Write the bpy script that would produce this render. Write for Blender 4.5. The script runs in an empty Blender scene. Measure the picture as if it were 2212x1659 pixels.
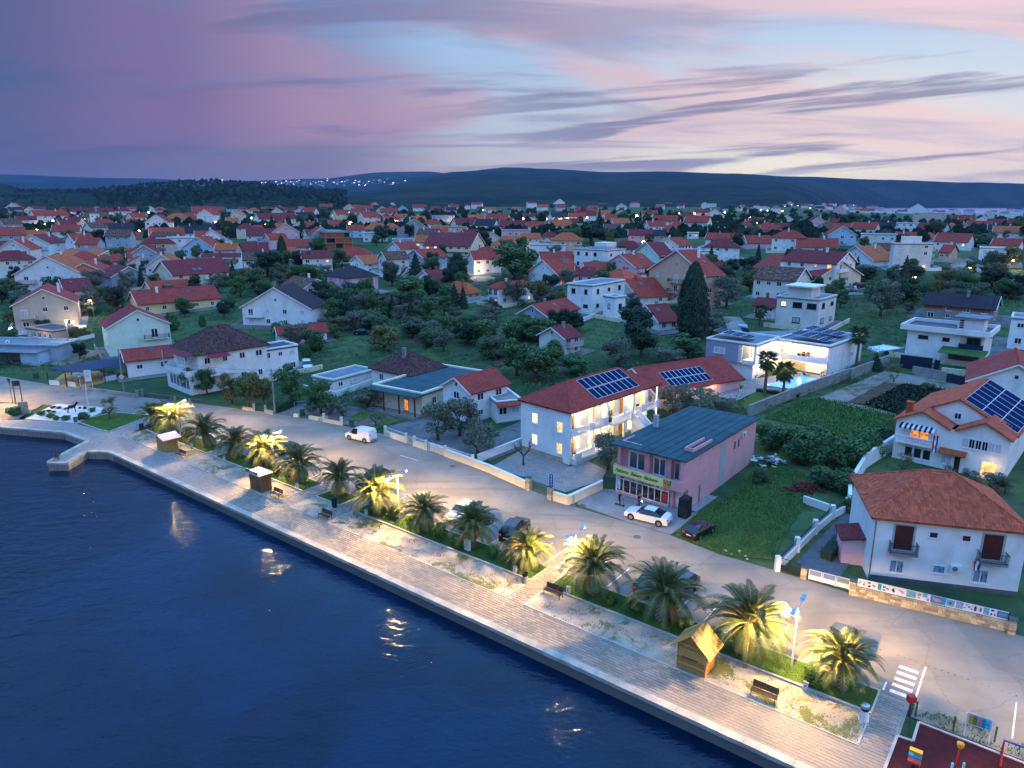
import bpy, bmesh, math, random
from mathutils import Vector, Matrix
R = math.radians
rnd = random.Random(7)
scene = bpy.context.scene
# ------------------------------------------------------------------ camera
FPX, HOR, CAMH = 1530.0, 437.0, 34.0            # focal length / horizon in 2212 px wide picture units, camera height
PIT = math.atan((829.5 - HOR) / FPX)
CP, SP = math.cos(PIT), math.sin(PIT)
cam_d = bpy.data.cameras.new("camera")
cam = bpy.data.objects.new("camera", cam_d)
scene.collection.objects.link(cam)
cam_d.sensor_fit = 'HORIZONTAL'
cam_d.sensor_width = 36.0
cam_d.lens = 36.0 * FPX / 2212.0
cam_d.clip_start = 0.5
cam_d.clip_end = 40000
cam.location = (0, 0, CAMH)
cam.rotation_euler = (math.pi / 2 - PIT, 0, 0)
scene.camera = cam
# ------------------------------------------------------------------ dusk sky
SUN_EL, SUN_AZ = R(2.0), R(62)                   # sun just gone, off to the side of the picture
world = bpy.data.worlds.new("World")
scene.world = world
world.use_nodes = True
world.cycles.sampling_method = 'MANUAL'; world.cycles.sample_map_resolution = 256
wn, wl = world.node_tree.nodes, world.node_tree.links
wn.clear()
def wN(t, **k):
 n = wn.new(t)
 for a, b in k.items(): setattr(n, a, b)
 return n
def wM(op, a, b=None, c=None, clamp=False):
 n = wN('ShaderNodeMath', operation=op, use_clamp=clamp)
 for i, v in enumerate((a, b, c)):
  if v is None: continue
  if isinstance(v, (int, float)): n.inputs[i].default_value = v
  else: wl.new(v, n.inputs[i])
 return n.outputs[0]
def wMix(f, a, b, mode='MIX'):
 n = wN('ShaderNodeMix', data_type='RGBA', blend_type=mode)
 for k, v in ((0, f), (6, a), (7, b)):
  if isinstance(v, (int, float)): n.inputs[k].default_value = v
  elif isinstance(v, tuple): n.inputs[k].default_value = (*v, 1)
  else: wl.new(v, n.inputs[k])
 return n.outputs[2]
def wRamp(f, stops, smooth=True):
 n = wN('ShaderNodeValToRGB')
 n.color_ramp.interpolation = 'EASE' if smooth else 'LINEAR'
 while len(n.color_ramp.elements) < len(stops): n.color_ramp.elements.new(0.5)
 for e, (p, c) in zip(n.color_ramp.elements, stops):
  e.position = p
  e.color = (*c, 1) if isinstance(c, tuple) else (c, c, c, 1)
 wl.new(f, n.inputs[0])
 return n.outputs[0]
def wStep(v, a, b):
 n = wN('ShaderNodeMapRange', interpolation_type='SMOOTHSTEP')
 wl.new(v, n.inputs[0]); n.inputs[1].default_value = a; n.inputs[2].default_value = b
 return n.outputs[0]
def wComb(x, y, z):
 n = wN('ShaderNodeCombineXYZ')
 for i, v in enumerate((x, y, z)):
  if isinstance(v, (int, float)): n.inputs[i].default_value = v
  else: wl.new(v, n.inputs[i])
 return n.outputs[0]
def wNoise(vec, scale, detail=5, rough=.55, dist=0.0):
 n = wN('ShaderNodeTexNoise')
 wl.new(vec, n.inputs['Vector'])
 n.inputs['Scale'].default_value = scale; n.inputs['Detail'].default_value = detail
 n.inputs['Roughness'].default_value = rough; n.inputs['Distortion'].default_value = dist
 return n.outputs[0]
tc = wN('ShaderNodeTexCoord')
sx = wN('ShaderNodeSeparateXYZ')
wl.new(tc.outputs['Generated'], sx.inputs[0])
X, Y, Z = sx.outputs
hl = wM('MAXIMUM', wM('SQRT', wM('ADD', wM('MULTIPLY', X, X), wM('MULTIPLY', Y, Y))), 1e-4)
SA = wM('DIVIDE', X, hl)                         # sine of the bearing: -0.59 .. 0.59 across the picture
A01 = wM('ADD', wM('MULTIPLY', SA, 0.8475), 0.5, clamp=True)   # 0..1 across the picture
EL = Z
hor = wRamp(A01, [(0, (.10, .095, .165)), (.27, (.20, .165, .22)), (.50, (.60, .50, .43)), (.76, (1.05, .90, .60)), (1, (.92, .74, .52))])
mid = wRamp(A01, [(0, (.085, .11, .225)), (.27, (.19, .18, .31)), (.50, (.47, .52, .62)), (.8, (.76, .79, .70)), (1, (.68, .70, .71))])
top = wRamp(A01, [(0, (.05, .11, .27)), (.25, (.16, .25, .46)), (.45, (.33, .50, .72)), (.75, (.43, .57, .77)), (1, (.48, .60, .78))])
base = wMix(wStep(EL, .0, .11), hor, mid)
base = wMix(wStep(EL, .08, .22), base, top)
# high veil of pink and violet cloud, laid out on a flat layer above the ground so that it draws together at the horizon
zz = wM('ADD', wM('MAXIMUM', EL, 0.0), .16)
lay = wComb(wM('DIVIDE', X, zz), wM('DIVIDE', Y, zz), 0.0)
mp = wN('ShaderNodeMapping'); mp.inputs['Rotation'].default_value = (0, 0, R(-33)); mp.inputs['Scale'].default_value = (.55, 1.15, 1)
mp.inputs['Location'].default_value = (1.3, .55, 0)
wl.new(lay, mp.inputs[0])
n1 = wNoise(mp.outputs[0], .66, 8, .56, 1.0)
veil = wStep(n1, .42, .57)
pinkc = wRamp(A01, [(0, (.10, .105, .225)), (.14, (.20, .13, .27)), (.32, (.40, .25, .37)), (.6, (.68, .47, .52)), (1, (.90, .60, .57))])
base = wMix(wM('MULTIPLY', wM('MULTIPLY', veil, .80), wM('ADD', wM('MULTIPLY', wStep(EL, .02, .11), .65), .35)), base, pinkc)
mp2 = wN('ShaderNodeMapping'); mp2.inputs['Rotation'].default_value = (0, 0, R(-30)); mp2.inputs['Scale'].default_value = (.5, 1.6, 1)
mp2.inputs['Location'].default_value = (4.1, 2.2, 0)
wl.new(lay, mp2.inputs[0])
n2 = wNoise(mp2.outputs[0], 1.15, 6, .55, .7)
viol = wStep(n2, .50, .68)
violc = wRamp(A01, [(0, (.075, .095, .21)), (.35, (.17, .165, .30)), (.7, (.34, .33, .47)), (1, (.50, .47, .58))])
base = wMix(wM('MULTIPLY', viol, .75), base, violc)
# thin dark streaks low over the hills, mostly towards the bright side
strk = wComb(wM('MULTIPLY', SA, 2.3), wM('MULTIPLY', wM('SUBTRACT', EL, wM('MULTIPLY', SA, .06)), 36.0), 5.2)
n3 = wNoise(strk, 1.0, 7, .56, .35)
band = wM('MULTIPLY', wStep(EL, .015, .05), wM('SUBTRACT', 1.0, wStep(EL, .135, .185)))
streak = wM('MULTIPLY', wM('MULTIPLY', wStep(n3, .50, .60), band), wStep(A01, .30, .62))
base = wMix(wM('MULTIPLY', streak, .85), base, wMix(A01, (.14, .15, .27), (.24, .24, .36)))
zen = wMix(wStep(EL, .22, .62), base, (.38, .98, 2.2))  # unseen zenith set brighter than a real dusk, added to light the walls
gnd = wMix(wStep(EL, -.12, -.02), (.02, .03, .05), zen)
nish = wN('ShaderNodeTexSky')
nish.sky_type = 'NISHITA'; nish.sun_disc = False
nish.sun_elevation = SUN_EL; nish.sun_rotation = SUN_AZ; nish.air_density = 1.3; nish.ozone_density = 3.0
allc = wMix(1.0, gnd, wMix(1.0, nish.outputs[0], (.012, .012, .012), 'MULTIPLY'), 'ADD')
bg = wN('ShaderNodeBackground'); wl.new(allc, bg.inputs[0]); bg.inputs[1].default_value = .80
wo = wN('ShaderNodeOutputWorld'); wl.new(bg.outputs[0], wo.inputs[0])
# ------------------------------------------------------------------ the last of the sun
sd = bpy.data.lights.new("sun", 'SUN'); sd.energy = 0.12; sd.angle = R(30); sd.color = (1, .78, .7)
sun = bpy.data.objects.new("sun", sd); scene.collection.objects.link(sun)
sun.rotation_euler = Vector((-math.sin(SUN_AZ), -math.cos(SUN_AZ), -.22)).to_track_quat('-Z', 'Y').to_euler()
# ------------------------------------------------------------------ exposure
vs = scene.view_settings
vs.view_transform = 'Standard'; vs.look = 'None'; vs.exposure = 0.48; vs.gamma = 1.0; vs.use_curve_mapping = False
scene.cycles.use_denoising = True
scene.cycles.max_bounces = 5; scene.cycles.diffuse_bounces = 2; scene.cycles.glossy_bounces = 3
scene.cycles.transmission_bounces = 3; scene.cycles.transparent_max_bounces = 6
scene.cycles.sample_clamp_indirect = 4.0
scene.cycles.caustics_reflective = False; scene.cycles.caustics_refractive = False
# ================================================================== picture <-> place
FR = dict(a=(0,700,600),b=(0,1000,600),c=(500,700,600),d=(1000,700,600),e=(1500,750,600),g=(2000,700,600),h=(2500,650,600),i=(2956,650,600),
 j=(0,1200,900),k=(800,1200,900),l=(1700,1100,900),m=(2600,1100,956),n=(1600,1700,900),o=(2400,1700,1156),p=(2956,2217,600),q=(540,1100,600),
 r=(2080,1540,400),s=(1800,1350,500),t=(0,1100,500),u=(2380,1080,600),v=(2956,1900,600),w=(2900,950,656),z=(0,550,900),zb=(850,550,900),zc=(1700,550,900),zd=(2600,550,956))
def V(fr, x, y):
 if fr == 'V': return x, y
 x0, y0, w = FR[fr]; k = w / 2212
 return (x0 + x * k) / 1.607595, (y0 + y * k) / 1.607595
def sstep(a, b, x):
 t = min(1, max(0, (x - a) / (b - a))); return t * t * (3 - 2 * t)
NU = (.611, .7915)                                # unit vector inland, square to the quay
UU = (.7915, -.611)                               # unit vector along the quay towards the viewer
def T(x, y):
 """height of the ground inland: flat along the water, then rising gently"""
 a, b = (x * NU[0] + y * NU[1] - 76) / 8, (y - 146) / 8
 m = 8 * math.log(1 + math.exp(min(a, 60)) + math.exp(min(b, 60)))
 z = 25 * math.tanh(.07 * max(0, m - 2.6) / 25)
 q = x / max(y, 1)
 z *= 1 - .40 * sstep(.30, .60, q) * sstep(250, 650, y)
 if y > 800: z -= (z + 3) * sstep(.42, .62, q) * sstep(900, 2100, y)
 return z
def ray(px, py):
 x, y = (px - 1106) / FPX, (py - 829.5) / FPX
 return Vector((x, CP - y * SP, -SP - y * CP))
def PV(px, py, h=0.0, zabs=None):
 """point of the place seen at a picture position, h above the ground (or at an absolute height)"""
 d = ray(px, py)
 if zabs is not None:
  t = (zabs - CAMH) / d.z
  return Vector((d.x * t, d.y * t, zabs))
 g = lambda t: CAMH + d.z * t - T(d.x * t, d.y * t) - h
 lo = hi = 10.0
 while g(hi) > 0 and hi < 20000: lo = hi; hi *= 1.03
 for _ in range(45):
  m = (lo + hi) / 2
  if g(m) > 0: lo = m
  else: hi = m
 return Vector((d.x * hi, d.y * hi, CAMH + d.z * hi))
def P(fr, x, y, h=0.0): return PV(*V(fr, x, y), h)
def proj(v):
 z = v[2] - CAMH
 dep = v[1] * CP - z * SP
 return 1106 + FPX * v[0] / dep, 829.5 + FPX * (-v[1] * SP - z * CP) / dep
def SN(s, n, z=0.0): return Vector((UU[0]*s + NU[0]*n, UU[1]*s + NU[1]*n, z))
def toSN(v): return v[0]*UU[0] + v[1]*UU[1], v[0]*NU[0] + v[1]*NU[1]
ANG = math.atan2(UU[1], UU[0])                    # bearing of the quay
# ================================================================== objects
COL = scene.collection
def obj(name, mesh, parent=None, loc=None, rz=0.0, scale=None):
 o = bpy.data.objects.new(name, mesh)
 COL.objects.link(o)
 if parent is not None: o.parent = parent
 if loc is not None: o.location = loc
 if rz: o.rotation_euler = (0, 0, rz)
 if scale is not None: o.scale = scale
 return o
def empty(name, loc=(0,0,0), rz=0.0):
 o = obj(name, None, None, loc, rz); o.empty_display_size = .2
 return o
LABELS = {}
def tag(o, label=None, cat=None, group=None, kind=None):
 if label: o['label'] = label
 if cat: o['category'] = cat
 if group: o['group'] = group
 if kind: o['kind'] = kind
 return o
def dup(o, parent=None):
 c = o.copy(); COL.objects.link(c)
 if parent is not None: c.parent = parent
 for ch in o.children:
  dup(ch, c)
 return c
class MB:
 """collects polygons with material slots, optional uv, into one mesh"""
 def __init__(s): s.v = []; s.f = []; s.m = []; s.uv = []; s.cur = 0
 def face(s, pts, m=None, uv=None):
  b = len(s.v); s.v += [tuple(p) for p in pts]; s.f.append(tuple(range(b, b + len(pts))))
  s.m.append(s.cur if m is None else m); s.uv.append(uv); return s
 def box(s, x0, y0, z0, x1, y1, z1, m=None):
  c = [(x0,y0,z0),(x1,y0,z0),(x1,y1,z0),(x0,y1,z0),(x0,y0,z1),(x1,y0,z1),(x1,y1,z1),(x0,y1,z1)]
  b = len(s.v); s.v += c
  for q in ((3,2,1,0),(4,5,6,7),(0,1,5,4),(1,2,6,5),(2,3,7,6),(3,0,4,7)):
   s.f.append(tuple(b + i for i in q)); s.m.append(s.cur if m is None else m); s.uv.append(None)
  return s
 def prism(s, poly, z0, z1, m=None):
  """vertical prism over a plan polygon (counter-clockwise)"""
  n = len(poly)
  A = sum(poly[i][0]*poly[(i+1)%n][1]-poly[(i+1)%n][0]*poly[i][1] for i in range(n))
  if A < 0: poly = poly[::-1]
  s.face([(x,y,z1) for x,y in poly], m); s.face([(x,y,z0) for x,y in poly[::-1]], m)
  for i in range(n):
   (x,y),(X2,Y2) = poly[i], poly[(i+1)%n]
   s.face([(x,y,z0),(X2,Y2,z0),(X2,Y2,z1),(x,y,z1)], m)
  return s
 def slab(s, poly3, th, m=None, uv=None):
  """a sheet of given thickness below a 3d polygon"""
  n = len(poly3); p = [Vector(q) for q in poly3]
  nz = sum(((p[i].x-p[(i+1)%n].x)*(p[i].y+p[(i+1)%n].y)) for i in range(n))
  if nz < 0:
   p = p[::-1]
   if uv: uv = uv[::-1]
  lo = [q - Vector((0,0,th)) for q in p]
  s.face(p, m, uv); s.face(lo[::-1], m)
  for i in range(n):
   k = (i+1) % n; s.face([lo[i], lo[k], p[k], p[i]], m)
  return s
 def tube(s, pts, rads, seg=8, m=None, cap=True):
  pts = [Vector(q) for q in pts]
  if isinstance(rads, (int, float)): rads = [rads]*len(pts)
  b0 = len(s.v); prev = None
  for i, q in enumerate(pts):
   d = (pts[min(i+1,len(pts)-1)] - pts[max(i-1,0)]).normalized()
   if prev is None:
    ref = Vector((0,0,1)) if abs(d.z) < .9 else Vector((1,0,0))
    a = d.cross(ref).normalized()
   else: a = (prev - d*prev.dot(d)).normalized()
   prev = a; bb = d.cross(a)
   for k in range(seg):
    t = 2*math.pi*k/seg
    s.v.append(tuple(q + (a*math.cos(t) + bb*math.sin(t))*rads[i]))
  for i in range(len(pts)-1):
   for k in range(seg):
    k2 = (k+1) % seg
    s.f.append((b0+i*seg+k, b0+i*seg+k2, b0+(i+1)*seg+k2, b0+(i+1)*seg+k)); s.m.append(s.cur if m is None else m); s.uv.append(None)
  if cap:
   s.f.append(tuple(b0+k for k in range(seg))[::-1]); s.f.append(tuple(b0+(len(pts)-1)*seg+k for k in range(seg)))
   s.m += [s.cur if m is None else m]*2; s.uv += [None, None]
  return s
 def lathe(s, prof, seg=16, m=None, c=(0,0)):
  b0 = len(s.v)
  for r_, z_ in prof:
   for k in range(seg):
    t = 2*math.pi*k/seg; s.v.append((c[0]+r_*math.cos(t), c[1]+r_*math.sin(t), z_))
  for i in range(len(prof)-1):
   for k in range(seg):
    k2 = (k+1) % seg
    s.f.append((b0+i*seg+k, b0+i*seg+k2, b0+(i+1)*seg+k2, b0+(i+1)*seg+k)); s.m.append(s.cur if m is None else m); s.uv.append(None)
  s.f.append(tuple(b0+k for k in range(seg))[::-1]); s.f.append(tuple(b0+(len(prof)-1)*seg+k for k in range(seg)))
  s.m += [s.cur if m is None else m]*2; s.uv += [None, None]
  return s
 def mesh(s, name, mats, smooth=False):
  me = bpy.data.meshes.new(name)
  me.from_pydata(s.v, [], s.f)
  if not isinstance(mats, (list, tuple)): mats = [mats]
  for q in mats: me.materials.append(M[q] if isinstance(q, str) else q)
  me.polygons.foreach_set('material_index', s.m)
  if any(u is not None for u in s.uv):
   ul = me.uv_layers.new(name='UVMap').data
   k = 0
   for f, u in zip(s.f, s.uv):
    for i in range(len(f)):
     if u is not None: ul[k].uv = u[i]
     k += 1
  if smooth: me.polygons.foreach_set('use_smooth', [True]*len(s.f))
  me.update()
  return me
 def build(s, name, mats, parent=None, loc=None, rz=0.0, smooth=False):
  return obj(name, s.mesh(name, mats, smooth), parent, loc, rz)
def weld(o, dist=1e-4):
 bm = bmesh.new(); bm.from_mesh(o.data); bmesh.ops.remove_doubles(bm, verts=bm.verts, dist=dist); bm.to_mesh(o.data); bm.free()
# ================================================================== materials
M = {}
def lin(c):
 if isinstance(c, str):
  c = tuple(int(c[i:i+2], 16)/255 for i in (0, 2, 4))
  return tuple(x/12.92 if x <= .04045 else ((x+.055)/1.055)**2.4 for x in c)
 return c
class NT:
 def __init__(s, name):
  s.mat = bpy.data.materials.new(name); s.mat.use_nodes = True
  s.n, s.l = s.mat.node_tree.nodes, s.mat.node_tree.links
  s.b = s.n['Principled BSDF']; s.out = s.n['Material Output']
  s._tc = None
 def co(s, kind='Object'):
  if s._tc is None: s._tc = s.n.new('ShaderNodeTexCoord')
  return s._tc.outputs[kind]
 def geo(s): return s.n.new('ShaderNodeNewGeometry').outputs['Position']
 def mapv(s, vec, scale=(1,1,1), rot=(0,0,0), loc=(0,0,0)):
  m = s.n.new('ShaderNodeMapping'); m.inputs['Scale'].default_value = scale; m.inputs['Rotation'].default_value = rot; m.inputs['Location'].default_value = loc
  s.l.new(vec, m.inputs[0]); return m.outputs[0]
 def noise(s, vec, sc, det=4, rough=.55, dist=0):
  n = s.n.new('ShaderNodeTexNoise'); s.l.new(vec, n.inputs['Vector'])
  n.inputs['Scale'].default_value = sc; n.inputs['Detail'].default_value = det; n.inputs['Roughness'].default_value = rough; n.inputs['Distortion'].default_value = dist
  return n.outputs[0]
 def step(s, v, a, b, lo=0, hi=1):
  n = s.n.new('ShaderNodeMapRange'); n.interpolation_type = 'SMOOTHSTEP'
  s.l.new(v, n.inputs[0]); n.inputs[1].default_value = a; n.inputs[2].default_value = b; n.inputs[3].default_value = lo; n.inputs[4].default_value = hi
  return n.outputs[0]
 def math(s, op, a, b=0.0):
  n = s.n.new('ShaderNodeMath'); n.operation = op
  for i, v in enumerate((a, b)):
   if isinstance(v, (int, float)): n.inputs[i].default_value = v
   else: s.l.new(v, n.inputs[i])
  return n.outputs[0]
 def mix(s, f, a, b, mode='MIX'):
  n = s.n.new('ShaderNodeMix'); n.data_type = 'RGBA'; n.blend_type = mode
  for k, v in ((0, f), (6, a), (7, b)):
   if isinstance(v, (int, float)): n.inputs[k].default_value = v
   elif isinstance(v, tuple): n.inputs[k].default_value = (*v, 1)
   else: s.l.new(v, n.inputs[k])
  return n.outputs[2]
 def col(s, c):
  if isinstance(c, tuple): s.b.inputs['Base Color'].default_value = (*c, 1)
  else: s.l.new(c, s.b.inputs['Base Color'])
 def bump(s, h, strength=.3, dist=.02):
  n = s.n.new('ShaderNodeBump'); s.l.new(h, n.inputs['Height']); n.inputs['Strength'].default_value = strength; n.inputs['Distance'].default_value = dist
  s.l.new(n.outputs[0], s.b.inputs['Normal'])
 def set(s, **k):
  for a, v in k.items(): s.b.inputs[a.replace('_', ' ')].default_value = v
def mat(name, c, rough=.7, var=.15, sc=2.0, bump=0.0, bsc=20.0, metal=0.0, spec=.4, stain=0.0, world=False):
 """plain material with uneven colour, grain and an optional blotchy stain"""
 c = lin(c); t = NT(name)
 v = t.geo() if world else t.co()
 a = t.noise(v, sc, 5, .6)
 c0, c1 = tuple(x*(1-var) for x in c), tuple(min(1, x*(1+var)) for x in c)
 colr = t.mix(t.step(a, .3, .7), c0, c1)
 if stain:
  s2 = t.noise(t.mapv(v, (1, 1, .35)), sc*.45, 6, .65)
  colr = t.mix(t.step(s2, .52, .75, 0, stain), colr, tuple(x*.45 for x in c))
 t.col(colr); t.set(Roughness=rough, Metallic=metal, Specular_IOR_Level=spec)
 if bump: t.bump(t.noise(v, bsc, 4, .6), bump, .03)
 M[name] = t.mat; return t.mat
def emis(name, c, strength, base=(.8,.8,.8)):
 t = NT(name); c = lin(c)
 t.set(Roughness=.5); t.col(base); t.b.inputs['Emission Color'].default_value = (*c, 1); t.b.inputs['Emission Strength'].default_value = strength
 M[name] = t.mat; return t.mat
for nm, c in dict(white='E9E7E2', offwhite='DCD8CE', cream='E2D4B4', grey='A9A8A6', greyblue='9FAEB8', beige='C9B8A2', pink='D9A3B4', rose='E2B4B8', peach='E0B090', mint='CFE3CF',
     lime='C4DC7C', salmon='D9826A', yellow='E5CF92', sky='A9C8DC', stonegrey='8d8a84').items():
 mat('w_' + nm, c, .85, .07, .6, .15, 18, stain=.34)
def roofmat(name, c, var=.35, patch=None):
 t = NT(name); c = lin(c)
 uv = t.co('UV')
 br = t.n.new('ShaderNodeTexBrick'); t.l.new(uv, br.inputs['Vector'])
 br.inputs['Scale'].default_value = 1; br.inputs['Brick Width'].default_value = .28; br.inputs['Row Height'].default_value = .36
 br.inputs['Mortar Size'].default_value = .03; br.inputs['Mortar Smooth'].default_value = .6; br.offset = 0
 br.inputs['Color1'].default_value = (*[x*(1-var) for x in c], 1); br.inputs['Color2'].default_value = (*[min(1, x*(1+var)) for x in c], 1)
 br.inputs['Mortar'].default_value = (*[x*.35 for x in c], 1)
 a = t.noise(t.co(), .5, 5, .65)
 colr = t.mix(t.step(a, .35, .7, 0, .6), br.outputs[0], tuple(x*.6 for x in c))
 if patch: colr = t.mix(t.step(t.noise(uv, 1.4, 5, .7), .5, .6), colr, lin(patch))
 t.col(colr); t.set(Roughness=.85, Specular_IOR_Level=.25)
 t.bump(br.outputs['Fac'], -.5, .04)
 M[name] = t.mat
roofmat('r_red', 'B04636'); roofmat('r_orange', 'C4663C'); roofmat('r_maroon', '863437'); roofmat('r_dark', '3A3038'); roofmat('r_slate', '2A3038'); roofmat('r_brown', '5E4034', .5, '8E6A55')
def tilemat(name, c, var=.35):
 t = NT(name); c = lin(c)
 rn = t.n.new('ShaderNodeNewGeometry').outputs['Random Per Island']
 a = t.noise(t.co(), .45, 5, .65)
 x = t.mix(rn, tuple(q*(1-var) for q in c), tuple(min(1, q*(1+var)) for q in c))
 x = t.mix(t.step(a, .4, .72, 0, .5), x, tuple(q*.55 for q in c))
 t.col(x); t.set(Roughness=.8, Specular_IOR_Level=.3); M[name] = t.mat
tilemat('t_red', 'A8443A', .22); tilemat('t_orange', 'C65A3C', .3); tilemat('t_brown', '5A3B36', .65); tilemat('t_maroon', '8E3A38', .25)
mat('membrane', '1F4A52', .8, .25, .7, .2, 9, stain=.5); mat('concrete', '8D8B86', .9, .18, .8, .35, 12, stain=.35); mat('concrete_dark', '565B5E', .9, .2, .8, .3, 12, stain=.3)
mat('slabroof', '6F7C84', .85, .2, .6, .2, 10, stain=.4); mat('dark_metal', '1D2126', .45, .2, 3, spec=.5); mat('white_metal', 'E4E6E8', .45, .06, 3, spec=.5)
mat('red_metal', '7A2A22', .55, .2, 3); mat('grey_metal', '8C9299', .4, .1, 3, metal=.5); mat('shutter_red', '4E1E1E', .6, .2, 4); mat('shutter_grey', 'BFC5C9', .6, .1, 4); mat('shutter_green', '2C4A3E', .6, .15, 4)
mat('wood', 'B98A4E', .7, .25, 5, .3, 30); mat('wood_pale', 'C9A063', .65, .2, 6, .3, 30); mat('wood_dark', '3A2416', .6, .25, 6, .2, 30); mat('bark', '5B4A3A', .95, .35, 6, .6, 25)
mat('awning_red', '7E1830', .8, .12, 2); mat('canvas_blue', '16304F', .8, .15, 1.5); mat('brickred', 'B4512F', .85, .2, 3); mat('stone_wall', 'A99C84', .9, .3, 3, .5, 15)
mat('navy', '10243A', .5, .15, 3); mat('orange_door', 'C9821E', .55, .12, 4); mat('black_rubber', '0C0D0F', .8, .1, 5); mat('chrome', 'C8CACC', .15, .05, 3, metal=1.0)
g = NT('glass_dark'); g.col((.012, .018, .028)); g.set(Roughness=.06, Specular_IOR_Level=.6); M['glass_dark'] = g.mat
g = NT('curtain'); cw = g.n.new('ShaderNodeTexWave'); g.l.new(g.mapv(g.co('Generated'), (9, 9, .2)), cw.inputs[0]); cw.inputs['Scale'].default_value = 3
g.col(g.mix(cw.outputs[0], (.02, .03, .05), (.14, .17, .22))); g.set(Roughness=.1); M['curtain'] = g.mat
def litmat(name, c, s, lo=.35):
 """a lit room seen through glass: uneven brightness from lamp, curtain and furniture"""
 t = NT(name); c = lin(c)
 v = t.mapv(t.co('Generated'), (2.4, 2.4, 1.6))
 oi = t.n.new('ShaderNodeObjectInfo').outputs['Random']
 ad = t.n.new('ShaderNodeVectorMath'); t.l.new(v, ad.inputs[0]); t.l.new(oi, ad.inputs[1])
 a = t.noise(ad.outputs[0], 1.7, 3, .5)
 t.col((.2, .15, .1)); t.set(Roughness=.15)
 t.l.new(t.mix(t.step(a, .3, .65), tuple(x*lo for x in c), c), t.b.inputs['Emission Color']); t.b.inputs['Emission Strength'].default_value = s
 M[name] = t.mat
litmat('lit_warm', 'FFC877', 1.3); litmat('lit_white', 'FFE3B8', 1.5, .6); litmat('lit_orange', 'FF9A3A', 1.0, .3)
emis('bulb_warm', 'FFD9A0', 60); emis('bulb_pink', 'FFCFC0', 60); emis('bulb_small', 'FFE2B0', 25); emis('bulb_white', 'FFF6EC', 40)
# ================================================================== ground materials
t = NT('terrain'); v = t.geo()
a = t.noise(v, .035, 6, .6); b = t.noise(v, .4, 5, .65)
c = t.mix(t.step(a, .42, .6), (.038, .078, .032), (.085, .135, .048))
c = t.mix(t.step(b, .45, .65, 0, .7), c, (.030, .052, .026)); c = t.mix(t.step(t.noise(v, .06, 4, .5, .5), .60, .68, 0, .8), c, (.10, .075, .05))
t.col(c); t.set(Roughness=.95, Specular_IOR_Level=.1); t.bump(b, .8, .4); M['terrain'] = t.mat
t = NT('asphalt'); v = t.geo()
a = t.noise(v, .16, 5, .6, .4); b = t.noise(v, 9, 4, .7)
str_ = t.noise(t.mapv(v, (.10, 1.1, 1), (0, 0, -ANG)), .55, 5, .6)
c = t.mix(t.step(a, .3, .7), (.20, .175, .142), (.285, .252, .205)); c = t.mix(t.step(str_, .5, .72, 0, .55), c, (.13, .115, .095)); c = t.mix(t.step(b, .55, .75, 0, .25), c, (.36, .32, .26))
vo = t.n.new('ShaderNodeTexVoronoi'); vo.feature = 'DISTANCE_TO_EDGE'; vo.inputs['Scale'].default_value = .16
dv = t.n.new('ShaderNodeVectorMath'); dv.operation = 'MULTIPLY_ADD'; t.l.new(t.noise(v, .6, 5, .7), dv.inputs[0]); dv.inputs[1].default_value = (3, 3, 0); t.l.new(v, dv.inputs[2]); t.l.new(dv.outputs[0], vo.inputs['Vector'])
c = t.mix(t.step(vo.outputs['Distance'], .004, .012, .22, 0), c, (.07, .062, .055)); vo2 = t.n.new('ShaderNodeTexVoronoi'); vo2.inputs['Scale'].default_value = .09; t.l.new(v, vo2.inputs['Vector']); sp2 = t.n.new('ShaderNodeSeparateColor'); t.l.new(vo2.outputs['Color'], sp2.inputs[0])
c = t.mix(t.step(sp2.outputs[0], .80, .82, 0, .28), c, (.13, .115, .10))
t.col(c); t.set(Roughness=.75, Specular_IOR_Level=.3); t.bump(b, .25, .02); M['asphalt'] = t.mat
def ground(name, c0, c1, c2=None, s1=.6, s2=6, bump=.5, bd=.05, thr=(.5, .62)):
 t = NT(name); v = t.geo(); a = t.noise(v, s1, 6, .62, .3); b = t.noise(v, s2, 5, .7)
 c = t.mix(t.step(a, .35, .65), c0, c1)
 if c2: c = t.mix(t.step(t.math('ADD', t.math('MULTIPLY', t.noise(v, s1*.7, 6, .7, .6), .75), t.math('MULTIPLY', b, .25)), *thr), c, c2)
 c = t.mix(t.step(b, .4, .7, 0, .35), c, tuple(x*.5 for x in c0))
 t.col(c); t.set(Roughness=.95, Specular_IOR_Level=.15); t.bump(b, bump, bd); M[name] = t.mat
ground('sand', (.36, .30, .23), (.48, .41, .32), (.12, .14, .04), .45, 7, .6, .04, (.50, .58))
ground('gravel_white', (.62, .58, .52), (.72, .68, .62), None, 1.0, 14, .6, .03)
ground('lawn', (.060, .115, .020), (.095, .165, .030), None, .8, 14, .6, .05)
ground('meadow', (.048, .115, .028), (.095, .175, .042), (.13, .13, .05), .25, 5, 1, .15, (.57, .68))
ground('soil', (.105, .055, .038), (.15, .08, .055), None, .8, 5, .8, .1)
ground('yard', (.15, .145, .14), (.21, .20, .19), (.10, .10, .095), .4, 6, .4, .03)
ground('lotconcrete', (.24, .235, .23), (.31, .30, .29), (.19, .185, .18), .35, 9, .2, .02)
ground('dirt', (.22, .19, .15), (.30, .26, .21), (.09, .10, .04), .3, 6, .5, .05)
ground('rubberfloor', (.045, .010, .014), (.060, .014, .018), None, 2, 30, .3, .01)
t = NT('paver'); rn = t.n.new('ShaderNodeNewGeometry').outputs['Random Per Island']; v = t.geo()
c = t.mix(rn, (.215, .182, .145), (.315, .27, .22)); c = t.mix(t.step(t.noise(v, .35, 5, .6), .45, .7, 0, .5), c, (.17, .145, .118))
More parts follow.
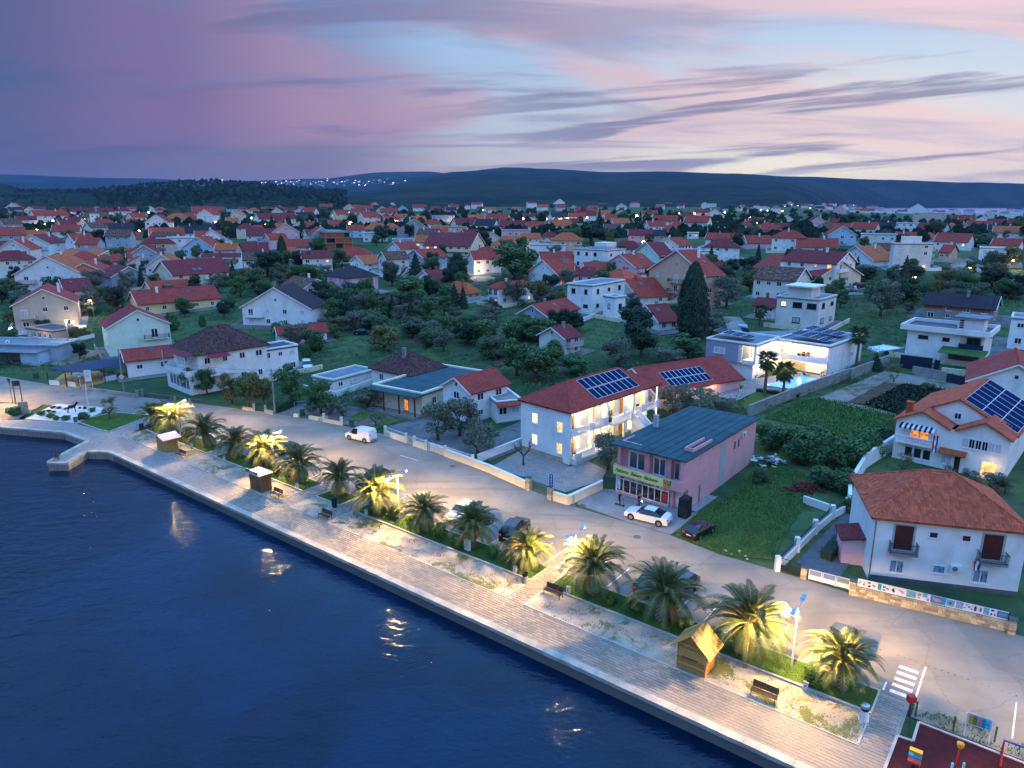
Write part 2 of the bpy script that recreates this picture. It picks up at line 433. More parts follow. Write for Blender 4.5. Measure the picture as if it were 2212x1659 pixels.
t.col(c); t.set(Roughness=.8, Specular_IOR_Level=.3); t.bump(t.noise(v, 30, 3, .6), .25, .01); M['paver'] = t.mat
t = NT('paving_far'); v = t.geo(); br = t.n.new('ShaderNodeTexBrick'); t.l.new(t.mapv(v, (1, 1, 1), (0, 0, -ANG)), br.inputs[0])
br.inputs['Scale'].default_value = 1; br.inputs['Brick Width'].default_value = .5; br.inputs['Row Height'].default_value = .3; br.inputs['Mortar Size'].default_value = .02
br.inputs['Color1'].default_value = (.25, .22, .195, 1); br.inputs['Color2'].default_value = (.33, .295, .265, 1); br.inputs['Mortar'].default_value = (.13, .12, .11, 1)
t.col(t.mix(t.step(t.noise(v, .3, 5, .6), .45, .7, 0, .5), br.outputs[0], (.19, .17, .155))); t.set(Roughness=.85); t.bump(br.outputs['Fac'], -.4, .02); M['paving_far'] = t.mat
mat('kerbstone', 'B4AEA4', .85, .15, 1.2, .3, 15, stain=.3, world=True); mat('quaystone', 'A8A296', .9, .22, .7, .5, 9, stain=.5, world=True); mat('paint', 'D9D6CE', .7, .25, 2.2, world=True)
t = NT('grassblade'); rn = t.n.new('ShaderNodeNewGeometry').outputs['Random Per Island']
t.col(t.mix(rn, (.050, .10, .016), (.13, .20, .04))); t.set(Roughness=.7, Specular_IOR_Level=.2); M['grassblade'] = t.mat
t = NT('meadowblade'); rn = t.n.new('ShaderNodeNewGeometry').outputs['Random Per Island']
t.col(t.mix(rn, (.042, .110, .028), (.115, .205, .050))); t.set(Roughness=.7, Specular_IOR_Level=.2); M['meadowblade'] = t.mat
# water: dark body, small wind ripples
t = NT('water'); v = t.geo()
w1 = t.noise(t.mapv(v, (.55, 1.0, 1), (0, 0, R(20))), .55, 4, .55, .6); w2 = t.noise(t.mapv(v, (.8, 1.3, 1), (0, 0, R(-12))), 2.3, 3, .5, .3)
w3 = t.noise(v, .05, 4, .55, .4)
t.col(t.mix(t.step(w3, .38, .66), (.0008, .0095, .026), (.0012, .020, .056))); t.set(Roughness=.05, IOR=1.33, Specular_IOR_Level=.36)
t.bump(t.math('ADD', t.math('MULTIPLY', w1, .8), t.math('MULTIPLY', w2, .26)), .65, .24); M['water'] = t.mat
t = NT('water_far'); t.col((.03, .09, .22)); t.set(Roughness=.28, IOR=1.33); M['water_far'] = t.mat
# ================================================================== terrain sheet
def landed(x, y):
 if x*NU[0] + y*NU[1] < 44.5: return y > 112 and x < -60
 return not (x < -58 and y < 110)
rows, y_ = [], 30.0
while y_ < 2600: rows.append(y_); y_ *= 1.019
cols = [-1.25 + 2.5*i/150 for i in range(151)]
vs_, fs_ = [], []
for y_ in rows:
 for q in cols:
  x_ = q*y_
  vs_.append((x_, y_, T(x_, y_) - .06 if landed(x_, y_) else -4.0))
W_ = len(cols)
for i in range(len(rows)-1):
 for k in range(W_-1): fs_.append((i*W_+k, i*W_+k+1, (i+1)*W_+k+1, (i+1)*W_+k))
me = bpy.data.meshes.new('terrain'); me.from_pydata(vs_, [], fs_); me.materials.append(M['terrain'])
me.polygons.foreach_set('use_smooth', [True]*len(fs_)); me.update()
tag(obj('terrain', me), kind='structure')
SEA = -1.15
b = MB(); b.face([(-420, -60, SEA), (300, -60, SEA), (300, 140, SEA), (-420, 140, SEA)]); tag(b.build('sea', 'water'), kind='structure')
b = MB(); b.face([(-9000, 2150, -1.0), (12500, 2150, -1.0), (12500, 9000, -1.0), (-9000, 9000, -1.0)]); tag(b.build('bay_water', 'water_far'), kind='structure')
b = MB(); b.face([(-13000, -250, -5.0), (13000, -250, -5.0), (13000, 9500, -5.0), (-13000, 9500, -5.0)]); tag(b.build('seabed', 'terrain'), kind='structure')
SHEETS = []
def drape(name, pts, dz, m, step=4.0, kind='structure', flat=None, parent=None):
 """a sheet over a plan polygon, following the ground"""
 bm = bmesh.new(); SHEETS.append(pts)
 vv = [bm.verts.new((p[0], p[1], 0)) for p in pts]
 bm.faces.new(vv)
 if flat is None:
  xs, ys = [p[0] for p in pts], [p[1] for p in pts]
  for ax, lo, hi in ((0, min(xs), max(xs)), (1, min(ys), max(ys))):
   k = math.floor(lo/step)*step + step
   while k < hi:
    no = (1,0,0) if ax == 0 else (0,1,0)
    bmesh.ops.bisect_plane(bm, geom=bm.verts[:]+bm.edges[:]+bm.faces[:], plane_co=(k if ax==0 else 0, k if ax==1 else 0, 0), plane_no=no)
    k += step
 for q in bm.verts: q.co.z = (T(q.co.x, q.co.y) if flat is None else flat) + dz
 bmesh.ops.recalc_face_normals(bm, faces=bm.faces[:])
 for f in bm.faces:
  if f.normal.z < 0: f.normal_flip()
 me = bpy.data.meshes.new(name); bm.to_mesh(me); bm.free(); me.materials.append(M[m])
 o = obj(name, me, parent)
 if kind and parent is None: o['kind'] = kind
 return o
def PX(fr, pts): return [P(fr, *p).to_2d() for p in pts]
def inpoly(p, poly):
 r_, n = False, len(poly)
 for i in range(n):
  x1, y1 = poly[i][0], poly[i][1]; x2, y2 = poly[(i+1)%n][0], poly[(i+1)%n][1]
  if (y1 > p[1]) != (y2 > p[1]) and p[0] < (x2-x1)*(p[1]-y1)/(y2-y1)+x1: r_ = not r_
 return r_
def grass(name, label, poly, dens, h, m='grassblade', dz=.01, w=.035, ragged=0.0, parent=None):
 """blades of grass over a plan polygon"""
 rg = random.Random(hash(name) % 1000 + len(poly)); xs, ys = [p[0] for p in poly], [p[1] for p in poly]
 N = int(dens*(max(xs)-min(xs))*(max(ys)-min(ys))); b = MB()
 for _ in range(N):
  x, y = rg.uniform(min(xs), max(xs)), rg.uniform(min(ys), max(ys))
  if not inpoly((x, y), poly): continue
  if ragged and (math.sin(x*1.7+y*.9)*math.sin(y*2.3-x*.7)+rg.uniform(-.6,.6)) < ragged: continue
  a, hh, lean = rg.uniform(0, 6.283), h*rg.uniform(.5, 1.25), rg.uniform(.1, .6)
  z = T(x, y)+dz; dx, dy = math.cos(a)*w, math.sin(a)*w
  b.face([(x-dx, y-dy, z), (x+dx, y+dy, z), (x+dy/w*lean*hh, y-dx/w*lean*hh, z+hh)])
 o = b.build(name, m, parent)
 tag(o, label, 'grass', kind='stuff'); return o
# ================================================================== road, promenade, beds
NQ, NP, NB, NG = 39.9, 44.2, 47.8, 50.8       # quay edge, promenade kerb, bed kerb, car park kerb (metres inland)
inl = [(-150,160),(-103.5,139),(-89.7,132.4),(-80.9,128.8),(-67.5,123.4),(-43.1,114.5),(-32.7,109.8),(-26.8,106.4),(-19.2,101.8),(-12,95.2),(-5.2,89.2),(2.3,80.6),(6.2,76.4),(16.6,68.5),(20.7,64.2),(25.1,61.0),(30.3,57.0),(40.5,51.0),(75,26)]
sea_ = [SN(30, NG).to_2d(), SN(-110, NG).to_2d(), (-59.5,111.5), (-69.7,114.4), (-79.3,117.6), (-100,122), (-150,136)]
tag(drape('road', inl + [tuple(p) for p in sea_], .0, 'asphalt', flat=0.0), kind='structure')
PATHS = [(-91.0,-88.8), (-68.9,-66.6), (-62.2,-59.8), (-34.75,-32.9), (-5.8,-3.9)]
BEDS = [(-108.3,-91.0), (-88.8,-68.9), (-66.6,-62.2), (-59.8,-34.75), (-32.9,-5.8)]
# promenade body with its quay wall
prom = [SN(24, NQ), SN(24, 45.0), SN(-3.9, 45.0), SN(-3.9, NG), SN(-5.8, NG), SN(-5.8, NP), SN(-108.3, NP), SN(-110.3, 48.5), SN(-112.3, NG), Vector((-59.5,111.4,0)), Vector((-61.5,103,0)), Vector((-63.3,103.8,0)), Vector((-69,107.3,0)), Vector((-78.6,109.4,0)), Vector((-83,109.8,0)), Vector((-110,114,0)), Vector((-110,109.6,0)),
  Vector((-80,105.5,0)), Vector((-68.5,102.9,0)), Vector((-62.7,98.9,0)), Vector((-63.0,90.5,0)), Vector((-62.5,89.7,0)), Vector((-59.9,89.8,0)), Vector((-60,94.4,0)), Vector((-57.0,94.2,0)), SN(-101, NQ)]
PROM = [(p.x, p.y) for p in prom]
b = MB(); b.prism(PROM, -3.5, -.03)
promenade = tag(b.build('promenade', 'paving_far'), kind='structure')
for s0, s1 in PATHS[:4]:
 drape('path', [SN(s0, NP).to_2d(), SN(s1, NP).to_2d(), SN(s1, NG).to_2d(), SN(s0, NG).to_2d()], -.02, 'paving_far', flat=0.0)
# paving blocks: the nearest 300 single, the rest as one laid surface
def paver_mesh(w, d):
 bb = MB(); e = .012
 bb.face([(-w/2+e, -d/2+e, 0), (w/2-e, -d/2+e, 0), (w/2-e, d/2-e, 0), (-w/2+e, d/2-e, 0)])
 for q in (((-w/2,-d/2),(w/2,-d/2)), ((w/2,-d/2),(w/2,d/2)), ((w/2,d/2),(-w/2,d/2)), ((-w/2,d/2),(-w/2,-d/2))):
  (x0,y0),(x1,y1) = q; f = lambda v_: v_ - math.copysign(e, v_)
  bb.face([(x0,y0,-.04), (x1,y1,-.04), (f(x1),f(y1),0), (f(x0),f(y0),0)])
 return bb
PW, PD = .52, .30
spots = []
def lay(s0, s1, n0, n1):
 k = 0; n_ = n0
 while n_ + PD <= n1 + .02:
  s_ = s0 + (PW/2 if k % 2 else 0)
  while s_ + PW <= s1 + .02:
   spots.append((s_+PW/2, n_+PD/2)); s_ += PW
  n_ += PD; k += 1
lay(-75, 6, NQ+.62, NP-.08)
for s0, s1 in PATHS[1:4]: lay(s0+.12, s1-.12, NP-.05, NG-.1)
lay(-5.7, -4.0, NP-.05, NG-.1)
def pdist(q): p = SN(*q); return (p.x**2 + p.y**2)
spots = [q for q in spots if -50 < proj(SN(*q))[0] < 2260 and proj(SN(*q))[1] < 1700]
spots.sort(key=pdist)
pm = paver_mesh(PW-.012, PD-.012).mesh('paver', 'paver')
rp = random.Random(3)
for s_, n_ in spots[:300]:
 o = obj('paver', pm, promenade, SN(s_, n_, rp.uniform(-.004, .004)), ANG); o.rotation_euler = (rp.uniform(-.006,.006), rp.uniform(-.006,.006), ANG)
b = MB(); ca, sa = math.cos(ANG), math.sin(ANG); proto = paver_mesh(PW-.012, PD-.012)
for s_, n_ in spots[300:]:
 p = SN(s_, n_, rp.uniform(-.004, .004)); k0 = len(b.v)
 tx, ty = rp.uniform(-.01, .01), rp.uniform(-.01, .01)
 b.v += [(p.x+x*ca-y*sa, p.y+x*sa+y*ca, p.z+z+x*tx+y*ty) for x, y, z in proto.v]
 for f in proto.f: b.f.append(tuple(k0+i for i in f)); b.m.append(0); b.uv.append(None)
o = b.build('laid_pavers', 'paver', promenade); weld(o); tag(o, kind='stuff')
# coping slabs along the water
def coping(p, q, w=.6, L=1.6, side=1):
 p, q = Vector(p), Vector(q); d = (q-p); n_ = max(1, round(d.length/L)); d /= n_
 nrm = Vector((-d.y, d.x, 0)).normalized()*side
 an = math.atan2(d.y, d.x); me = None
 for i in range(n_):
  c = p + d*(i+.5)
  if not (-80 < proj(c)[0] < 2300): continue
  if me is None:
   bb = MB(); l_ = d.length/2-.012; bb.box(-l_, -.1 if side > 0 else -w, -.32, l_, w if side > 0 else .1, .0)
   me = bb.mesh('coping_slab', 'quaystone')
  o = obj('coping_slab', me, promenade, c+Vector((0,0,.02+rp.uniform(-.008,.008))), an)
  o.rotation_euler = (rp.uniform(-.008,.008), rp.uniform(-.004,.004), an)
coping(SN(20, NQ), SN(-101, NQ), side=-1)
cl = [(-110,109.6,0), (-80,105.5,0), (-68.5,102.9,0), (-62.7,98.9,0), (-63.0,90.5,0), (-62.5,89.7,0), (-59.9,89.8,0), (-60,94.4,0), (-57.0,94.2,0), tuple(SN(-101,NQ))]
for p, q in zip(cl, cl[1:]): coping(p, q, side=1)
# kerbs
def kerb(p, q, w=.14, h=.12, L=1.0, z0=-.1):
 p, q = Vector(p), Vector(q); d = q-p; n_ = max(1, round(d.length/L)); an = math.atan2(d.y, d.x)
 root = empty('kerb', p, 0); root['kind'] = 'structure'
 bb = MB(); l_ = d.length/n_; bb.box(.006, -w/2, z0, l_-.006, w/2, h)
 me = bb.mesh('kerb_stone', 'kerbstone')
 for i in range(n_): obj('kerb_stone', me, root, d*(i/n_)+Vector((0,0,rp.uniform(-.006,.006))), an)
for s0, s1 in BEDS:
 kerb(SN(s0, NB), SN(s1, NB), .2, .16, 2.2); kerb(SN(s0, NP), SN(s1, NP), .09, .035, 1.0); kerb(SN(s0, NG), SN(s1, NG), .13, .10, 1.5)
 for s_ in (s0+.06, s1-.06): kerb(SN(s_, NP+.1), SN(s_, NB-.12), .1, .04, 1.0); kerb(SN(s_, NB+.12), SN(s_, NG-.1), .12, .10, 1.0)
# sandy beds and grass verges
for i, (s0, s1) in enumerate(BEDS):
 drape('sand_bed', [SN(s0, NP).to_2d(), SN(s1, NP).to_2d(), SN(s1, NB).to_2d(), SN(s0, NB).to_2d()], .01, 'sand', flat=0.0)
 pl = [tuple(SN(s0+.1, NB+.1).to_2d()), tuple(SN(s1-.1, NB+.1).to_2d()), tuple(SN(s1-.1, NG-.08).to_2d()), tuple(SN(s0+.1, NG-.08).to_2d())]
 drape('verge', pl, .06, 'lawn', flat=0.0)
 grass('verge_grass', 'short grass on the kerbed strip under the promenade palms', pl, 130 if s0 > -60 else 60, .07, 'grassblade', .06, .03)
 pl = [tuple(SN(s0+.1, NP+.1).to_2d()), tuple(SN(s1-.1, NP+.1).to_2d()), tuple(SN(s1-.1, NB-.1).to_2d()), tuple(SN(s0+.1, NB-.1).to_2d())]
 grass('weed_tufts', 'thin weeds scattered over the pale sandy bed', pl, 90 if s0 > -60 else 45, .07, 'grassblade', .01, .035, ragged=.6)
# painted markings
mk = MB()
def stripe(s0, s1, n0, n1, z=.005): mk.face([tuple(SN(s0,n0,z)), tuple(SN(s1,n0,z)), tuple(SN(s1,n1,z)), tuple(SN(s0,n1,z))])
for k in range(5): stripe(-5.3, -4.0, 51.15+k*.86, 51.55+k*.86)
stripe(-3.75, -3.62, 51.1, 55.9); stripe(-5.75, -5.62, 51.1, 52.2)
for k in range(3): stripe(-34.5, -33.1, 51.3+k*.95, 51.75+k*.95)
for s_ in (-58,-55.4,-52.8,-50.2,-47.6,-45,-42.4,-39.8,-37.4,-35.6,-31,-28.6,-26.3,-24.1,-21.8,-19.4,-17.0,-13.6,-11.0,-8.4,2.0,4.6,-72,-75,-78,-81,-84): stripe(s_-.05, s_+.05, 51.0, 55.4)
stripe(-69, -65.5, 63.9, 64.02)
tag(mk.build('road_markings', 'paint'), kind='structure')
b = MB(); rp2 = random.Random(5)
for k in range(60):
 s_ = -14 + k*.42
 if rp2.random() < .75: b.box(*(SN(s_, 56.2+rp2.uniform(-.05,.05)).to_2d() - Vector((.05,.05))), .0, *(SN(s_, 56.2).to_2d()+Vector((.05,.05))), .006)
tag(b.build('drain_strip', 'concrete_dark'), kind='structure')
for fr, x, y in (('n',960,132),('n',1040,138),('n',1505,405),('t',890,1155),('t',1110,1213),('k',1895,1030)):
 c = P(fr, x, y); b = MB(); b.lathe([(.42, 0), (.42, .008), (.40, .012)], 14); o = b.build('manhole_cover', 'concrete_dark', None, c+Vector((0,0,.002))); tag(o, kind='structure')
# planted island by the little harbour
isl = PX('t', [(390,1575),(1180,1640),(1300,1590),(1560,1470),(1590,1400),(870,1340),(640,1450)])
drape('gravel_island', isl, .05, 'gravel_white', flat=0.0)
lw = PX('j', [(670,655),(770,620),(880,590),(1030,575),(1285,600),(935,735),(860,722)])
drape('lawn', lw, .055, 'lawn', flat=0.0)
grass('lawn_grass', 'mown bright lawn around the small tree by the little harbour', [tuple(p) for p in lw], 90, .06, 'grassblade', .055, .03)
for p, q in zip(lw, lw[1:]+lw[:1]): kerb((*p, 0), (*q, 0), .14, .10, 1.4)
for p, q in zip(isl, isl[1:]+isl[:1]): kerb((*p, 0), (*q, 0), .14, .09, 1.4)
isl2 = PX('t', [(-400,1600),(270,1575),(700,1330),(640,1325),(-100,1340),(-500,1400)])
drape('gravel_corner', isl2, .05, 'dirt', flat=0.0)
# building plots
drape('bakery_forecourt', PX('n', [(1000,130),(960,20),(1240,-110),(1360,-160),(2060,190),(1790,385),(1400,270)]), .008, 'lotconcrete', flat=0.0)
lotp = PX('n', [(1800,388),(2010,210),(2300,60),(2500,-160),(2700,-260),(3000,-90),(2960,100),(2800,330),(2660,600),(2212,555)])
drape('vacant_lot', lotp, .03, 'meadow')
grass('lot_grass', 'rough grass on the vacant lot beside the pink bakery', [tuple(p) for p in lotp], 60, .22, 'meadowblade', .03, .05)
drape('paved_yard', PX('l', [(0,1290),(300,1120),(690,1280),(790,1210),(1000,1310),(960,1390),(640,1500),(300,1370)]), .02, 'paving_far')
drape('concrete_yard', PX('k', [(1330,690),(1900,560),(2212,720),(2320,800),(2200,960),(1680,860)]), .02, 'yard')
drape('concrete_yard', PX('k', [(400,580),(560,500),(820,480),(1260,560),(1440,640),(1210,720),(950,670),(680,620)]), .02, 'yard')
drape('house_yard', PX('l', [(-220,1100),(290,880),(300,1110),(0,1230)]), .02, 'yard')
gp = PX('k', [(985,640),(1100,570),(1270,590),(1090,650)]); drape('garden_lawn', gp, .04, 'lawn'); gp = PX('k', [(1190,690),(1350,625),(1440,650),(1230,715)]); drape('garden_lawn', gp, .04, 'lawn')
drape('side_lane', PX('o', [(700,480),(1040,130),(1110,190),(1120,400),(960,620),(780,560)]), .02, 'concrete_dark')
me_ = PX('m', [(120,815),(420,690),(560,655),(800,700),(1180,790),(1175,1000),(950,1120),(600,900)])
drape('meadow', me_, .06, 'meadow'); grass('meadow_grass', 'lush long grass in the field behind the bakery hedge', [tuple(p) for p in me_], 25, .4, 'meadowblade', .06, .07)
drape('dirt_track', PX('m', [(560,655),(1090,440),(1600,510),(1760,560),(1740,620),(1560,600),(1090,530),(790,690),(1180,780),(1180,800),(780,720)]), .08, 'dirt')
fld = PX('m', [(790,695),(1090,528),(1250,550),(945,705)]); drape('ploughed_soil', fld, .10, 'soil')
crop = PX('m', [(945,705),(1250,550),(1600,600),(1500,700),(1190,785)]); drape('crop_soil', crop, .10, 'soil')
drape('villa_lawn', PX('u', [(715,1180),(900,1040),(1460,1120),(800,1340)]), .15, 'lawn'); drape('villa_terrace', PX('u', [(380,1010),(830,880),(1500,790),(1830,850),(2090,800),(1480,1080),(900,1040),(640,1170),(420,1100)]), .13, 'lotconcrete')
pool_w = NT('pool_water'); pool_w.col((.05, .22, .65)); pool_w.set(Roughness=.05, IOR=1.33); pool_w.b.inputs['Emission Color'].default_value = (.10, .28, 1.0, 1); pool_w.b.inputs['Emission Strength'].default_value = 1.3  # pool glow is put into the water's own emission, no lamps under it
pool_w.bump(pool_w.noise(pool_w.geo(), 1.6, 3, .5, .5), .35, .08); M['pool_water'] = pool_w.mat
def pool(pts, label, em=True):
 root = empty('swimming_pool', (0,0,0)); tag(root, label, 'pool')
 pts = [tuple(p) for p in pts]
 drape('water_surface', pts, .20, 'pool_water', parent=root)
 cx, cy = sum(p[0] for p in pts)/4, sum(p[1] for p in pts)/4
 for p, q in zip(pts, pts[1:]+pts[:1]):
  p, q = Vector((*p, T(*p))), Vector((*q, T(*q))); d = q-p; b = MB(); b.box(-.25, -.4, -.3, d.length+.25, .0, .26)
  nrm = Vector((-d.y, d.x)); s_ = 1 if nrm.dot(Vector((cx,cy))-p.to_2d()) > 0 else -1
  o = b.build('pool_edge', 'kerbstone', root, p, math.atan2(d.y, d.x))
  if s_ < 0: o.scale = (1, -1, 1)
 return root
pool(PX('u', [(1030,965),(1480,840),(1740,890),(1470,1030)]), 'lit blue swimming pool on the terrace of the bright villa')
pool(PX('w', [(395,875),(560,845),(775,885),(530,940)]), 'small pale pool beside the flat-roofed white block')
drape('back_road', PX('e', [(300,720),(300,700),(690,760),(810,790),(800,830),(560,850),(480,810),(400,770)]), .06, 'asphalt'); drape('back_road', PX('g', [(1880,1470),(2100,1480),(2200,1600),(2212,1700),(1950,1660)]), .06, 'asphalt')
drape('soil_plot', PX('d', [(2000,1500),(2160,1440),(2500,1500),(2350,1620),(1990,1600)]), .08, 'soil'); drape('soil_plot', PX('l', [(0,390),(180,330),(320,340),(250,380),(60,430)]), .08, 'soil')
drape('garden_lawn', PX('t', [(830,400),(800,240),(1000,170),(1420,180),(1450,330),(1150,440),(960,450)]), .08, 'lawn'); drape('garden_lawn', PX('c', [(1420,1110),(1450,1030),(1760,1040),(1740,1110)]), .08, 'lawn')
drape('far_lane', PX('a', [(520,420),(480,400),(560,370),(650,360),(650,385)]), .1, 'dirt'); drape('far_lane', PX('a', [(1780,260),(1760,200),(1800,150),(1900,160),(1930,240)]), .1, 'dirt')
drape('far_lane', PX('i', [(850,1310),(1090,1270),(1330,1255),(1320,1280),(1100,1300),(930,1320)]), .1, 'asphalt'); drape('far_lane', PX('h', [(1360,1390),(1560,1340),(1840,1360),(1830,1380)]), .1, 'asphalt')
# ================================================================== hills on the skyline
def hill(name, prof, dist, base_d, z_base, m, rough=6, seed=1, shore=4700):
 """ridge whose crest stands at the given picture heights"""
 rg = random.Random(seed); b = MB(); N = 160; x0, x1 = prof[0][0], prof[-1][0]; rowsN = 14; vv = []
 def crest(px):
  for (a, ya), (c, yc) in zip(prof, prof[1:]):
   if a <= px <= c: t_ = (px-a)/(c-a); t_ = t_*t_*(3-2*t_); return ya+(yc-ya)*t_
  return prof[-1][1]
 from mathutils import noise as mnoise
 for k in range(rowsN):
  f = k/(rowsN-1)
  for i in range(N+1):
   px = x0+(x1-x0)*i/N; q = (px-1106)/FPX; bd = base_d+(shore-base_d)*sstep(1650, 1900, px); d = bd+(dist-bd)*f; zb = z_base+(-2-z_base)*sstep(1650, 1900, px)
   zt = CAMH+(HOR-crest(px))/FPX*dist/CP
   z = zb+(zt-zb)*(f**.85)
   z += mnoise.noise(Vector((px*.012, f*3, seed)))*rough*math.sin(math.pi*min(1, f*1.0))*2 + (rg.uniform(-1, 1)*rough*.10 if k == rowsN-1 else 0)
   vv.append((q*d, d, z))
 for i in range(N+1): px = x0+(x1-x0)*i/N; vv.append(((px-1106)/FPX*dist*1.3, dist*1.3, z_base-20))
 fs = [(k*(N+1)+i, k*(N+1)+i+1, (k+1)*(N+1)+i+1, (k+1)*(N+1)+i) for k in range(rowsN) for i in range(N)]
 me = bpy.data.meshes.new(name); me.from_pydata(vv, [], fs); me.materials.append(M[m]); me.polygons.foreach_set('use_smooth', [True]*len(fs)); me.update()
 return tag(obj(name, me), kind='structure')
def hillmat(name, c0, c1, sc):
 t = NT(name); v = t.geo(); a = t.noise(v, sc, 7, .65, .4); b = t.noise(t.mapv(v, (1, 2.2, 6)), sc*5, 5, .7)
 c = t.mix(t.step(a, .38, .62), c0, c1); c = t.mix(t.step(b, .45, .65, 0, .75), c, tuple(x*.55 for x in c0))
 t.col(c); t.set(Roughness=1, Specular_IOR_Level=0); t.bump(b, 1, 8); M[name] = t.mat
hillmat('hill_near', (.022, .034, .026), (.050, .058, .040), .004); hillmat('hill_far', (.03, .04, .04), (.055, .062, .06), .0012)
hill('far_hill', [(-500,372),(0,382),(300,390),(520,396),(700,391),(850,378),(930,377),(1010,385),(1200,400)], 6500, 3200, 20, 'hill_far', 8, 3)
hill('main_hill', [(700,432),(780,415),(900,389),(1000,377),(1100,369),(1180,372),(1300,378),(1420,377),(1560,381),(1700,387),(1880,393),(2050,398),(2212,401),(2500,408),(3000,425)], 5200, 2000, 22, 'hill_near', 9, 5, 4600)
hill('wood_hill', [(-600,395),(0,397),(45,400),(90,412),(140,410),(240,416),(330,410),(420,408),(520,402),(600,406),(720,420),(900,436),(1000,444)], 2200, 900, 22, 'hill_near', 4, 8, 900)
# ================================================================== buildings: shared pieces
def solve_h(base, py):
 """height above a base point that is seen at picture height py"""
 lo, hi = 0.0, 40.0
 for _ in range(40):
  m = (lo+hi)/2
  if proj(base + Vector((0,0,m)))[1] > py: lo = m
  else: hi = m
 return lo
WMESH = {}
def win_mesh(frame, pane, style):
 """window 1 x 1 (x, z), facing -y: a frame that stands proud, glass set back in it"""
 key = (frame, pane, style)
 if key in WMESH: return WMESH[key]
 b = MB(); f = .09
 b.box(-.5, -.05, -.5, .5, .02, -.5+f); b.box(-.5, -.05, .5-f, .5, .02, .5); b.box(-.5, -.05, -.5+f, -.5+f, .02, .5-f); b.box(.5-f, -.05, -.5+f, .5, .02, .5-f)
 if style == 2: b.box(-.035, -.045, -.5+f, .035, .015, .5-f)
 if style == 3:
  for k in (-.17, .17): b.box(-.5+f, -.04, k-.02, .5-f, .015, k+.02)
 b.box(-.56, -.10, -.57, .56, .02, -.5)
 fm = b.mesh('window', frame)
 b2 = MB()
 if pane.startswith('shutter'):
  k = -.5+f
  while k < .5-f-.01: b2.box(-.5+f, -.035, k, .5-f, -.005, min(k+.07, .5-f)); k += .085
  b2.box(-.5+f, -.012, -.5+f, .5-f, .0, .5-f)
 else: b2.box(-.5+f, -.012, -.5+f, .5-f, .0, .5-f)
 pm_ = b2.mesh('pane', pane)
 b3 = MB(); b3.v = b.v + b2.v; k0 = len(b.v); b3.f = b.f + [tuple(i+k0 for i in q) for q in b2.f]; b3.m = [0]*len(b.f)+[1]*len(b2.f); b3.uv = [None]*len(b3.f)
 WMESH[key] = (fm, pm_, b3.mesh('window', [frame, pane])); return WMESH[key]
def window(parent, face, pos, z, w, h, pane='glass_dark', frame='white_metal', style=2, split=False, Ly=0, Lx=0, off=0.0):
 """face f: y = 0 wall, l: x = 0 wall, r: x = Lx wall; off: metres in front of that wall"""
 fm, pm_, both = win_mesh(frame, pane, style)
 loc, rz = {'f': ((pos, -.005-off, z), 0), 'l': ((-.005-off, pos, z), -math.pi/2), 'r': ((Lx+.005+off, pos, z), math.pi/2), 'b': ((pos, Ly+.005+off, z), math.pi)}[face]
 o = obj('window', fm if split else both, parent, loc, rz, (w, 1, h))
 if split: obj('pane', pm_, o)
 return o
def rail_mesh(L, h=.95, gap=.12, m='dark_metal', bars='v', th=.02):
 b = MB(); b.box(0, -.025, h-.05, L, .025, h); b.box(0, -.02, .06, L, .02, .10)
 if bars == 'v':
  n = max(2, int(L/gap))
  for k in range(n+1): x = k*L/n; b.box(x-th/2, -th/2, .1, x+th/2, th/2, h-.05)
 elif bars == 'h':
  for k in range(1, 5): b.box(0, -.015, h*k/5, L, .015, h*k/5+.05)
  for k in range(int(L/1.4)+2): x = min(k*1.4, L); b.box(x-.03, -.03, 0, x+.03, .03, h)
 elif bars == 'solid': b.box(0, -.06, 0, L, .06, h)
 return b.mesh('railing', m)
def balcony(parent, face, x0, x1, z, d=1.1, style='v', m='dark_metal', slab='w_white', Ly=0):
 root = None
 b = MB()
 if face == 'f': b.box(x0, -d, z-.16, x1, 0, z)
 else: b.box(-d, x0, z-.16, 0, x1, z)
 o = b.build('balcony', slab, parent)
 L = x1-x0
 if face == 'f':
  obj('railing', rail_mesh(L, m=m, bars=style), o, (x0, -d+.06, z)); s = rail_mesh(d-.1, m=m, bars=style)
  for x in (x0+.05, x1-.05): obj('railing', s, o, (x, 0, z), -math.pi/2)
 else:
  obj('railing', rail_mesh(L, m=m, bars=style), o, (-d+.06, x0, z), math.pi/2); s = rail_mesh(d-.1, m=m, bars=style)
  for y in (x0+.05, x1-.05): obj('railing', s, o, (0, y, z), math.pi)
 return o
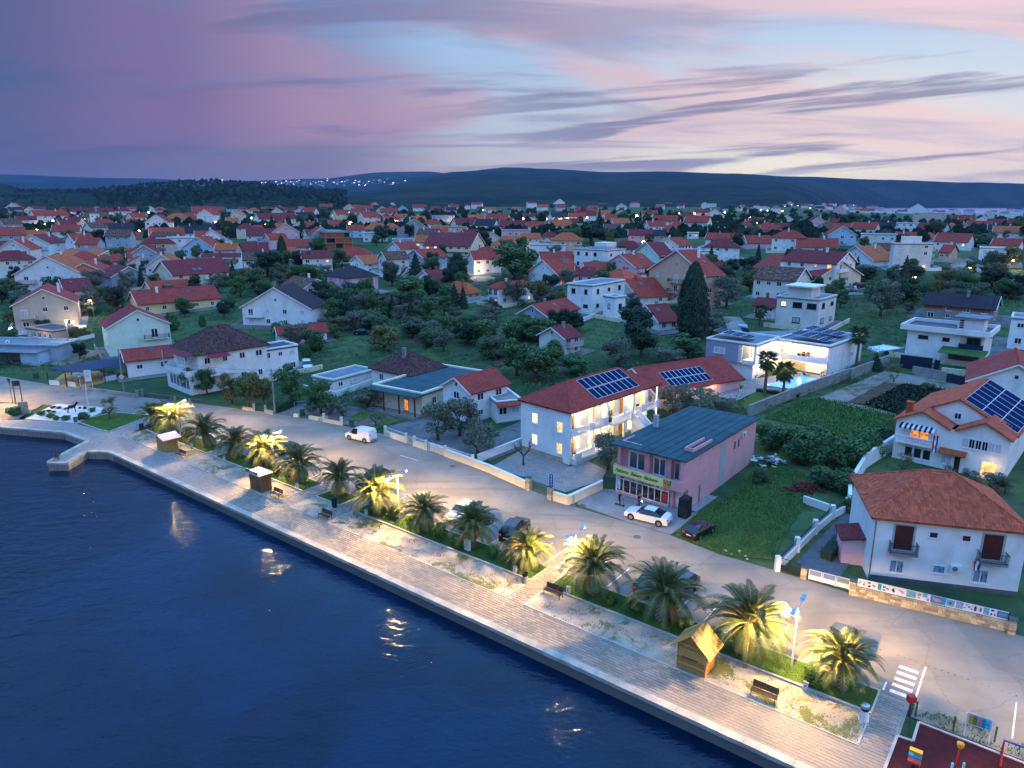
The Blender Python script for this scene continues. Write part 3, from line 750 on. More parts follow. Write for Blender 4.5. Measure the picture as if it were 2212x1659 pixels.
def tiles_on(planes, m, w=.24, l=.36, name='roof_tiles', parent=None):
 """courses of curved clay tiles over the roof planes; a plane is eave0, eave1, top1, top0"""
 b = MB()
 for pl in planes:
  p = [Vector(q) for q in pl]
  if len(p) == 3: p.append(p[2])
  e = (p[1]-p[0]); L = e.length; e /= L
  nrm = e.cross(p[3]-p[0]).normalized()
  if nrm.z < 0: nrm = -nrm
  up = nrm.cross(e).normalized()
  if up.z < 0: up = -up
  H_ = (p[3]-p[0]).dot(up); x3, x2 = (p[3]-p[0]).dot(e), (p[2]-p[0]).dot(e)
  r_ = 0
  while r_*l < H_:
   v0 = r_*l; v1 = min(v0+l*1.15, H_); f = v0/H_
   a0, a1 = x3*f, L+(x2-L)*f; n = int((a1-a0)/w)
   for k in range(n):
    u0 = a0+(a1-a0-n*w)/2+k*w
    pts = []
    for vv, lift in ((v0, .055), (v1, .02)):
     for uu, hh in ((0, 0), (w*.25, .045), (w*.5, .06), (w*.75, .045), (w, 0)):
      pts.append(p[0]+e*(u0+uu)+up*vv+nrm*(hh+lift))
    k0 = len(b.v); b.v += [tuple(q) for q in pts]
    for i in range(4): b.f.append((k0+i, k0+i+1, k0+6+i, k0+5+i)); b.m.append(0); b.uv.append(None)
   r_ += 1
 o = b.build(name, m, parent, smooth=True); o['kind'] = 'stuff'
 return o
def ridge_caps(p, q, m, parent, r_=.14, L=.42):
 p, q = Vector(p), Vector(q); d = q-p; n = max(1, int(d.length/L)); b = MB()
 for i in range(n):
  b.tube([p+d*(i/n)+Vector((0,0,.05)), p+d*((i+1.08)/n)+Vector((0,0,.03))], [r_, r_*.82], 7)
 o = b.build('ridge_tiles', m, parent); o['kind'] = 'stuff'
HOUSES, YARDS = [], []
def roof_planes(kind, Lx, Ly, h, rise, ov):
 """roof planes in the house's own frame: each plane eave0, eave1, top1, top0"""
 k = rise/((Ly if kind in ('gx','hip') and Ly <= Lx or kind == 'gx' else Lx)/2)
 if kind == 'gx':
  z0, z1 = h-ov*k, h+rise; y = Ly/2
  return [[(-ov,-ov,z0),(Lx+ov,-ov,z0),(Lx+ov,y,z1),(-ov,y,z1)], [(Lx+ov,Ly+ov,z0),(-ov,Ly+ov,z0),(-ov,y,z1),(Lx+ov,y,z1)]], [((-ov,y,z1),(Lx+ov,y,z1))]
 if kind == 'gy':
  z0, z1 = h-ov*k, h+rise; x = Lx/2
  return [[(-ov,Ly+ov,z0),(-ov,-ov,z0),(x,-ov,z1),(x,Ly+ov,z1)], [(Lx+ov,-ov,z0),(Lx+ov,Ly+ov,z0),(x,Ly+ov,z1),(x,-ov,z1)]], [((x,-ov,z1),(x,Ly+ov,z1))]
 z0, z1 = h-ov*k, h+rise
 if Ly <= Lx:
  i = Ly/2; a, c = (i, Ly/2, z1), (Lx-i, Ly/2, z1)
  return [[(-ov,-ov,z0),(Lx+ov,-ov,z0),c,a], [(Lx+ov,Ly+ov,z0),(-ov,Ly+ov,z0),a,c], [(-ov,Ly+ov,z0),(-ov,-ov,z0),a], [(Lx+ov,-ov,z0),(Lx+ov,Ly+ov,z0),c]], [(a,c),((-ov,-ov,z0),a),((-ov,Ly+ov,z0),a),((Lx+ov,-ov,z0),c)]
 i = Lx/2; a, c = (Lx/2, i, z1), (Lx/2, Ly-i, z1)
 return [[(-ov,Ly+ov,z0),(-ov,-ov,z0),a,c], [(Lx+ov,-ov,z0),(Lx+ov,Ly+ov,z0),c,a], [(-ov,-ov,z0),(Lx+ov,-ov,z0),a], [(Lx+ov,Ly+ov,z0),(-ov,Ly+ov,z0),c]], [(a,c),((-ov,-ov,z0),a),((Lx+ov,-ov,z0),a),((-ov,Ly+ov,z0),c)]
def roof_obj(planes, m, parent, th=.14, name='roof'):
 b = MB()
 for pl in planes:
  p = [Vector(q) for q in pl]; e = (p[1]-p[0]).normalized(); n_ = e.cross(p[-1]-p[0]).normalized(); up = n_.cross(e)
  if up.z < 0: up = -up
  uv = [((q-p[0]).dot(e), (q-p[0]).dot(up)) for q in p]
  b.slab(pl, th, 0, uv)
 return b.build(name, m, parent)
def house(fr, A, B, C, base, roof='gx', rc='red', wc='white', fl=2, wins=(2, 3), rise=None, pitch=.54, ov=.5, lit=0, shut=None, tiles=None, chim=1, bal=(), label=None, cat='house',
   name='house', LA=None, LC=None, seed=None, wh=1.15, below=1.2, split=False, flatm='slabroof', wallonly=False, group=None, frame='white_metal', hfix=None):
 """a building from the picture places of its nearest eave corner B and the eave ends A (its left wall) and C (its right wall)"""
 bx, by = V(fr, *B); base_pt = PV(bx, V(fr, 0, base)[1])
 h = hfix or solve_h(base_pt, by); zt = base_pt.z + h
 Bp = Vector((base_pt.x, base_pt.y)); eA = eC = None
 if A: a = PV(*V(fr, *A), zabs=zt).to_2d()-Bp; LA = LA or a.length; eA = a.normalized()
 if C: c = PV(*V(fr, *C), zabs=zt).to_2d()-Bp; LC = LC or c.length; eC = c.normalized()
 if eA is None: eA = Vector((-eC.y, eC.x))
 if eC is None: eC = Vector((eA.y, -eA.x))
 ax, ay = math.atan2(eC.y, eC.x), math.atan2(eA.y, eA.x) - math.pi/2
 d = (ay-ax+math.pi) % (2*math.pi)-math.pi
 wgt = .5 if (A and C) else (0 if C else 1)
 if A and C: wgt = LA/(LA+LC)
 rz = ax + d*wgt
 return build_house(base_pt, rz, LC, LA, h, roof, rc, wc, fl, wins, rise, pitch, ov, lit, shut, tiles, chim, bal, label, cat, name, seed, wh, below, split, flatm, wallonly, group, frame)
def build_house(base_pt, rz, Lx, Ly, h, roof, rc, wc, fl, wins, rise, pitch, ov, lit, shut, tiles, chim, bal, label, cat, name, seed, wh, below, split, flatm, wallonly, group, frame):
 rg = random.Random(seed if seed is not None else int(base_pt.x*7+base_pt.y*13))
 root = empty(name, base_pt, rz)
 wm = 'w_'+wc if 'w_'+wc in M else wc
 W = MB(); z0 = -below
 if rise is None: rise = (Ly if roof == 'gx' else Lx if roof == 'gy' else min(Lx, Ly))/2*pitch
 H_ = dict(root=root, Lx=Lx, Ly=Ly, h=h, rise=rise, wc=wc, rc=rc, roof=roof, fl=fl, base=base_pt, rz=rz, label=label)
 HOUSES.append(H_)
 tag(root, label, cat, group)
 if not wallonly:
  c = [(0,0),(Lx,0),(Lx,Ly),(0,Ly)]
  top = h if roof in ('gx','gy') else h
  for i in range(4):
   p, q = c[i], c[(i+1)%4]; pts = [(*p,z0),(*q,z0),(*q,h),(*p,h)]
   if roof == 'gx' and i in (1, 3): pts = [(*p,z0),(*q,z0),(*q,h),((p[0]+q[0])/2,(p[1]+q[1])/2,h+rise-.08),(*p,h)]
   if roof == 'gy' and i in (0, 2): pts = [(*p,z0),(*q,z0),(*q,h),((p[0]+q[0])/2,(p[1]+q[1])/2,h+rise-.08),(*p,h)]
   W.face(pts)
  if roof in ('flat',): W.face([(*p, h-.02) for p in c])
  H_['wall'] = W.build('wall', wm, root)
 if roof == 'none': ro = None
 elif roof == 'flat':
  b = MB(); t_ = .3; o_ = ov*.3
  b.box(-o_, -o_, h-.25, Lx+o_, Ly+o_, h+.02, 0)
  for x0, y0, x1, y1 in ((-o_,-o_,Lx+o_,.2),(-o_,Ly-.2,Lx+o_,Ly+o_),(-o_,.2,.2,Ly-.2),(Lx-.2,.2,Lx+o_,Ly-.2)): b.box(x0, y0, h+.02, x1, y1, h+t_, 1)
  ro = b.build('roof', [flatm, wm], root)
 else:
  planes, ridges = roof_planes(roof, Lx, Ly, h, rise, ov)
  ro = roof_obj(planes, 'r_'+rc, root)
  if tiles:
   tiles_on(planes, tiles, parent=ro)
   for p, q in ridges: ridge_caps(p, q, tiles, ro)
 H_['roofobj'] = ro
 if roof in ('gx', 'gy'):
  b = MB(); k_ = rise/((Ly if roof == 'gx' else Lx)/2); L_ = Ly if roof == 'gx' else Lx
  for a0, a1 in ((-ov, L_/2), (L_+ov, L_/2)):
   q = [(a0, h-ov*k_+.03), (a1, h+rise+.03)]; pts = [(-ov-.06, a, z) for a, z in q]+[(-ov+.04, a, z) for a, z in q[::-1]]
   b.slab(pts if roof == 'gx' else [(y, x, z) for x, y, z in pts], .24)
  b.build('bargeboard', 'w_white', ro)
  if rg.random() < .3:
   x0, f0 = (Lx if roof == 'gx' else Ly)*rg.uniform(.25, .7), rg.uniform(.35, .6); P_ = [(x0, L_/2*f0), (x0+.9, L_/2*f0), (x0+.9, L_/2*f0+1.1), (x0, L_/2*f0+1.1)]
   b = MB(); b.slab([((x, y) if roof == 'gx' else (y, x)) + (h+y*k_+.12,) for x, y in P_], .1); b.build('skylight', 'glass_dark', ro)
 if base_pt.y < 330 and base_pt.y > 118 and not wallonly:
  m_ = rg.uniform(1.5, 3); Mx = Matrix.Rotation(rz, 2); pl = [base_pt.to_2d()+Mx @ Vector(q) for q in ((-m_, -m_*1.5), (Lx+m_, -m_*1.5), (Lx+m_, Ly+m_), (-m_, Ly+m_))]
  if all(p.y > 122 for p in pl): drape('yard', pl, .05, rg.choice(('yard', 'dirt', 'lotconcrete', 'yard')), 5.0); YARDS.append((pl, root))
 if chim and roof not in ('flat', 'none'):
  cx, cy = Lx*rg.uniform(.25, .75), Ly*(.5+rg.uniform(.04, .16)*rg.choice((-1, 1))); zr = h+rise*.72
  b = MB(); b.box(cx-.28, cy-.28, zr-.6, cx+.28, cy+.28, h+rise+.7); b.box(cx-.36, cy-.36, h+rise+.7, cx+.36, cy+.36, h+rise+.82); b.build('chimney', rg.choice(['w_white','w_white','brickred','concrete']), ro)
 nl, nf = wins; fh = h/fl; k_lit = lit
 slots = [('l', Ly*(i+.5)/nl, f) for f in range(fl) for i in range(nl)] + [('f', Lx*(i+.5)/nf, f) for f in range(fl) for i in range(nf)]
 rg.shuffle(slots)
 for face, pos, f in slots:
  if rg.random() < .10 and len(slots) > 4: continue
  z = fh*f+fh*.56; w_ = wh*rg.choice((.8, 1, 1, 1.25)); hh = 1.25 if rg.random() < .75 else .9
  hb = [bb for bb in bal if bb[0] == face and bb[3] == f and bb[1] <= pos <= bb[2]]
  if hb: w_, hh, z = 1.5, 2.05, fh*f+1.12
  pane = 'glass_dark'; r_ = rg.random()
  if k_lit > 0: pane = rg.choice(('lit_warm','lit_warm','lit_orange','lit_white')); k_lit -= 1
  elif shut and r_ < .6: pane = 'shutter_'+shut
  elif r_ < .3: pane = 'shutter_grey'
  window(root, face, pos, z, w_, min(hh, fh*.75), pane, frame, 2, split)
 if roof in ('gx','gy') and rise > 1.3:
  face, L_ = ('l', Ly) if roof == 'gx' else ('f', Lx)
  window(root, face, L_/2, h+rise*.36, .6, .7, 'glass_dark', frame, 1, split)
 for bb in bal:
  balcony(root, bb[0], bb[1], bb[2], fh*bb[3]+.02, style=bb[4] if len(bb) > 4 else 'v', m=bb[5] if len(bb) > 5 else 'dark_metal', slab=wm)
 return H_
def span(fr, x0, x1, ye, yb, kind='f', rc='red', wc='white', rot=0, fl=None, **k):
 """a farther building from the picture span of its walls, its eave and its base"""
 (px0, pe), (px1, pb) = V(fr, x0, ye), V(fr, x1, yb)
 bp = PV((px0+px1)/2, pb); dep = bp.y*CP-(bp.z-CAMH)*SP
 h = max(2.8, (pb-pe)/FPX*dep*1.08); Wm = (px1-px0)/FPX*dep*1.08
 fl = fl or (1 if h < 4.2 else 2 if h < 7.8 else 3)
 view = math.atan2(bp.x, bp.y); r = R(rot)
 d = min(max(.66*Wm, 7.0), 11.5)
 L = (Wm - d*abs(math.sin(r)))/max(.3, math.cos(r)); L = max(L, 3.5)
 rz = -view + r
 ex, ey = Vector((math.cos(rz), math.sin(rz))), Vector((-math.sin(rz), math.cos(rz)))
 c0 = bp.to_2d() - ex*L/2
 if rot > 0: c0 = bp.to_2d() + Vector((math.cos(view), -math.sin(view)))*(-Wm/2 + d*math.sin(r))
 if rot < 0: c0 = bp.to_2d() - Vector((math.cos(view), -math.sin(view)))*Wm/2
 roof = {'f': 'gx', 'g': 'gy', 'h': 'hip', 'x': 'flat'}[kind]
 base = Vector((c0.x, c0.y, bp.z))
 a = dict(wins=(2, max(2, min(5, int(L/3)))), rise=None, pitch=.66, ov=.45, lit=0, shut=None, tiles=None, chim=1 if rnd.random() < .6 else 0, bal=(), label=None, cat='house', name='house', seed=None, wh=1.2, below=2.0, split=False, flatm='slabroof', wallonly=False, group='houses of the town', frame='white_metal')
 if rnd.random() < .22 and not k.get('lit'): a['lit'] = 1
 a.update(k)
 return build_house(base, rz, L, d, h, roof, rc, wc, fl, a['wins'], a['rise'], a['pitch'], a['ov'], a['lit'], a['shut'], a['tiles'], a['chim'], a['bal'], a['label'], a['cat'], a['name'], a['seed'], a['wh'], a['below'], a['split'], a['flatm'], a['wallonly'], a['group'], a['frame'])
# ================================================================== the middle distance, house by house
house('a', (-60,1255), (215,1325), (890,1315), 1681, 'gy', 'red', 'beige', 2, (3, 3), shut='grey', bal=(('f', 1.2, 4.4, 1, 'solid', 'w_beige'),), label='large beige two-storey house with red gable and long side wall, beside the lit garden')
house('a', (70,895), (215,930), (800,960), 1150, 'gy', 'orange', 'white', 2, (2, 3), bal=(('f', 1.5, 7, 1, 'solid', 'w_rose'),), label='pale gabled house with glazed upstairs balcony, behind the large beige house')
house('a', (735,870), (830,930), (1310,930), 1130, 'gy', 'red', 'salmon', 2, (1, 2), label='salmon pink gabled house with two white balcony windows')
house('a', (710,1100), (865,1140), (1185,1120), 1310, 'gx', 'maroon', 'cream', 2, (2, 2), lit=1, label='cream house with dark red roof and lit ground floor, above the pole lamp')
house('a', (1310,925), (1450,960), (1850,925), 1150, 'gy', 'maroon', 'greyblue', 2, (1, 0), chim=0, label='windowless grey rendered gable house with dark red roof')
house('a', (1560,780), (1650,800), (1980,790), 925, 'gy', 'red', 'white', 2, (1, 3), label='white gabled house with a row of small porch windows')
house('a', (1560,690), (1635,712), (2005,705), 800, 'gx', 'red', 'white', 1, (1, 3), label='long low white house with plain red roof and white gable')
house('a', (300,525), (650,530), (735,510), 690, 'gx', 'maroon', 'white', 2, (2, 1), bal=(('l', 1, 5, 1),), label='white house whose broad gable with a balcony stands behind a dark conifer')
house('a', (540,640), (580,720), (1150,722), 872, 'flat', 'red', 'cream', 1, (0, 4), lit=2, label='wide low house with two orange front gables and lit veranda', chim=0)
Hd = HOUSES[-1]
for k in (0, 1):
 w_ = Hd['Lx']*.47; x0 = Hd['Lx']*(.02+.5*k); pl, rd = roof_planes('gy', w_, Hd['Ly']*.8, .1, w_*.2, .4)
 o = roof_obj([[(x+x0, y, z+Hd['h']) for x, y, z in q] for q in pl], 'r_orange', Hd['root'])
 b = MB(); b.face([(x0, .1, Hd['h']), (x0+w_, .1, Hd['h']), (x0+w_/2, .1, Hd['h']+w_*.2)]); b.build('gable', 'w_cream', Hd['root'])
house('c', (190,895), (390,938), (1090,880), 1100, 'gx', 'maroon', 'cream', 2, (1, 4), shut='red', bal=(('f', 5.5, 8, 1, 'solid', 'w_white'), ('f', 10.5, 16, 1, 'solid', 'w_white')), label='long cream house with red shutters and two solar collectors on its dark red roof')
Hd = HOUSES[-1]
for k in range(2):
 b = MB(); p_ = Hd['Ly']/2; kk = Hd['rise']/p_
 b.slab([(7.5+k*1.7, 1.2, Hd['h']+1.2*kk+.15), (9.0+k*1.7, 1.2, Hd['h']+1.2*kk+.15), (9.0+k*1.7, 2.7, Hd['h']+2.7*kk+.15), (7.5+k*1.7, 2.7, Hd['h']+2.7*kk+.15)], .08); b.build('solar_collector', 'glass_dark', Hd['root'])
house('c', (665,695), (760,700), (1210,700), 885, 'gx', 'maroon', 'white', 2, (1, 3), shut='grey', label='tall white house with broad maroon roof and side balconies')
house('c', (630,780), (740,787), (1150,787), 940, 'gx', 'brown', 'white', 2, (1, 2), label='white house with weathered brown tile roof, behind the long cream house')
house('c', (-60,1095), (105,1115), (620,1080), 1210, 'gx', 'red', 'cream', 1, (1, 2), shut='red', label='low cream house with bright red roof, between two long houses')
house('c', (-243,1260), (-53,1310), (980,1230), 1470, 'gx', 'red', 'yellow', 1, (2, 5), wh=1.2, tiles='t_red', split=True, label='long low yellow and white house with red tiled roof and white chimney')
house('b', (1215,435), (1420,510), (2175,450), 900, 'gy', 'maroon', 'mint', 2, (1, 0), tiles='t_maroon', chim=0, ov=.35, split=True, label='pale mint green gabled house with maroon roof and recessed balcony')
Hm = HOUSES[-1]
b = MB(); b.box(Hm['Lx']*.56, -.03, 3.6, Hm['Lx']*.96, .02, 6.0); b.build('recess', 'w_offwhite', Hm['root']); window(Hm['root'], 'f', Hm['Lx']*.74, 4.75, 1.5, 2.3, off=.04); balcony(Hm['root'], 'f', Hm['Lx']*.56, Hm['Lx']*.97, 3.55, .9, 'h', 'wood_dark', 'w_mint')
house('j', (1010,85), (1097,125), (1500,85), 278, 'gx', 'red', 'white', 1, (1, 2), tiles='t_red', split=True, chim=0, label='low white house with orange red tiled roof beside the blue terrace canopy')
house('q', (215,365), (590,467), (1418,335), 985, 'hip', 'brown', 'white', 2, (3, 4), tiles='t_brown', rise=3.6, split=True, chim=0, ov=.5, shut='grey', label='big white house with mottled brown pyramid roof and dark red awnings')
Hq = HOUSES[-1]
def awning(H_, face, a0, a1, z, d=2.2, drop=.5, posts=True, m='awning_red', thick=.06):
 b = MB(); P_ = [(a0, 0, z), (a1, 0, z), (a1, -d, z-drop), (a0, -d, z-drop)]
 if face == 'l': P_ = [(y, x, zz) for x, y, zz in P_]
 b.slab(P_, thick); o = b.build('awning', m, H_['root'])
 if posts:
  for q in P_[2:]:
   b = MB(); b.box(q[0]-.04, q[1]-.04, z-3.2, q[0]+.04, q[1]+.04, q[2]-.05); b.build('post', 'white_metal', o)
awning(Hq, 'l', .5, Hq['Ly']*.98, Hq['h']-.15, 2.2, .35); awning(Hq, 'f', 1.5, 5.2, Hq['h']-.3, 2.4, .5)
balcony(Hq['root'], 'f', 1.2, 6.2, Hq['h']*.46, 2.0, 'v', 'white_metal', 'w_white'); balcony(Hq['root'], 'l', .3, Hq['Ly']-.3, Hq['h']*.46, 2.2, 'solid', 'w_white', 'w_white')
for k in range(6): window(Hq['root'], 'l', 1+k*1.45, 1.9, 1.3, 2.2, 'glass_dark', off=1.8)
b = MB(); b.box(-1.8, .3, -1, 0, Hq['Ly']-.3, Hq['h']*.46-.17); b.build('glazed_porch', 'w_white', Hq['root'])
house('q', (870,430), (1065,485), (1815,365), 830, 'flat', 'red', 'white', 2, (1, 5), split=True, flatm='membrane', label='flat-roofed white extension with peeling render beside the pyramid roof')
house('q', (1505,180), (1590,222), (2195,178), 375, 'gx', 'red', 'white', 1, (1, 2), tiles='t_red', shut='red', chim=0, label='small white outbuilding with red tiled roof and red shutters')
house('k', (715,262), (880,300), (1222,205), 400, 'flat', 'red', 'offwhite', 1, (1, 3), label='low grey flat-roofed shed behind the green tree', cat='shed')
house('k', (1200,178), (1545,243), (1830,170), 420, 'hip', 'brown', 'white', 1, (2, 2), tiles='t_brown', rise=2.9, lit=1, label='white bungalow with old brown pyramid roof and lit side room')
house('k', (1265,330), (1640,415), (2150,225), 605, 'flat', 'red', 'cream', 1, (0, 3), flatm='membrane', ov=1.2, label='flat-roofed cream bungalow with red posted porch and lit orange door')
Hk = HOUSES[-1]; ly = Hk['Ly']
for k in range(4):
 b = MB(); y_ = .1+k*(ly-.3)/3; b.box(-1.7, y_, -.3, -1.5, y_+.2, Hk['h']-.2); b.build('porch_post', 'red_metal', Hk['root'])
b = MB(); b.slab([(-2.1,-.4,Hk['h']-.05),(0.2,-.4,Hk['h']+.1),(0.2,ly+.3,Hk['h']+.1),(-2.1,ly+.3,Hk['h']-.05)], .12); b.build('porch_roof', 'membrane', Hk['root'])
b = MB(); b.box(-2.0, 0, -.5, 0, ly, .25); b.build('porch_floor', 'concrete', Hk['root'])
window(Hk['root'], 'l', ly*.33, 1.4, 1.0, 2.2, 'lit_orange', 'wood', 2, True); window(Hk['root'], 'l', ly*.68, 1.7, 1.1, 1.3, 'shutter_grey', split=True)
house('k', (1800,335), (2055,395), (2377,319), 665, 'gx', 'red', 'white', 2, (1, 2), tiles='t_red', shut='red', split=True, chim=0, label='small white gabled house with red tiled roof behind the olive trees')
house('l', (-130,640), (60,735), (290,735), 905, 'flat', 'red', 'white', 1, (0, 2), LA=8, flatm='concrete', label='low white house with red tiled eave and arched door, next to the guest house')
Hl = HOUSES[-1]; roof_obj([[(-.2,-1.2,Hl['h']-.35),(Hl['Lx'],-1.2,Hl['h']-.35),(Hl['Lx'],.3,Hl['h']+.35),(-.2,.3,Hl['h']+.35)]], 'r_red', Hl['root'], name='tiled_eave')
house('d', (-86,1060), (212,1105), (545,1075), 1300, 'gy', 'brown', 'white', 2, (2, 2), bal=(('f', .5, 6, 1),), label='white gabled house with brown roof and long dark-railed balcony')
house('zb', (1,1175), (-10,1262), (470,1300), 1430, 'gy', 'dark', 'white', 2, (1, 4), bal=(('f', 1, 6, 1, 'v', 'white_metal'),), LA=10, label='white chalet-like house with dark overhanging roof and balustrade')
house('d', (495,935), (790,968), (1150,935), 1215, 'hip', 'dark', 'pink', 2, (3, 3), shut='grey', bal=(('f', 3, 8, 1, 'solid', 'w_rose'),), label='pink two-storey house with dark hip roof')
house('d', (835,770), (985,792), (1465,755), 910, 'gx', 'orange', 'white', 2, (1, 4), lit=2, bal=(('f', 3, 8, 1),), label='white house with bright orange roof and a lamp on its gable')
house('d', (1240,590), (1445,602), (1690,592), 700, 'gx', 'red', 'white', 2, (2, 2), label='white house with two small windows in its gable under a red roof')
house('d', (1480,700), (1740,715), (2065,695), 890, 'gx', 'red', 'greyblue', 2, (1, 3), label='grey rendered house with red roof behind the fir tree')
house('e', (-45,365), (495,382), (552,350), 530, 'gy', 'maroon', 'cream', 2, (6, 1), lit=2, wh=1.3, bal=(('l', 1, 14, 1, 'solid', 'w_cream'),), label='long cream terrace house with maroon roof and lit arches')
house('d', (1670,1000), (1930,1045), (2165,1000), 1130, 'gx', 'maroon', 'white', 1, (1, 2), label='white gable house with maroon roof and outside stair')
house('e', (105,945), (450,978), (655,962), 1090, 'hip', 'orange', 'beige', 1, (2, 2), rise=2.6, label='bungalow with wide orange hip roof beside the twin firs')
house('e', (655,905), (850,917), (1370,882), 1150, 'hip', 'red', 'white', 2, (2, 3), lit=2, bal=(('l', .5, 4, 1),), label='white house under a low red hip roof, half hidden by bare branches')
house('e', (1300,700), (1620,752), (1890,722), 900, 'gx', 'red', 'white', 2, (0, 3), lit=0, label='tall white gable house with red roof and arched lit ground floor')
for k in range(3): window(HOUSES[-1]['root'], 'f', 1.5+k*2.4, 1.2, 1.5, 1.6, 'lit_orange', 'w_white', 1)
house('e', (1095,1240), (1470,1275), (1900,1180), 1455, 'gx', 'red', 'greyblue', 1, (1, 3), pitch=.55, tiles='t_red', label='grey white bungalow with steep red tiled gable and brick chimney')
house('l', (560,165), (640,180), (760,150), 335, 'gx', 'maroon', 'offwhite', 2, (1, 2), bal=(('f', .3, 5, 1, 'solid', 'w_grey'),), LA=7, label='old white house with grey balcony, in the gardens behind the guest house')
house('g', (-33,604), (405,628), (655,612), 890, 'flat', 'red', 'white', 2, (4, 3), frame='dark_metal', chim=0, label='white flat-roofed block with roof terrace railing and stair tower')
Hb = HOUSES[-1]
b = MB(); b.box(Hb['Lx']*.2, Hb['Ly']*.15, Hb['h'], Hb['Lx']*.75, Hb['Ly']*.5, Hb['h']+2.6); b.build('stair_tower', 'w_white', Hb['root'])
obj('railing', rail_mesh(Hb['Ly'], 1.0, .2, bars='h'), Hb['root'], (.1, 0, Hb['h']+.3), math.pi/2); obj('railing', rail_mesh(Hb['Lx'], 1.0, .2, bars='h'), Hb['root'], (0, .1, Hb['h']+.3))
house('g', (-113,1055), (200,1080), (635,1010), 1450, 'flat', 'red', 'white', 2, (2, 3), frame='dark_metal', label='modern white cubic house with black window frames and open loggia')
house('g', (340,1210), (495,1228), (650,1214), 1500, 'flat', 'red', 'white', 1, (1, 1), frame='dark_metal', label='single-storey white cube in front of the modern cubic house')
house('g', (815,660), (1065,702), (1200,690), 795, 'gx', 'maroon', 'mint', 2, (0, 2), bal=(('f', .5, 4, 1),), label='pale green white gable house with maroon roof and skylight')
house('g', (380,800), (760,838), (1005,815), 970, 'gx', 'red', 'rose', 2, (2, 2), bal=(('f', 1, 6, 1, 'solid', 'w_rose'),), label='rose pink house with stepped red roof and two arches')
house('g', (230,975), (620,1003), (900,975), 1130, 'hip', 'orange', 'beige', 1, (2, 2), tiles='t_orange', rise=2.6, label='house with large orange hip roof and striped veranda blind')
house('g', (1045,545), (1310,560), (1465,547), 640, 'gx', 'red', 'white', 1, (2, 0), label='white house with four arches under a red roof')
for k in range(4): window(HOUSES[-1]['root'], 'f', 1.1+k*HOUSES[-1]['Lx']/4.2, 1.5, 1.4, 2.2, 'glass_dark', 'w_white', 1)
house('g', (1010,858), (1640,946), (1815,922), 1350, 'gx', 'red', 'peach', 3, (3, 2), bal=(('l', 9, 13.5, 1, 'h', 'wood_dark'), ('l', 9, 13.5, 2, 'h', 'wood_dark')), lit=1, label='tall peach coloured three-storey house with dark balconies beside the big cypress')
house('g', (625,1130), (800,1217), (1000,1172), 1330, 'gx', 'red', 'offwhite', 1, (1, 2), label='small pale house with red roof in front of the peach house')
house('g', (845,1440), (1060,1532), (1240,1502), 1660, 'gx', 'maroon', 'white', 1, (1, 2), tiles='t_maroon', shut='red', label='tiny white house with dark red tiles beside the dark pine')
house('h', (830,925), (1457,972), (1705,945), 1320, 'gy', 'maroon', 'white', 3, (4, 2), lit=2, shut='red', bal=(('f', .3, 7.6, 2, 'solid', 'w_white'), ('f', .3, 7.6, 1)), label='long white three-storey house with maroon roof and stacked balconies')
house('h', (755,1012), (1270,1132), (1440,1082), 1330, 'gy', 'red', 'cream', 2, (3, 2), bal=(('f', .2, 5, 1, 'solid', 'w_cream'),), label='cream house with red roof and arched balconies between two long houses')
house('h', (450,1152), (940,1192), (1125,1150), 1480, 'gy', 'brown', 'offwhite', 2, (4, 1), label='off-white house with weathered brown roof and a row of small windows')
house('h', (1650,890), (1960,934), (2090,912), 1025, 'gx', 'orange', 'white', 1, (1, 1), lit=0, label='white gable house with orange roof beside the tall apartment block')
house('h', (715,1405), (1235,1447), (1560,1395), 1840, 'flat', 'red', 'offwhite', 2, (3, 2), frame='dark_metal', wh=1.7, lit=1, label='modern stone-faced block with roof pavilion and black framed windows')
Hs = HOUSES[-1]; b = MB(); b.box(Hs['Lx']*.1, Hs['Ly']*.25, Hs['h'], Hs['Lx']*.62, Hs['Ly']*.8, Hs['h']+2.5); o = b.build('roof_pavilion', 'w_offwhite', Hs['root'])
b = MB(); b.box(0, Hs['Ly']*.15, Hs['h']+2.5, Hs['Lx']*.68, Hs['Ly']*.85, Hs['h']+2.8); b.build('pavilion_roof', 'w_white', Hs['root'])
house('h', (470,1500), (690,1530), (720,1520), 1690, 'gy', 'maroon', 'white', 2, (2, 0), LC=6, label='white house with small maroon roof beside the stone-faced block')
house('i', (630,732), (1003,728), (1155,727), 1060, 'flat', 'red', 'offwhite', 4, (3, 3), lit=1, bal=(('f', .5, 8, 1, 'solid', 'w_grey'), ('f', .5, 8, 2, 'solid', 'w_grey'), ('f', .5, 8, 3, 'solid', 'w_grey')), label='pale four-storey apartment block with balconies and one lit window')
Hi = HOUSES[-1]; b = MB(); b.box(Hi['Lx']*.1, Hi['Ly']*.3, Hi['h'], Hi['Lx']*.6, Hi['Ly']*.8, Hi['h']+2.4); b.build('penthouse', 'w_white', Hi['root'])
house('i', (1305,987), (1640,997), (1790,967), 1085, 'gx', 'slate', 'white', 1, (1, 1), label='low white gable house with black roof behind the park lamp')
house('w', (1035,345), (1835,408), (1945,362), 590, 'gy', 'dark', 'stonegrey', 2, (4, 1), shut='red', label='half-finished grey house with brick courses under a dark roof')
Hw = HOUSES[-1]
for k in range(3): b = MB(); y_ = .6+k*Hw['Ly']/3; b.box(-.06, y_, Hw['h']-1.1, .0, y_+Hw['Ly']/3-.8, Hw['h']-.25); b.build('brick_panel', 'brickred', Hw['root'])
house('w', (1880,1000), (1530,1240), (2640,1320), 1480, 'gy', 'red', 'white', 2, (0, 0), LA=14, tiles='t_red', label='white gable house with red roof behind the house with the flag', chim=0)
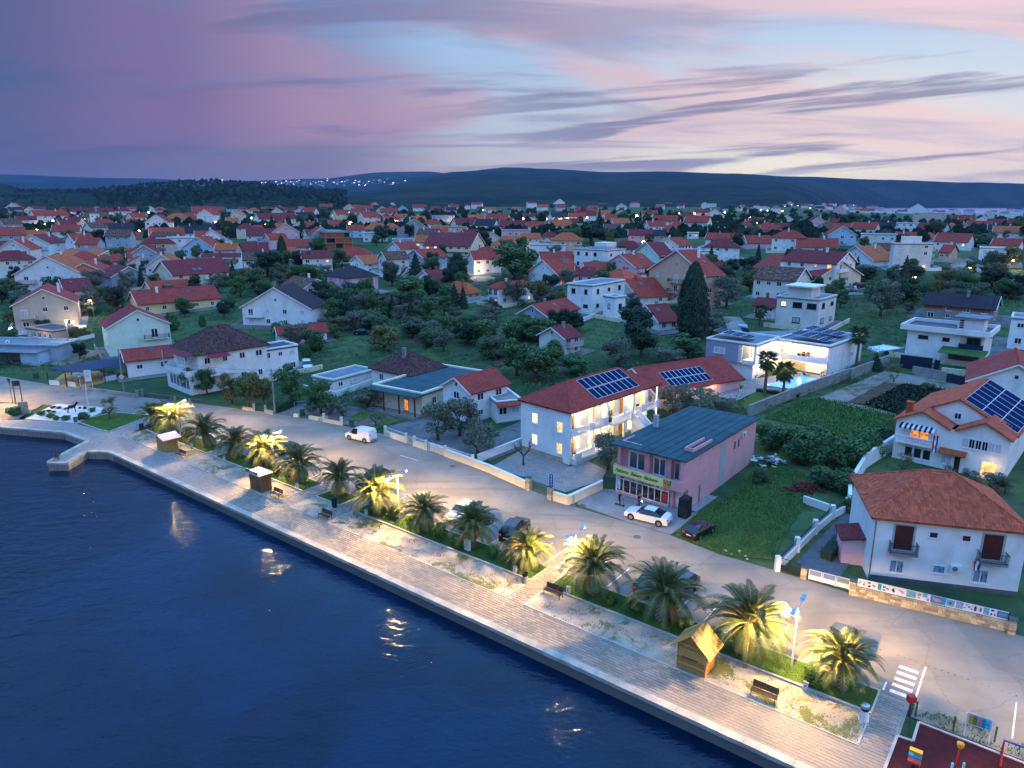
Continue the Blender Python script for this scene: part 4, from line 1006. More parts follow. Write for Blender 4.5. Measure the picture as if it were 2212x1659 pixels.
span('w', 2060, 2420, 560, 900, 'x', 'red', 'white', 0, 2, label='white house with red shutters at the edge of the picture', shut='red')
# farther houses: picture span of the walls, eave, base
FAR = """a -20 60 50 105 f red white|a 95 290 85 130 g orange white -20|a 430 850 185 265 f red white 22|a 255 455 240 335 f maroon offwhite|a 915 1190 128 162 f maroon white|a 1270 1440 130 180 f maroon white
a 1490 1670 125 175 h maroon white|a 1600 1705 60 82 g slate white|a 1700 1865 60 88 h maroon beige|a 1175 1275 175 280 x red white|a 1120 1370 200 240 f brown beige|a 1200 1490 300 360 h red cream|a 1590 1800 295 335 f maroon white 18
a 1990 2120 105 150 h orange cream|a 715 1035 382 460 f red white -12|a 1065 1235 405 442 h orange beige|a 1340 1690 370 450 f dark greyblue|a 1415 1770 485 560 f red beige|a -10 225 335 395 h orange peach|a 0 290 405 478 f red peach
a -20 200 580 650 f maroon grey|a 1025 1330 550 700 f red greyblue -25|a 1330 1580 610 690 x red stonegrey|a 1900 2210 270 370 g maroon white -18|a 1870 2230 545 725 h maroon beige|a 1300 1560 800 850 f red rose 15
c 290 440 75 112 f red white|c 505 675 72 118 h brown pink|c 660 1000 125 188 f red white|c 1020 1220 110 180 x red sky|c 1190 1340 100 142 h maroon offwhite|c 1350 1470 112 152 h orange white|c 295 585 225 278 h orange white
c 540 770 190 232 h red beige|c 590 750 235 268 h red beige|c 120 490 430 505 f red white|c 225 620 490 705 x red white|c 500 890 405 485 f slate white|c 690 1085 510 600 g maroon white|c 545 1010 590 700 g red sky -25|c 1070 1200 265 300 f orange white
c 1345 1690 445 500 f maroon offwhite|c 1460 1560 480 585 x red greyblue|c 1550 1830 490 612 f red rose 25|c 1180 1570 640 705 f maroon beige|c 1440 1940 225 292 f maroon white 20|c 1920 2200 210 278 f slate white 25|c 1700 1830 330 390 f orange beige
c 1680 1790 280 312 f maroon white|c 1520 1650 100 132 f red white|c 1640 1780 135 178 g red cream|c 1810 1940 110 142 f maroon beige|c 1930 2020 130 162 g slate white|c 2020 2230 135 192 f red offwhite -25|c 1530 1640 50 80 f red white
c 1810 2212 590 700 f red white|c 1750 1940 680 745 f orange white|c 2050 2260 440 482 f maroon white 20|c 1900 2080 330 378 g slate white|c 2080 2212 310 362 f red white
d 720 830 80 106 f red white|d 785 985 45 68 g maroon white 20|d 870 1080 90 130 f red white|d 820 980 135 200 f red cream|d 905 1175 205 292 f red offwhite 25|d 1055 1190 75 106 g red white|d 1140 1290 120 190 g slate white|d 1190 1390 140 202 f red white
d 1270 1400 60 92 g slate white|d 1400 1540 105 152 g red sky|d 1380 1520 205 262 f orange white|d 1225 1430 240 302 f red pink 15|d 1610 1765 80 132 f red white|d 1575 1765 240 282 f orange cream 20|d 1745 1960 285 337 h red white|d 1850 1990 95 122 f maroon white
d 1940 2060 120 152 f red white|d 2055 2190 75 132 f red white 20|d 1860 2125 190 272 x dark greyblue|d 1080 1220 300 342 h orange beige|d 545 640 190 216 g brown cream|d 650 805 195 222 f maroon white|d 375 570 265 322 f slate white 15|d 540 765 330 350 f red offwhite
d 780 970 365 462 f red sky|d 985 1300 365 412 h orange sky|d 980 1265 412 512 x red white|d 1225 1420 335 402 h orange beige|d 1420 1820 375 462 g red grey|d 1525 1680 300 342 f red offwhite|d 1360 1810 515 560 x red sky|d 205 430 430 492 f maroon white 20
d 1845 2060 370 452 f orange peach|d 2060 2280 340 452 x red peach|d 610 1090 710 802 h red offwhite|e 520 900 512 670 h red cream|e 780 1265 382 442 h orange offwhite|e 1145 1370 310 352 f orange offwhite|e 1265 1690 385 520 x red white|e 1400 1620 290 332 h maroon cream
e 1540 1905 322 502 h orange peach|e 905 1250 195 282 x red rose|e 1350 1800 582 682 f red white 14|e 1850 2060 800 862 f maroon offwhite|e 1900 2260 702 792 f red white 20|e 375 600 250 300 f maroon grey 20|e 250 560 110 180 f maroon offwhite 20|e 550 850 120 190 f dark white -20
e 870 1060 70 130 f red cream -20|e 880 1180 145 190 f maroon white|e 1190 1410 130 185 f red white 15|e 1480 1780 130 180 f orange white 15|e 1680 1860 90 130 f maroon white|e 480 680 40 80 f orange rose|e 690 1000 45 90 f red sky -15|e 1180 1320 10 50 f maroon white|e 1490 1730 20 75 f slate white 20|e 1760 1960 15 70 f red white
g 470 850 612 682 h maroon cream|g 1130 1730 642 752 x red white|g 685 960 432 522 f maroon rose|g 960 1130 432 512 f dark grey|g 880 1130 312 382 f red white 20|g 1000 1280 250 302 f red white|g 1395 1720 268 342 f red offwhite -15|g 1120 1290 378 412 h red white|g 1210 1400 312 362 h red white
g 430 685 288 332 f orange white 22|g 380 620 240 272 f red beige|g 370 560 378 402 f brown beige|g 855 1030 160 197 f red white|g 1320 1500 190 232 f maroon pink 18|g 1660 1885 190 222 g maroon white|g 1520 1690 145 182 f maroon beige|g 0 240 182 242 f maroon white|g 240 420 160 222 f orange sky
g 520 640 160 187 g maroon white|g 0 215 122 152 f red white|g 1670 1970 482 572 f red offwhite -15|g 1665 2060 592 742 h maroon white|g 1970 2100 482 572 f red white|g 2100 2230 302 352 h red offwhite|g 1690 1890 380 402 x red white|g 1770 1940 880 920 h maroon offwhite|g 1430 1560 420 475 x red white
h 280 640 718 792 f red rose 20|h 680 1045 658 832 h red white|h 1005 1450 772 852 f red white|h 1975 2230 805 892 f brown beige|h 1335 1700 622 747 g red sky 15|h 1300 1510 662 742 f brown beige 15|h 1830 2212 617 722 x red offwhite|h 1430 1700 542 592 f red white|h 1700 2010 532 612 f red offwhite -15
h 1255 1420 532 612 f brown rose 25|h 1545 1700 442 472 f maroon beige|h 1115 1330 447 502 g maroon rose 20|h 755 935 430 472 g maroon white|h 380 565 452 492 f red rose|h 245 390 497 542 h red white|h 500 690 512 562 h red offwhite|h 530 740 572 612 f red grey|h 690 860 547 582 f maroon offwhite
h 1410 1560 472 502 f maroon beige|h 2010 2212 502 562 f slate cream|h 1450 1600 297 340 g brown rose|i 570 850 472 567 x dark white|i 820 1165 347 452 x red beige|i 850 1215 548 612 f maroon sky -20|i 590 790 658 722 f red white|i 890 1090 692 732 h orange white
i 1100 1510 698 787 f red white -15|i 1495 1770 512 557 f red white -12|i 1850 2160 582 662 f orange white|i 1600 1790 432 472 g dark white|i 1825 2140 742 832 f red white -12|i 1660 2000 802 1000 x red white|i 1130 1260 832 942 f red peach -20|i 1250 1390 332 358 g dark offwhite|i 1500 1680 342 364 x red mint
i 1710 1815 322 397 x red offwhite|i 1900 2150 347 392 x red white|i 1760 1890 542 612 f slate white|i 1790 2212 482 504 f maroon white|i 720 960 302 347 g red white|i 600 700 312 337 f maroon white|i 280 530 302 332 x red white|i 60 270 302 332 f red white|i 1210 1340 520 555 h orange rose|i 1370 1490 510 560 g brown beige"""
for ln in FAR.replace('\n', '|').split('|'):
 q = ln.split()
 span(q[0], *map(float, q[1:5]), q[5], q[6], q[7], float(q[8]) if len(q) > 8 else 0)
# tiny houses of the farthest rows, scattered where the picture shows their clusters
rf = random.Random(21)
for (x0, x1, y0, y1, n) in ((0, 520, 449, 462, 16), (520, 1000, 446, 462, 22), (1000, 1420, 444, 460, 14), (1420, 1900, 440, 456, 34), (1560, 1880, 449, 462, 14), (1880, 2212, 457, 464, 14)):
 for _ in range(n):
  x, y = rf.uniform(x0, x1), rf.uniform(y0, y1); w = rf.uniform(13, 26)*(.75 if x0 > 1400 else 1); hh = rf.uniform(5, 9)*(.75 if x0 > 1400 else 1)
  span('V', x-w/2, x+w/2, y-hh, y, rf.choice('ffghhx' if x0 > 1400 else 'ffgh'), rf.choice(('red','red','orange','maroon','dark')), rf.choice(('white','white','offwhite','cream','sky','rose')), rf.choice((0, 0, 15, -15, 22)), chim=0, wins=(1, 2))
def blocked(x, y, m=1.0):
 for H_ in HOUSES:
  d = Vector((x, y))-H_['base'].to_2d()
  if abs(d.x)+abs(d.y) > 60: continue
  c, s_ = math.cos(-H_['rz']), math.sin(-H_['rz']); u, v = d.x*c-d.y*s_, d.x*s_+d.y*c
  if -m < u < H_['Lx']+m and -m < v < H_['Ly']+m: return True
 return False
n_ = 0
for _ in range(900):                                  # houses filling the close-built quarter
 x, y = rf.uniform(-10, 1080), rf.uniform(476, 600); p = PV(x, y); dep = p.y
 if any(blocked(p.x+dx, p.y+dy, 1.5) for dx in (-6, 0, 6) for dy in (0, 5, 10)): continue
 w, hh = rf.uniform(9, 14)/dep*FPX, rf.choice((3.2, 5.6, 6.0))/dep*FPX; n_ += 1
 span('V', x-w/2, x+w/2, y-hh, y, rf.choice('ffgh'), rf.choice(('red','red','orange','maroon','brown')), rf.choice(('white','white','offwhite','cream','rose','greyblue')), rf.choice((0, 18, -18, 25, -25)))
 if n_ > 34: break
# ================================================================== the near buildings
def plight(parent, loc, power, col=(1, .72, .42), r_=.12, spot=None, bulb=None):
 d = bpy.data.lights.new('lamp_light', 'SPOT' if spot else 'POINT'); d.energy = power; d.color = col; d.shadow_soft_size = r_
 if spot: d.spot_size = R(spot); d.spot_blend = .6
 o = bpy.data.objects.new('lamp_light', d); COL.objects.link(o); o.parent = parent; o.location = loc
 if bulb:
  b = MB(); b.lathe([(.02, .06), (.13, .05), (.16, .0), (.10, -.05), (.01, -.07)], 10); bo = b.build('ceiling_lamp', bulb, parent, Vector(loc)+Vector((0,0,.12)))
 return o
def box_part(name, m, parent, *dims):
 b = MB()
 for d in dims: b.box(*d)
 return b.build(name, m, parent)
t = NT('panel_cell'); uvn = t.co('UV'); br = t.n.new('ShaderNodeTexBrick'); t.l.new(uvn, br.inputs[0]); br.offset = 0
br.inputs['Scale'].default_value = 1; br.inputs['Brick Width'].default_value = 1/6; br.inputs['Row Height'].default_value = 1/10; br.inputs['Mortar Size'].default_value = .004
br.inputs['Color1'].default_value = (.006, .018, .06, 1); br.inputs['Color2'].default_value = (.008, .022, .07, 1); br.inputs['Mortar'].default_value = (.03, .06, .13, 1)
t.col(br.outputs[0]); t.set(Roughness=.4, Specular_IOR_Level=0); M['panel_cell'] = t.mat
def solar(parent, o0, ex, ey, nx, ny, w, l, gap=.02, midgap=.12, lift=.14, groups=None):
 """framed panels in rows on a roof plane: o0 corner, ex / ey unit vectors"""
 o0, ex, ey = Vector(o0), Vector(ex).normalized(), Vector(ey).normalized(); nz = ex.cross(ey).normalized()
 mb = MB(); f = .035
 mb.face([(f, f, .04), (w-f, f, .04), (w-f, l-f, .04), (f, l-f, .04)], 0, [(0,0),(1,0),(1,1),(0,1)])
 mb.box(0, 0, 0, w, f, .045, 1); mb.box(0, l-f, 0, w, l, .045, 1); mb.box(0, f, 0, f, l-f, .045, 1); mb.box(w-f, f, 0, w, l-f, .045, 1)
 me = mb.mesh('solar_panel', ['panel_cell', 'white_metal'])
 rot = Matrix((ex, ey, nz)).transposed().to_4x4()
 for j in range(ny):
  for i in range(nx):
   o = obj('solar_panel', me, parent)
   o.matrix_local = Matrix.Translation(o0+ex*(i*(w+gap))+ey*(j*(l+gap)+(midgap if j >= ny/2 and ny > 1 else 0))+nz*lift) @ rot
def ac_unit(parent, loc, rz=0):
 b = MB(); b.box(-.42, -.3, -.3, .42, 0, .3); o = b.build('air_conditioner', 'white_metal', parent, loc, rz)
 b = MB(); b.tube([(-.1, -.30, 0), (-.1, -.33, 0)], [.24, .24], 14); b.build('fan_grille', 'grey_metal', o)
 return o
def plant_pot(p, label, h=1.0, kind='blade', potc='w_white', group='potted plants', s=1.0):
 root = empty('potted_plant', p); tag(root, label, 'plant')
 b = MB(); b.lathe([(.16*s, 0), (.24*s, .42*s), (.26*s, .45*s), (.22*s, .45*s), (.20*s, .38*s)], 12); b.build('pot', potc, root)
 b = MB(); rg = random.Random(int(p.x*31+p.y*17))
 for k in range(22):
  a = rg.uniform(0, 6.28); l_ = h*rg.uniform(.6, 1.1); ln = rg.uniform(.3, .9); w = .05 if kind == 'blade' else .11
  x, y = math.cos(a), math.sin(a); c = Vector((0, 0, .4*s))
  p1, p2 = c+Vector((x*ln*l_*.4, y*ln*l_*.4, l_*.65)), c+Vector((x*ln*l_, y*ln*l_, l_*(.85 if ln < .6 else .55))); n_ = Vector((-y, x, 0))*w
  b.face([c-n_*.4, c+n_*.4, p1+n_, p1-n_]); b.face([p1-n_, p1+n_, p2])
 b.build('leaves', 'leaf_plant', root)
 return root
t = NT('leaf_plant'); rn = t.n.new('ShaderNodeNewGeometry').outputs['Random Per Island']; t.col(t.mix(rn, (.05, .11, .02), (.14, .21, .06))); t.set(Roughness=.5); M['leaf_plant'] = t.mat
def chair(p, rz, label, m='wood_dark', lounge=False):
 root = empty('terrace_chair', p, rz); tag(root, label, 'chair')
 if lounge:
  box_part('seat', m, root, (-.3, -.5, .32, .3, .55, .38)); b = MB(); b.slab([(-.3, .5, .36), (.3, .5, .36), (.3, 1.05, .95), (-.3, 1.05, .95)], .05); b.build('backrest', m, root)
  for x in (-.27, .27):
   for y in (-.42, .45): box_part('leg', m, root, (x-.025, y-.025, 0, x+.025, y+.025, .33))
  return root
 box_part('seat', m, root, (-.26, -.26, .40, .26, .26, .46)); box_part('backrest', m, root, (-.26, .22, .46, .26, .27, .9))
 for x in (-.23, .23):
  for y in (-.23, .23): box_part('leg', m, root, (x-.02, y-.02, 0, x+.02, y+.02, .40))
  box_part('armrest', m, root, (x-.03, -.24, .62, x+.03, .24, .66))
 return root
# ---------------------------------------------------------------- guest house
Wh = house('l', (275,695), (683,806), (1435,562), 1262, 'hip', 'maroon', 'white', 2, (0, 0), rise=2.35, tiles='t_red', chim=0, wallonly=True, ov=.35, name='guest_house', label='white two-storey guest house with lit balconies and solar panels on its red roof')
G, Lx, Ly, h = Wh['root'], Wh['Lx'], Wh['Ly'], Wh['h']
z1, z2 = .75, h*.5+.2                                     # terrace floor, upper floor
box_part('wall', 'w_white', G, (0, 0, -.6, .3, Ly, h-.05), (.3, Ly-.3, -.6, Lx, Ly, h-.05), (Lx-.3, 1.9, -.6, Lx, Ly-.3, h-.05), (.3, 1.6, -.6, Lx-.3, 1.9, h-.05))
box_part('plinth', 'stone_wall', G, (-.06, 1.2, -.6, -.003, Ly, .62))
box_part('terrace_slab', 'w_offwhite', G, (.3, -.9, -.5, 9.0, 1.6, z1), (16, -.5, -.5, Lx, 1.6, z1)); box_part('floor_slab', 'w_white', G, (.3, -.05, z2-.2, Lx, 1.6, z2), (8.2, -.9, z2-.2, 12.4, -.05, z2)); box_part('ceiling', 'w_white', G, (.3, -.2, h-.2, Lx, 1.6, h-.06))
for x in (5.1, 8.3, 12.4, 14.7, 17.6, Lx-.12): box_part('column', 'w_white', G, (x-.12, .02, -.3, x+.12, .26, h-.2))
bm_ = MB(); bm_.box(-.035, -.035, 0, .035, .035, .78); bal_me = bm_.mesh('baluster', 'w_white')
def balustrade(x0, x1, y, z, kind, hh=.95):
 if kind == 's': return box_part('balustrade_panel', 'w_white', G, (x0, y-.06, z-.2, x1, y+.06, z+hh))
 o = box_part('balustrade_rail', 'w_white', G, (x0, y-.05, z+hh-.1, x1, y+.05, z+hh), (x0, y-.05, z-.2, x1, y+.05, z+.06))
 n = int((x1-x0)/.24)
 for k in range(1, n): obj('baluster', bal_me, o, (x0+(x1-x0)*k/n, y, z+.07))
for a, c, k in ((0,1.5,'s'),(1.5,3.9,'b'),(3.9,5.0,'s'),(5.0,7.0,'b'),(7.0,8.2,'s'),(14.8,16.4,'b'),(16.4,17.6,'s'),(17.6,20.2,'b'),(20.2,Lx+.1,'s')): balustrade(a, c, -.12, z2, k)
balustrade(8.2, 12.5, -.95, z2, 'b'); balustrade(0, 1.4, -.95, z1, 's'); balustrade(1.4, 4.4, -.95, z1, 'b'); balustrade(16.4, Lx, -.55, z1, 'b')
st = MB(); n = 15
for k in range(n):
 y0 = -.9-k*.34; z_ = z2-(k+1)*(z2-.1)/n
 st.box(12.75, y0-.34, -.2, 14.35, y0, z_)
st.build('stair', 'w_offwhite', G)
for x in (12.55, 14.35):
 b = MB(); y1 = -.9-n*.34
 P_ = [(x, -.9, z2-.4), (x, y1, -.2), (x, y1, 1.0), (x, -.9, z2+.95)]
 b.face(P_); b.face([(x+.2, y, z) for _, y, z in P_][::-1])
 for i in range(4): p, q = P_[i], P_[(i+1)%4]; b.face([q, p, (x+.2, p[1], p[2]), (x+.2, q[1], q[2])])
 b.build('stair_wall', 'w_white', G)
# windows of the end wall and the lit rooms behind the balconies
for y, z, st_, pn in ((Ly*.70, 5.15, 2, 'lit_white'), (Ly*.20, 4.85, 3, 'lit_warm'), (Ly*.70, 2.1, 2, 'lit_white'), (Ly*.20, 1.85, 3, 'lit_warm')): window(G, 'l', y, z, 1.15, 1.65, pn, 'white_metal', st_, True)
for zf in (z1, z2):
 for x, w_, pn, fr_ in ((2.3, .8, 'orange_door', 'wood'), (3.6, 1.1, 'lit_white', 'white_metal'), (6.2, .9, 'lit_white', 'w_cream'), (7.2, .9, 'lit_warm', 'w_cream'), (9.6, 1.6, 'lit_white', 'white_metal'), (11.4, .9, 'lit_warm', 'w_cream'), (13.6, .8, 'orange_door', 'wood'), (16.0, 1.4, 'lit_white', 'white_metal'), (18.6, 1.0, 'lit_warm', 'w_cream')):
  window(G, 'f', x, zf+1.12, w_, 2.15, pn, fr_, 1 if 'door' in pn else 2, True, off=-1.6)
 for x in (2.6, 6.6, 10.4, 15.6, 19.2): plight(G, (x, .75, zf+2.62), 220, (1, .76, .46), .1, bulb='bulb_small')
sl = Wh['rise']/(Ly/2); ey = Vector((0, 1, sl)).normalized()
solar(Wh['roofobj'], (6.1, .42, h+.42*sl), (1, 0, 0), ey, 8, 2, 1.25, 2.05)
Matrix_G = Matrix.Translation(Wh['base']) @ Matrix.Rotation(Wh['rz'], 4, 'Z')
for i, (x, y, zf, rz, lb) in enumerate(((1.4, .5, z2, .8, 'dark wicker chair at the corner of the lit upper balcony'), (16.6, .6, z2, -.5, 'dark wicker chair beside a door on the upper balcony'), (19.0, .6, z2, .6, 'dark wicker chair at the far end of the upper balcony'), (1.3, .3, z1, .6, 'dark chair on the lit ground floor terrace'))): chair(Matrix_G @ Vector((x, y, zf)), Wh['rz']+rz, lb)
plant_pot(Matrix_G @ Vector((8.9, .1, z2)), 'tall leafy plant in a dark pot on the upper balcony', 1.4, 'leaf', 'wood_dark', s=1.4); plant_pot(Matrix_G @ Vector((20.3, .9, z2)), 'green plant in the far corner of the upper balcony', 1.3, 'leaf', 'wood_dark')
plant_pot(Matrix_G @ Vector((18.2, .3, z1)), 'spiky plant in a pot under the far balcony', 1.3, 'blade', 'w_white', s=1.2); plant_pot(Matrix_G @ Vector((20.6, -1.4, .1)), 'spiky yucca in a pot at the end of the guest house', 1.6, 'blade', 'w_white', s=1.3)
# annex with its own panels
An = house('l', (1290,500), (1410,640), (1935,470), 800, 'gx', 'red', 'rose', 1, (0, 0), pitch=.5, tiles='t_red', chim=0, ov=.5, name='annex', label='low annex with solar panels on its red roof behind the guest house')
sl = An['rise']/(An['Ly']/2); solar(An['roofobj'], (3.6, .4, An['h']+.4*sl), (1, 0, 0), (0, 1, sl), 9, 2, 1.0, 1.75)
for k in range(3): window(An['root'], 'f', 2.5+k*4.2, 1.7, 1.2, 1.5, 'lit_warm', split=True)
for x in (3, 8, 12.5): plight(An['root'], (x, -.9, 2.6), 70, (1, .74, .5))
# ---------------------------------------------------------------- bakery
Bk = house('l', (1092,1062), (1668,1203), (2305,884), 1660, 'none', 'red', 'rose', 2, (0, 0), chim=0, wallonly=True, name='bakery', label='pink two-storey bakery with teal flat roof and glazed shop front', cat='shop')
K, Lx, Ly, h = Bk['root'], Bk['Lx'], Bk['Ly'], Bk['h']
mat('w_bakery', 'DC9E9E', .85, .06, .6, .15, 18, stain=.15); mat('sign_yellow', 'E4E08A', .5, .05, 2); mat('ink', '10202E', .6, .1, 2)
fz = h*.47
box_part('wall', 'w_bakery', K, (.5, 0, -.6, Lx, .3, h-.1), (Lx-.3, .3, -.6, Lx, Ly, h-.1), (.5, Ly-.3, -.6, Lx-.3, Ly, h-.1), (.5, .3, fz, .7, Ly-.3, h-.1), (-.35, 1.9, -.6, -.15, Ly, .25))
box_part('wall_stripe', 'w_grey', K, (8.3, -.015, -.3, 10.0, -.002, h-.2))
b = MB(); o_ = .35
b.slab([(-1.15, -o_, h-.05), (Lx+o_, -o_, h+.25), (Lx+o_, Ly+.5, h+.05), (-1.15, Ly+.5, h-.15)], .16); Bk['roofobj'] = b.build('roof', 'membrane', K)
b = MB()
for k in range(9): y = k*(Ly/8)-.1; b.slab([(-1.1, y, h+.0-.1*y/Ly), (Lx+.3, y, h+.29-.2*y/Ly), (Lx+.3, y+.06, h+.29-.2*y/Ly), (-1.1, y+.06, h-.1*y/Ly)], .03)
b.build('roof_seam', 'membrane', Bk['roofobj'])
box_part('light_well', 'w_bakery', Bk['roofobj'], (1.8, .35, h+.02, 6.6, .5, h+.42), (1.8, 1.3, h+.02, 6.6, 1.45, h+.42), (1.8, .5, h+.02, 1.95, 1.3, h+.42)); box_part('flue', 'w_greyblue', Bk['roofobj'], (7.2, Ly-.9, h, 7.7, Ly-.4, h+1.5), (7.15, Ly-.95, h+1.5, 7.75, Ly-.35, h+1.6))
b = MB(); b.box(-1.0, 0, fz-.15, .5, Ly, fz); b.build('balcony_slab', 'w_bakery', K)
par = box_part('parapet', 'w_bakery', K, (-1.05, -.05, fz-.5, -.9, Ly, fz+.75), (-.9, -.05, fz-.5, .5, .08, fz+.75), (-.9, Ly-.1, fz-.5, .5, Ly, fz+.75))
for y0, y1, x0 in ((0, .45, -.9), (1.95, 2.5, -.2), (4.75, 5.4, -.2), (Ly-.4, Ly, -.2)): box_part('pier', 'w_bakery', K, (x0, y0, fz, .5, y1, h-.15))
for yc, w_ in ((1.2, 1.35), (3.75, 1.7), (6.7, 2.5)):
 o = window(K, 'l', min(yc, Ly-1.6), fz+1.25, w_, 2.35, 'curtain', 'white_metal', 2, True, off=-.5)
def flat_text(body, size, parent, mtx, m, shear=.3, ext=.012, align='CENTER'):
 c = bpy.data.curves.new('lettering', 'FONT'); c.body = body; c.size = size; c.shear = shear; c.extrude = ext; c.align_x = align; c.align_y = 'CENTER'; c.resolution_u = 3; c.space_character = .84
 c.materials.append(M[m]); o = obj('lettering', c); me = bpy.data.meshes.new_from_object(o.evaluated_get(bpy.context.evaluated_depsgraph_get())); bpy.data.objects.remove(o); o = obj('lettering', me, parent); o.matrix_local = mtx; return o
FL = Matrix(((0, 0, -1, 0), (-1, 0, 0, 0), (0, 1, 0, 0), (0, 0, 0, 1)))       # text that faces -x and reads towards -y
sign = box_part('shop_sign', 'sign_yellow', K, (-1.10, 1.35, fz-.38, -1.06, Ly-.05, fz+.62))
for tx, yc, sz in (('Pekarna', Ly-1.15, .64), ('Bakery', Ly-3.15, .64), ('Bäckerei', Ly-5.05, .62)):
 flat_text(tx, sz, sign, Matrix.Translation((-1.115, yc, fz+.13)) @ FL, 'ink', .35)
def printmat(name, cols, sc=3.0, seed=0):
 t = NT(name); v = t.mapv(t.co('Generated'), (1, 1, 1), loc=(seed*3.7, seed*1.9, seed))
 vo = t.n.new('ShaderNodeTexVoronoi'); t.l.new(v, vo.inputs['Vector']); vo.inputs['Scale'].default_value = sc
 rp_ = t.n.new('ShaderNodeValToRGB'); t.l.new(t.math('ADD', t.math('MULTIPLY', vo.outputs['Distance'], .9), t.math('MULTIPLY', t.noise(v, sc*1.5, 4, .6), .5)), rp_.inputs[0])
 while len(rp_.color_ramp.elements) < len(cols): rp_.color_ramp.elements.new(.5)
 for i, (e, c) in enumerate(zip(rp_.color_ramp.elements, cols)): e.position = .15+.75*i/(len(cols)-1); e.color = (*lin(c), 1)
 t.col(rp_.outputs[0]); t.set(Roughness=.35); M[name] = t.mat
pics = [('F1E6D2','8A4A2A','E9D9C0','5A3A22'), ('D8D4CC','C9A66A','EDE6D8'), ('E6C58A','C28A44','F0E2C0','8A5A2A'), ('7A4A26','D9A45A','5A3418','E8C890'), ('F0E0B8','E2BE86','B98A4E'), ('4A3A2E','C9A070','E8DCC8','6A4A30'), ('C9A066','8A6230','E0C890')]
n_p = 7; ya, yb = Ly-.12, 1.95
for i in range(n_p):
 printmat('food%d' % i, pics[i], 2.2, i); y1 = ya-(ya-yb)*i/n_p; y0 = ya-(ya-yb)*(i+1)/n_p
 box_part('picture_panel', 'food%d' % i, K, (-.40, y0+.05, 1.95, -.36, y1-.05, fz-.22))
printmat('buns', ('5A3018', 'B06A34', 'E0A468', '3A2010'), 4, 9); box_part('sign_picture', 'buns', sign, (-1.112, 1.37, fz-.36, -1.1, 2.35, fz+.6))
fm = MB(); fm.box(-.42, yb-.05, .25, -.3, yb+.06, fz-.15); fm.box(-.42, ya-.02, .25, -.3, ya+.1, fz-.15); fm.box(-.42, yb, 1.86, -.32, ya, 1.95); fm.box(-.42, yb, .25, -.32, ya, .33); fm.box(-.42, yb, fz-.22, -.32, ya, fz-.12)
ys = [ya-(ya-yb)*f for f in (0, .135, .27, .40, .51, .62, .74, .86, 1)]
for y in ys[1:-1]: fm.box(-.42, y-.04, .33, -.32, y+.04, 1.86)
shopfront = fm.build('shopfront_frame', 'white_metal', K)
t = NT('shop_glass'); v = t.mapv(t.co('Object'), (1, .6, 3.2)); a = t.noise(v, 2.0, 4, .6)
t.col((.012, .014, .018)); t.l.new(t.mix(t.step(a, .5, .72), (.0, .0, .0), (.16, .10, .06)), t.b.inputs['Emission Color']); t.b.inputs['Emission Strength'].default_value = .7; t.set(Roughness=.05, Specular_IOR_Level=.6); M['shop_glass'] = t.mat
for i, (y1, y0) in enumerate(zip(ys, ys[1:])):
 box_part('shop_pane', 'shop_glass', shopfront, (-.36, y0+.04, .33, -.345, y1-.04, 1.86))
printmat('poster_blue', ('1A5AA0', '7AB8E0', 'E8EEF0'), 2, 4); box_part('poster', 'poster_blue', shopfront, (-.375, ys[1]+.45, .5, -.363, ys[0]-.1, 1.8)); mat('redcan', 'B02A22', .5, .2, 3); box_part('drinks_poster', 'redcan', shopfront, (-.375, ys[8]+.1, .4, -.363, ys[7]-.08, 1.7))
box_part('counter', 'wood_dark', K, (.9, 2.6, -.1, 1.5, Ly-1.4, .95))
box_part('side_pane', 'shop_glass', K, (-.36, yb-.06, .1, .5, yb-.02, 2.4)); box_part('door', 'w_white', K, (.42, .55, -.05, .48, 1.45, 2.0)); box_part('door_grille', 'dark_metal', K, (.42, .5, 2.05, .47, 1.5, 2.55)); box_part('pillar', 'w_bakery', K, (-.2, 1.5, -.6, .45, 1.88, fz)); box_part('ground_wall', 'w_bakery', K, (.5, .3, -.5, .6, 1.9, fz))
for x in (12.4, 13.5): window(K, 'f', x, h*.72, .45, 1.2, 'shutter_red', 'w_bakery', 1, True)
ac_unit(K, (14.6, -.02, h*.86)); plight(K, (1.2, Ly*.55, 2.3), 25, (1, .8, .6))
box_part('side_pipe', 'grey_metal', K, (3.2, -.12, 0, 3.32, -.02, 2.2)); box_part('side_kerb', 'concrete', K, (.5, -1.1, -.6, Lx, -.003, .12))
tarp = P('r', 1640, 1400); b = MB(); prof = [(-.62,-.5),(.62,-.5),(.62,.5),(-.62,.5)]
rg = random.Random(2)
for z0, z1_, s0, s1 in ((0, .5, 1, 1.02), (.5, 1.5, 1.02, .98), (1.5, 2.15, .98, 1.0), (2.15, 2.35, 1.0, .86)):
 for i in range(4):
  (x, y), (x2, y2) = prof[i], prof[(i+1)%4]; m_ = 4
  for k in range(m_):
   f0, f1 = k/m_, (k+1)/m_; j = lambda f, s, z: (s*(x+(x2-x)*f)+.03*math.sin(f*19+z*5+i), s*(y+(y2-y)*f)+.03*math.cos(f*17+z*4+i), z)
   b.face([j(f0,s0,z0), j(f1,s0,z0), j(f1,s1,z1_), j(f0,s1,z1_)])
b.face([(.86*x, .86*y, 2.35) for x, y in prof]); mat('tarp', '1B2028', .5, .2, 3, .5, 8)
o = b.build('covered_machine', 'tarp', None, tarp, Bk['rz']); weld(o, .002); tag(o, 'tall machine wrapped in a dark tarpaulin at the bakery corner', 'machine')
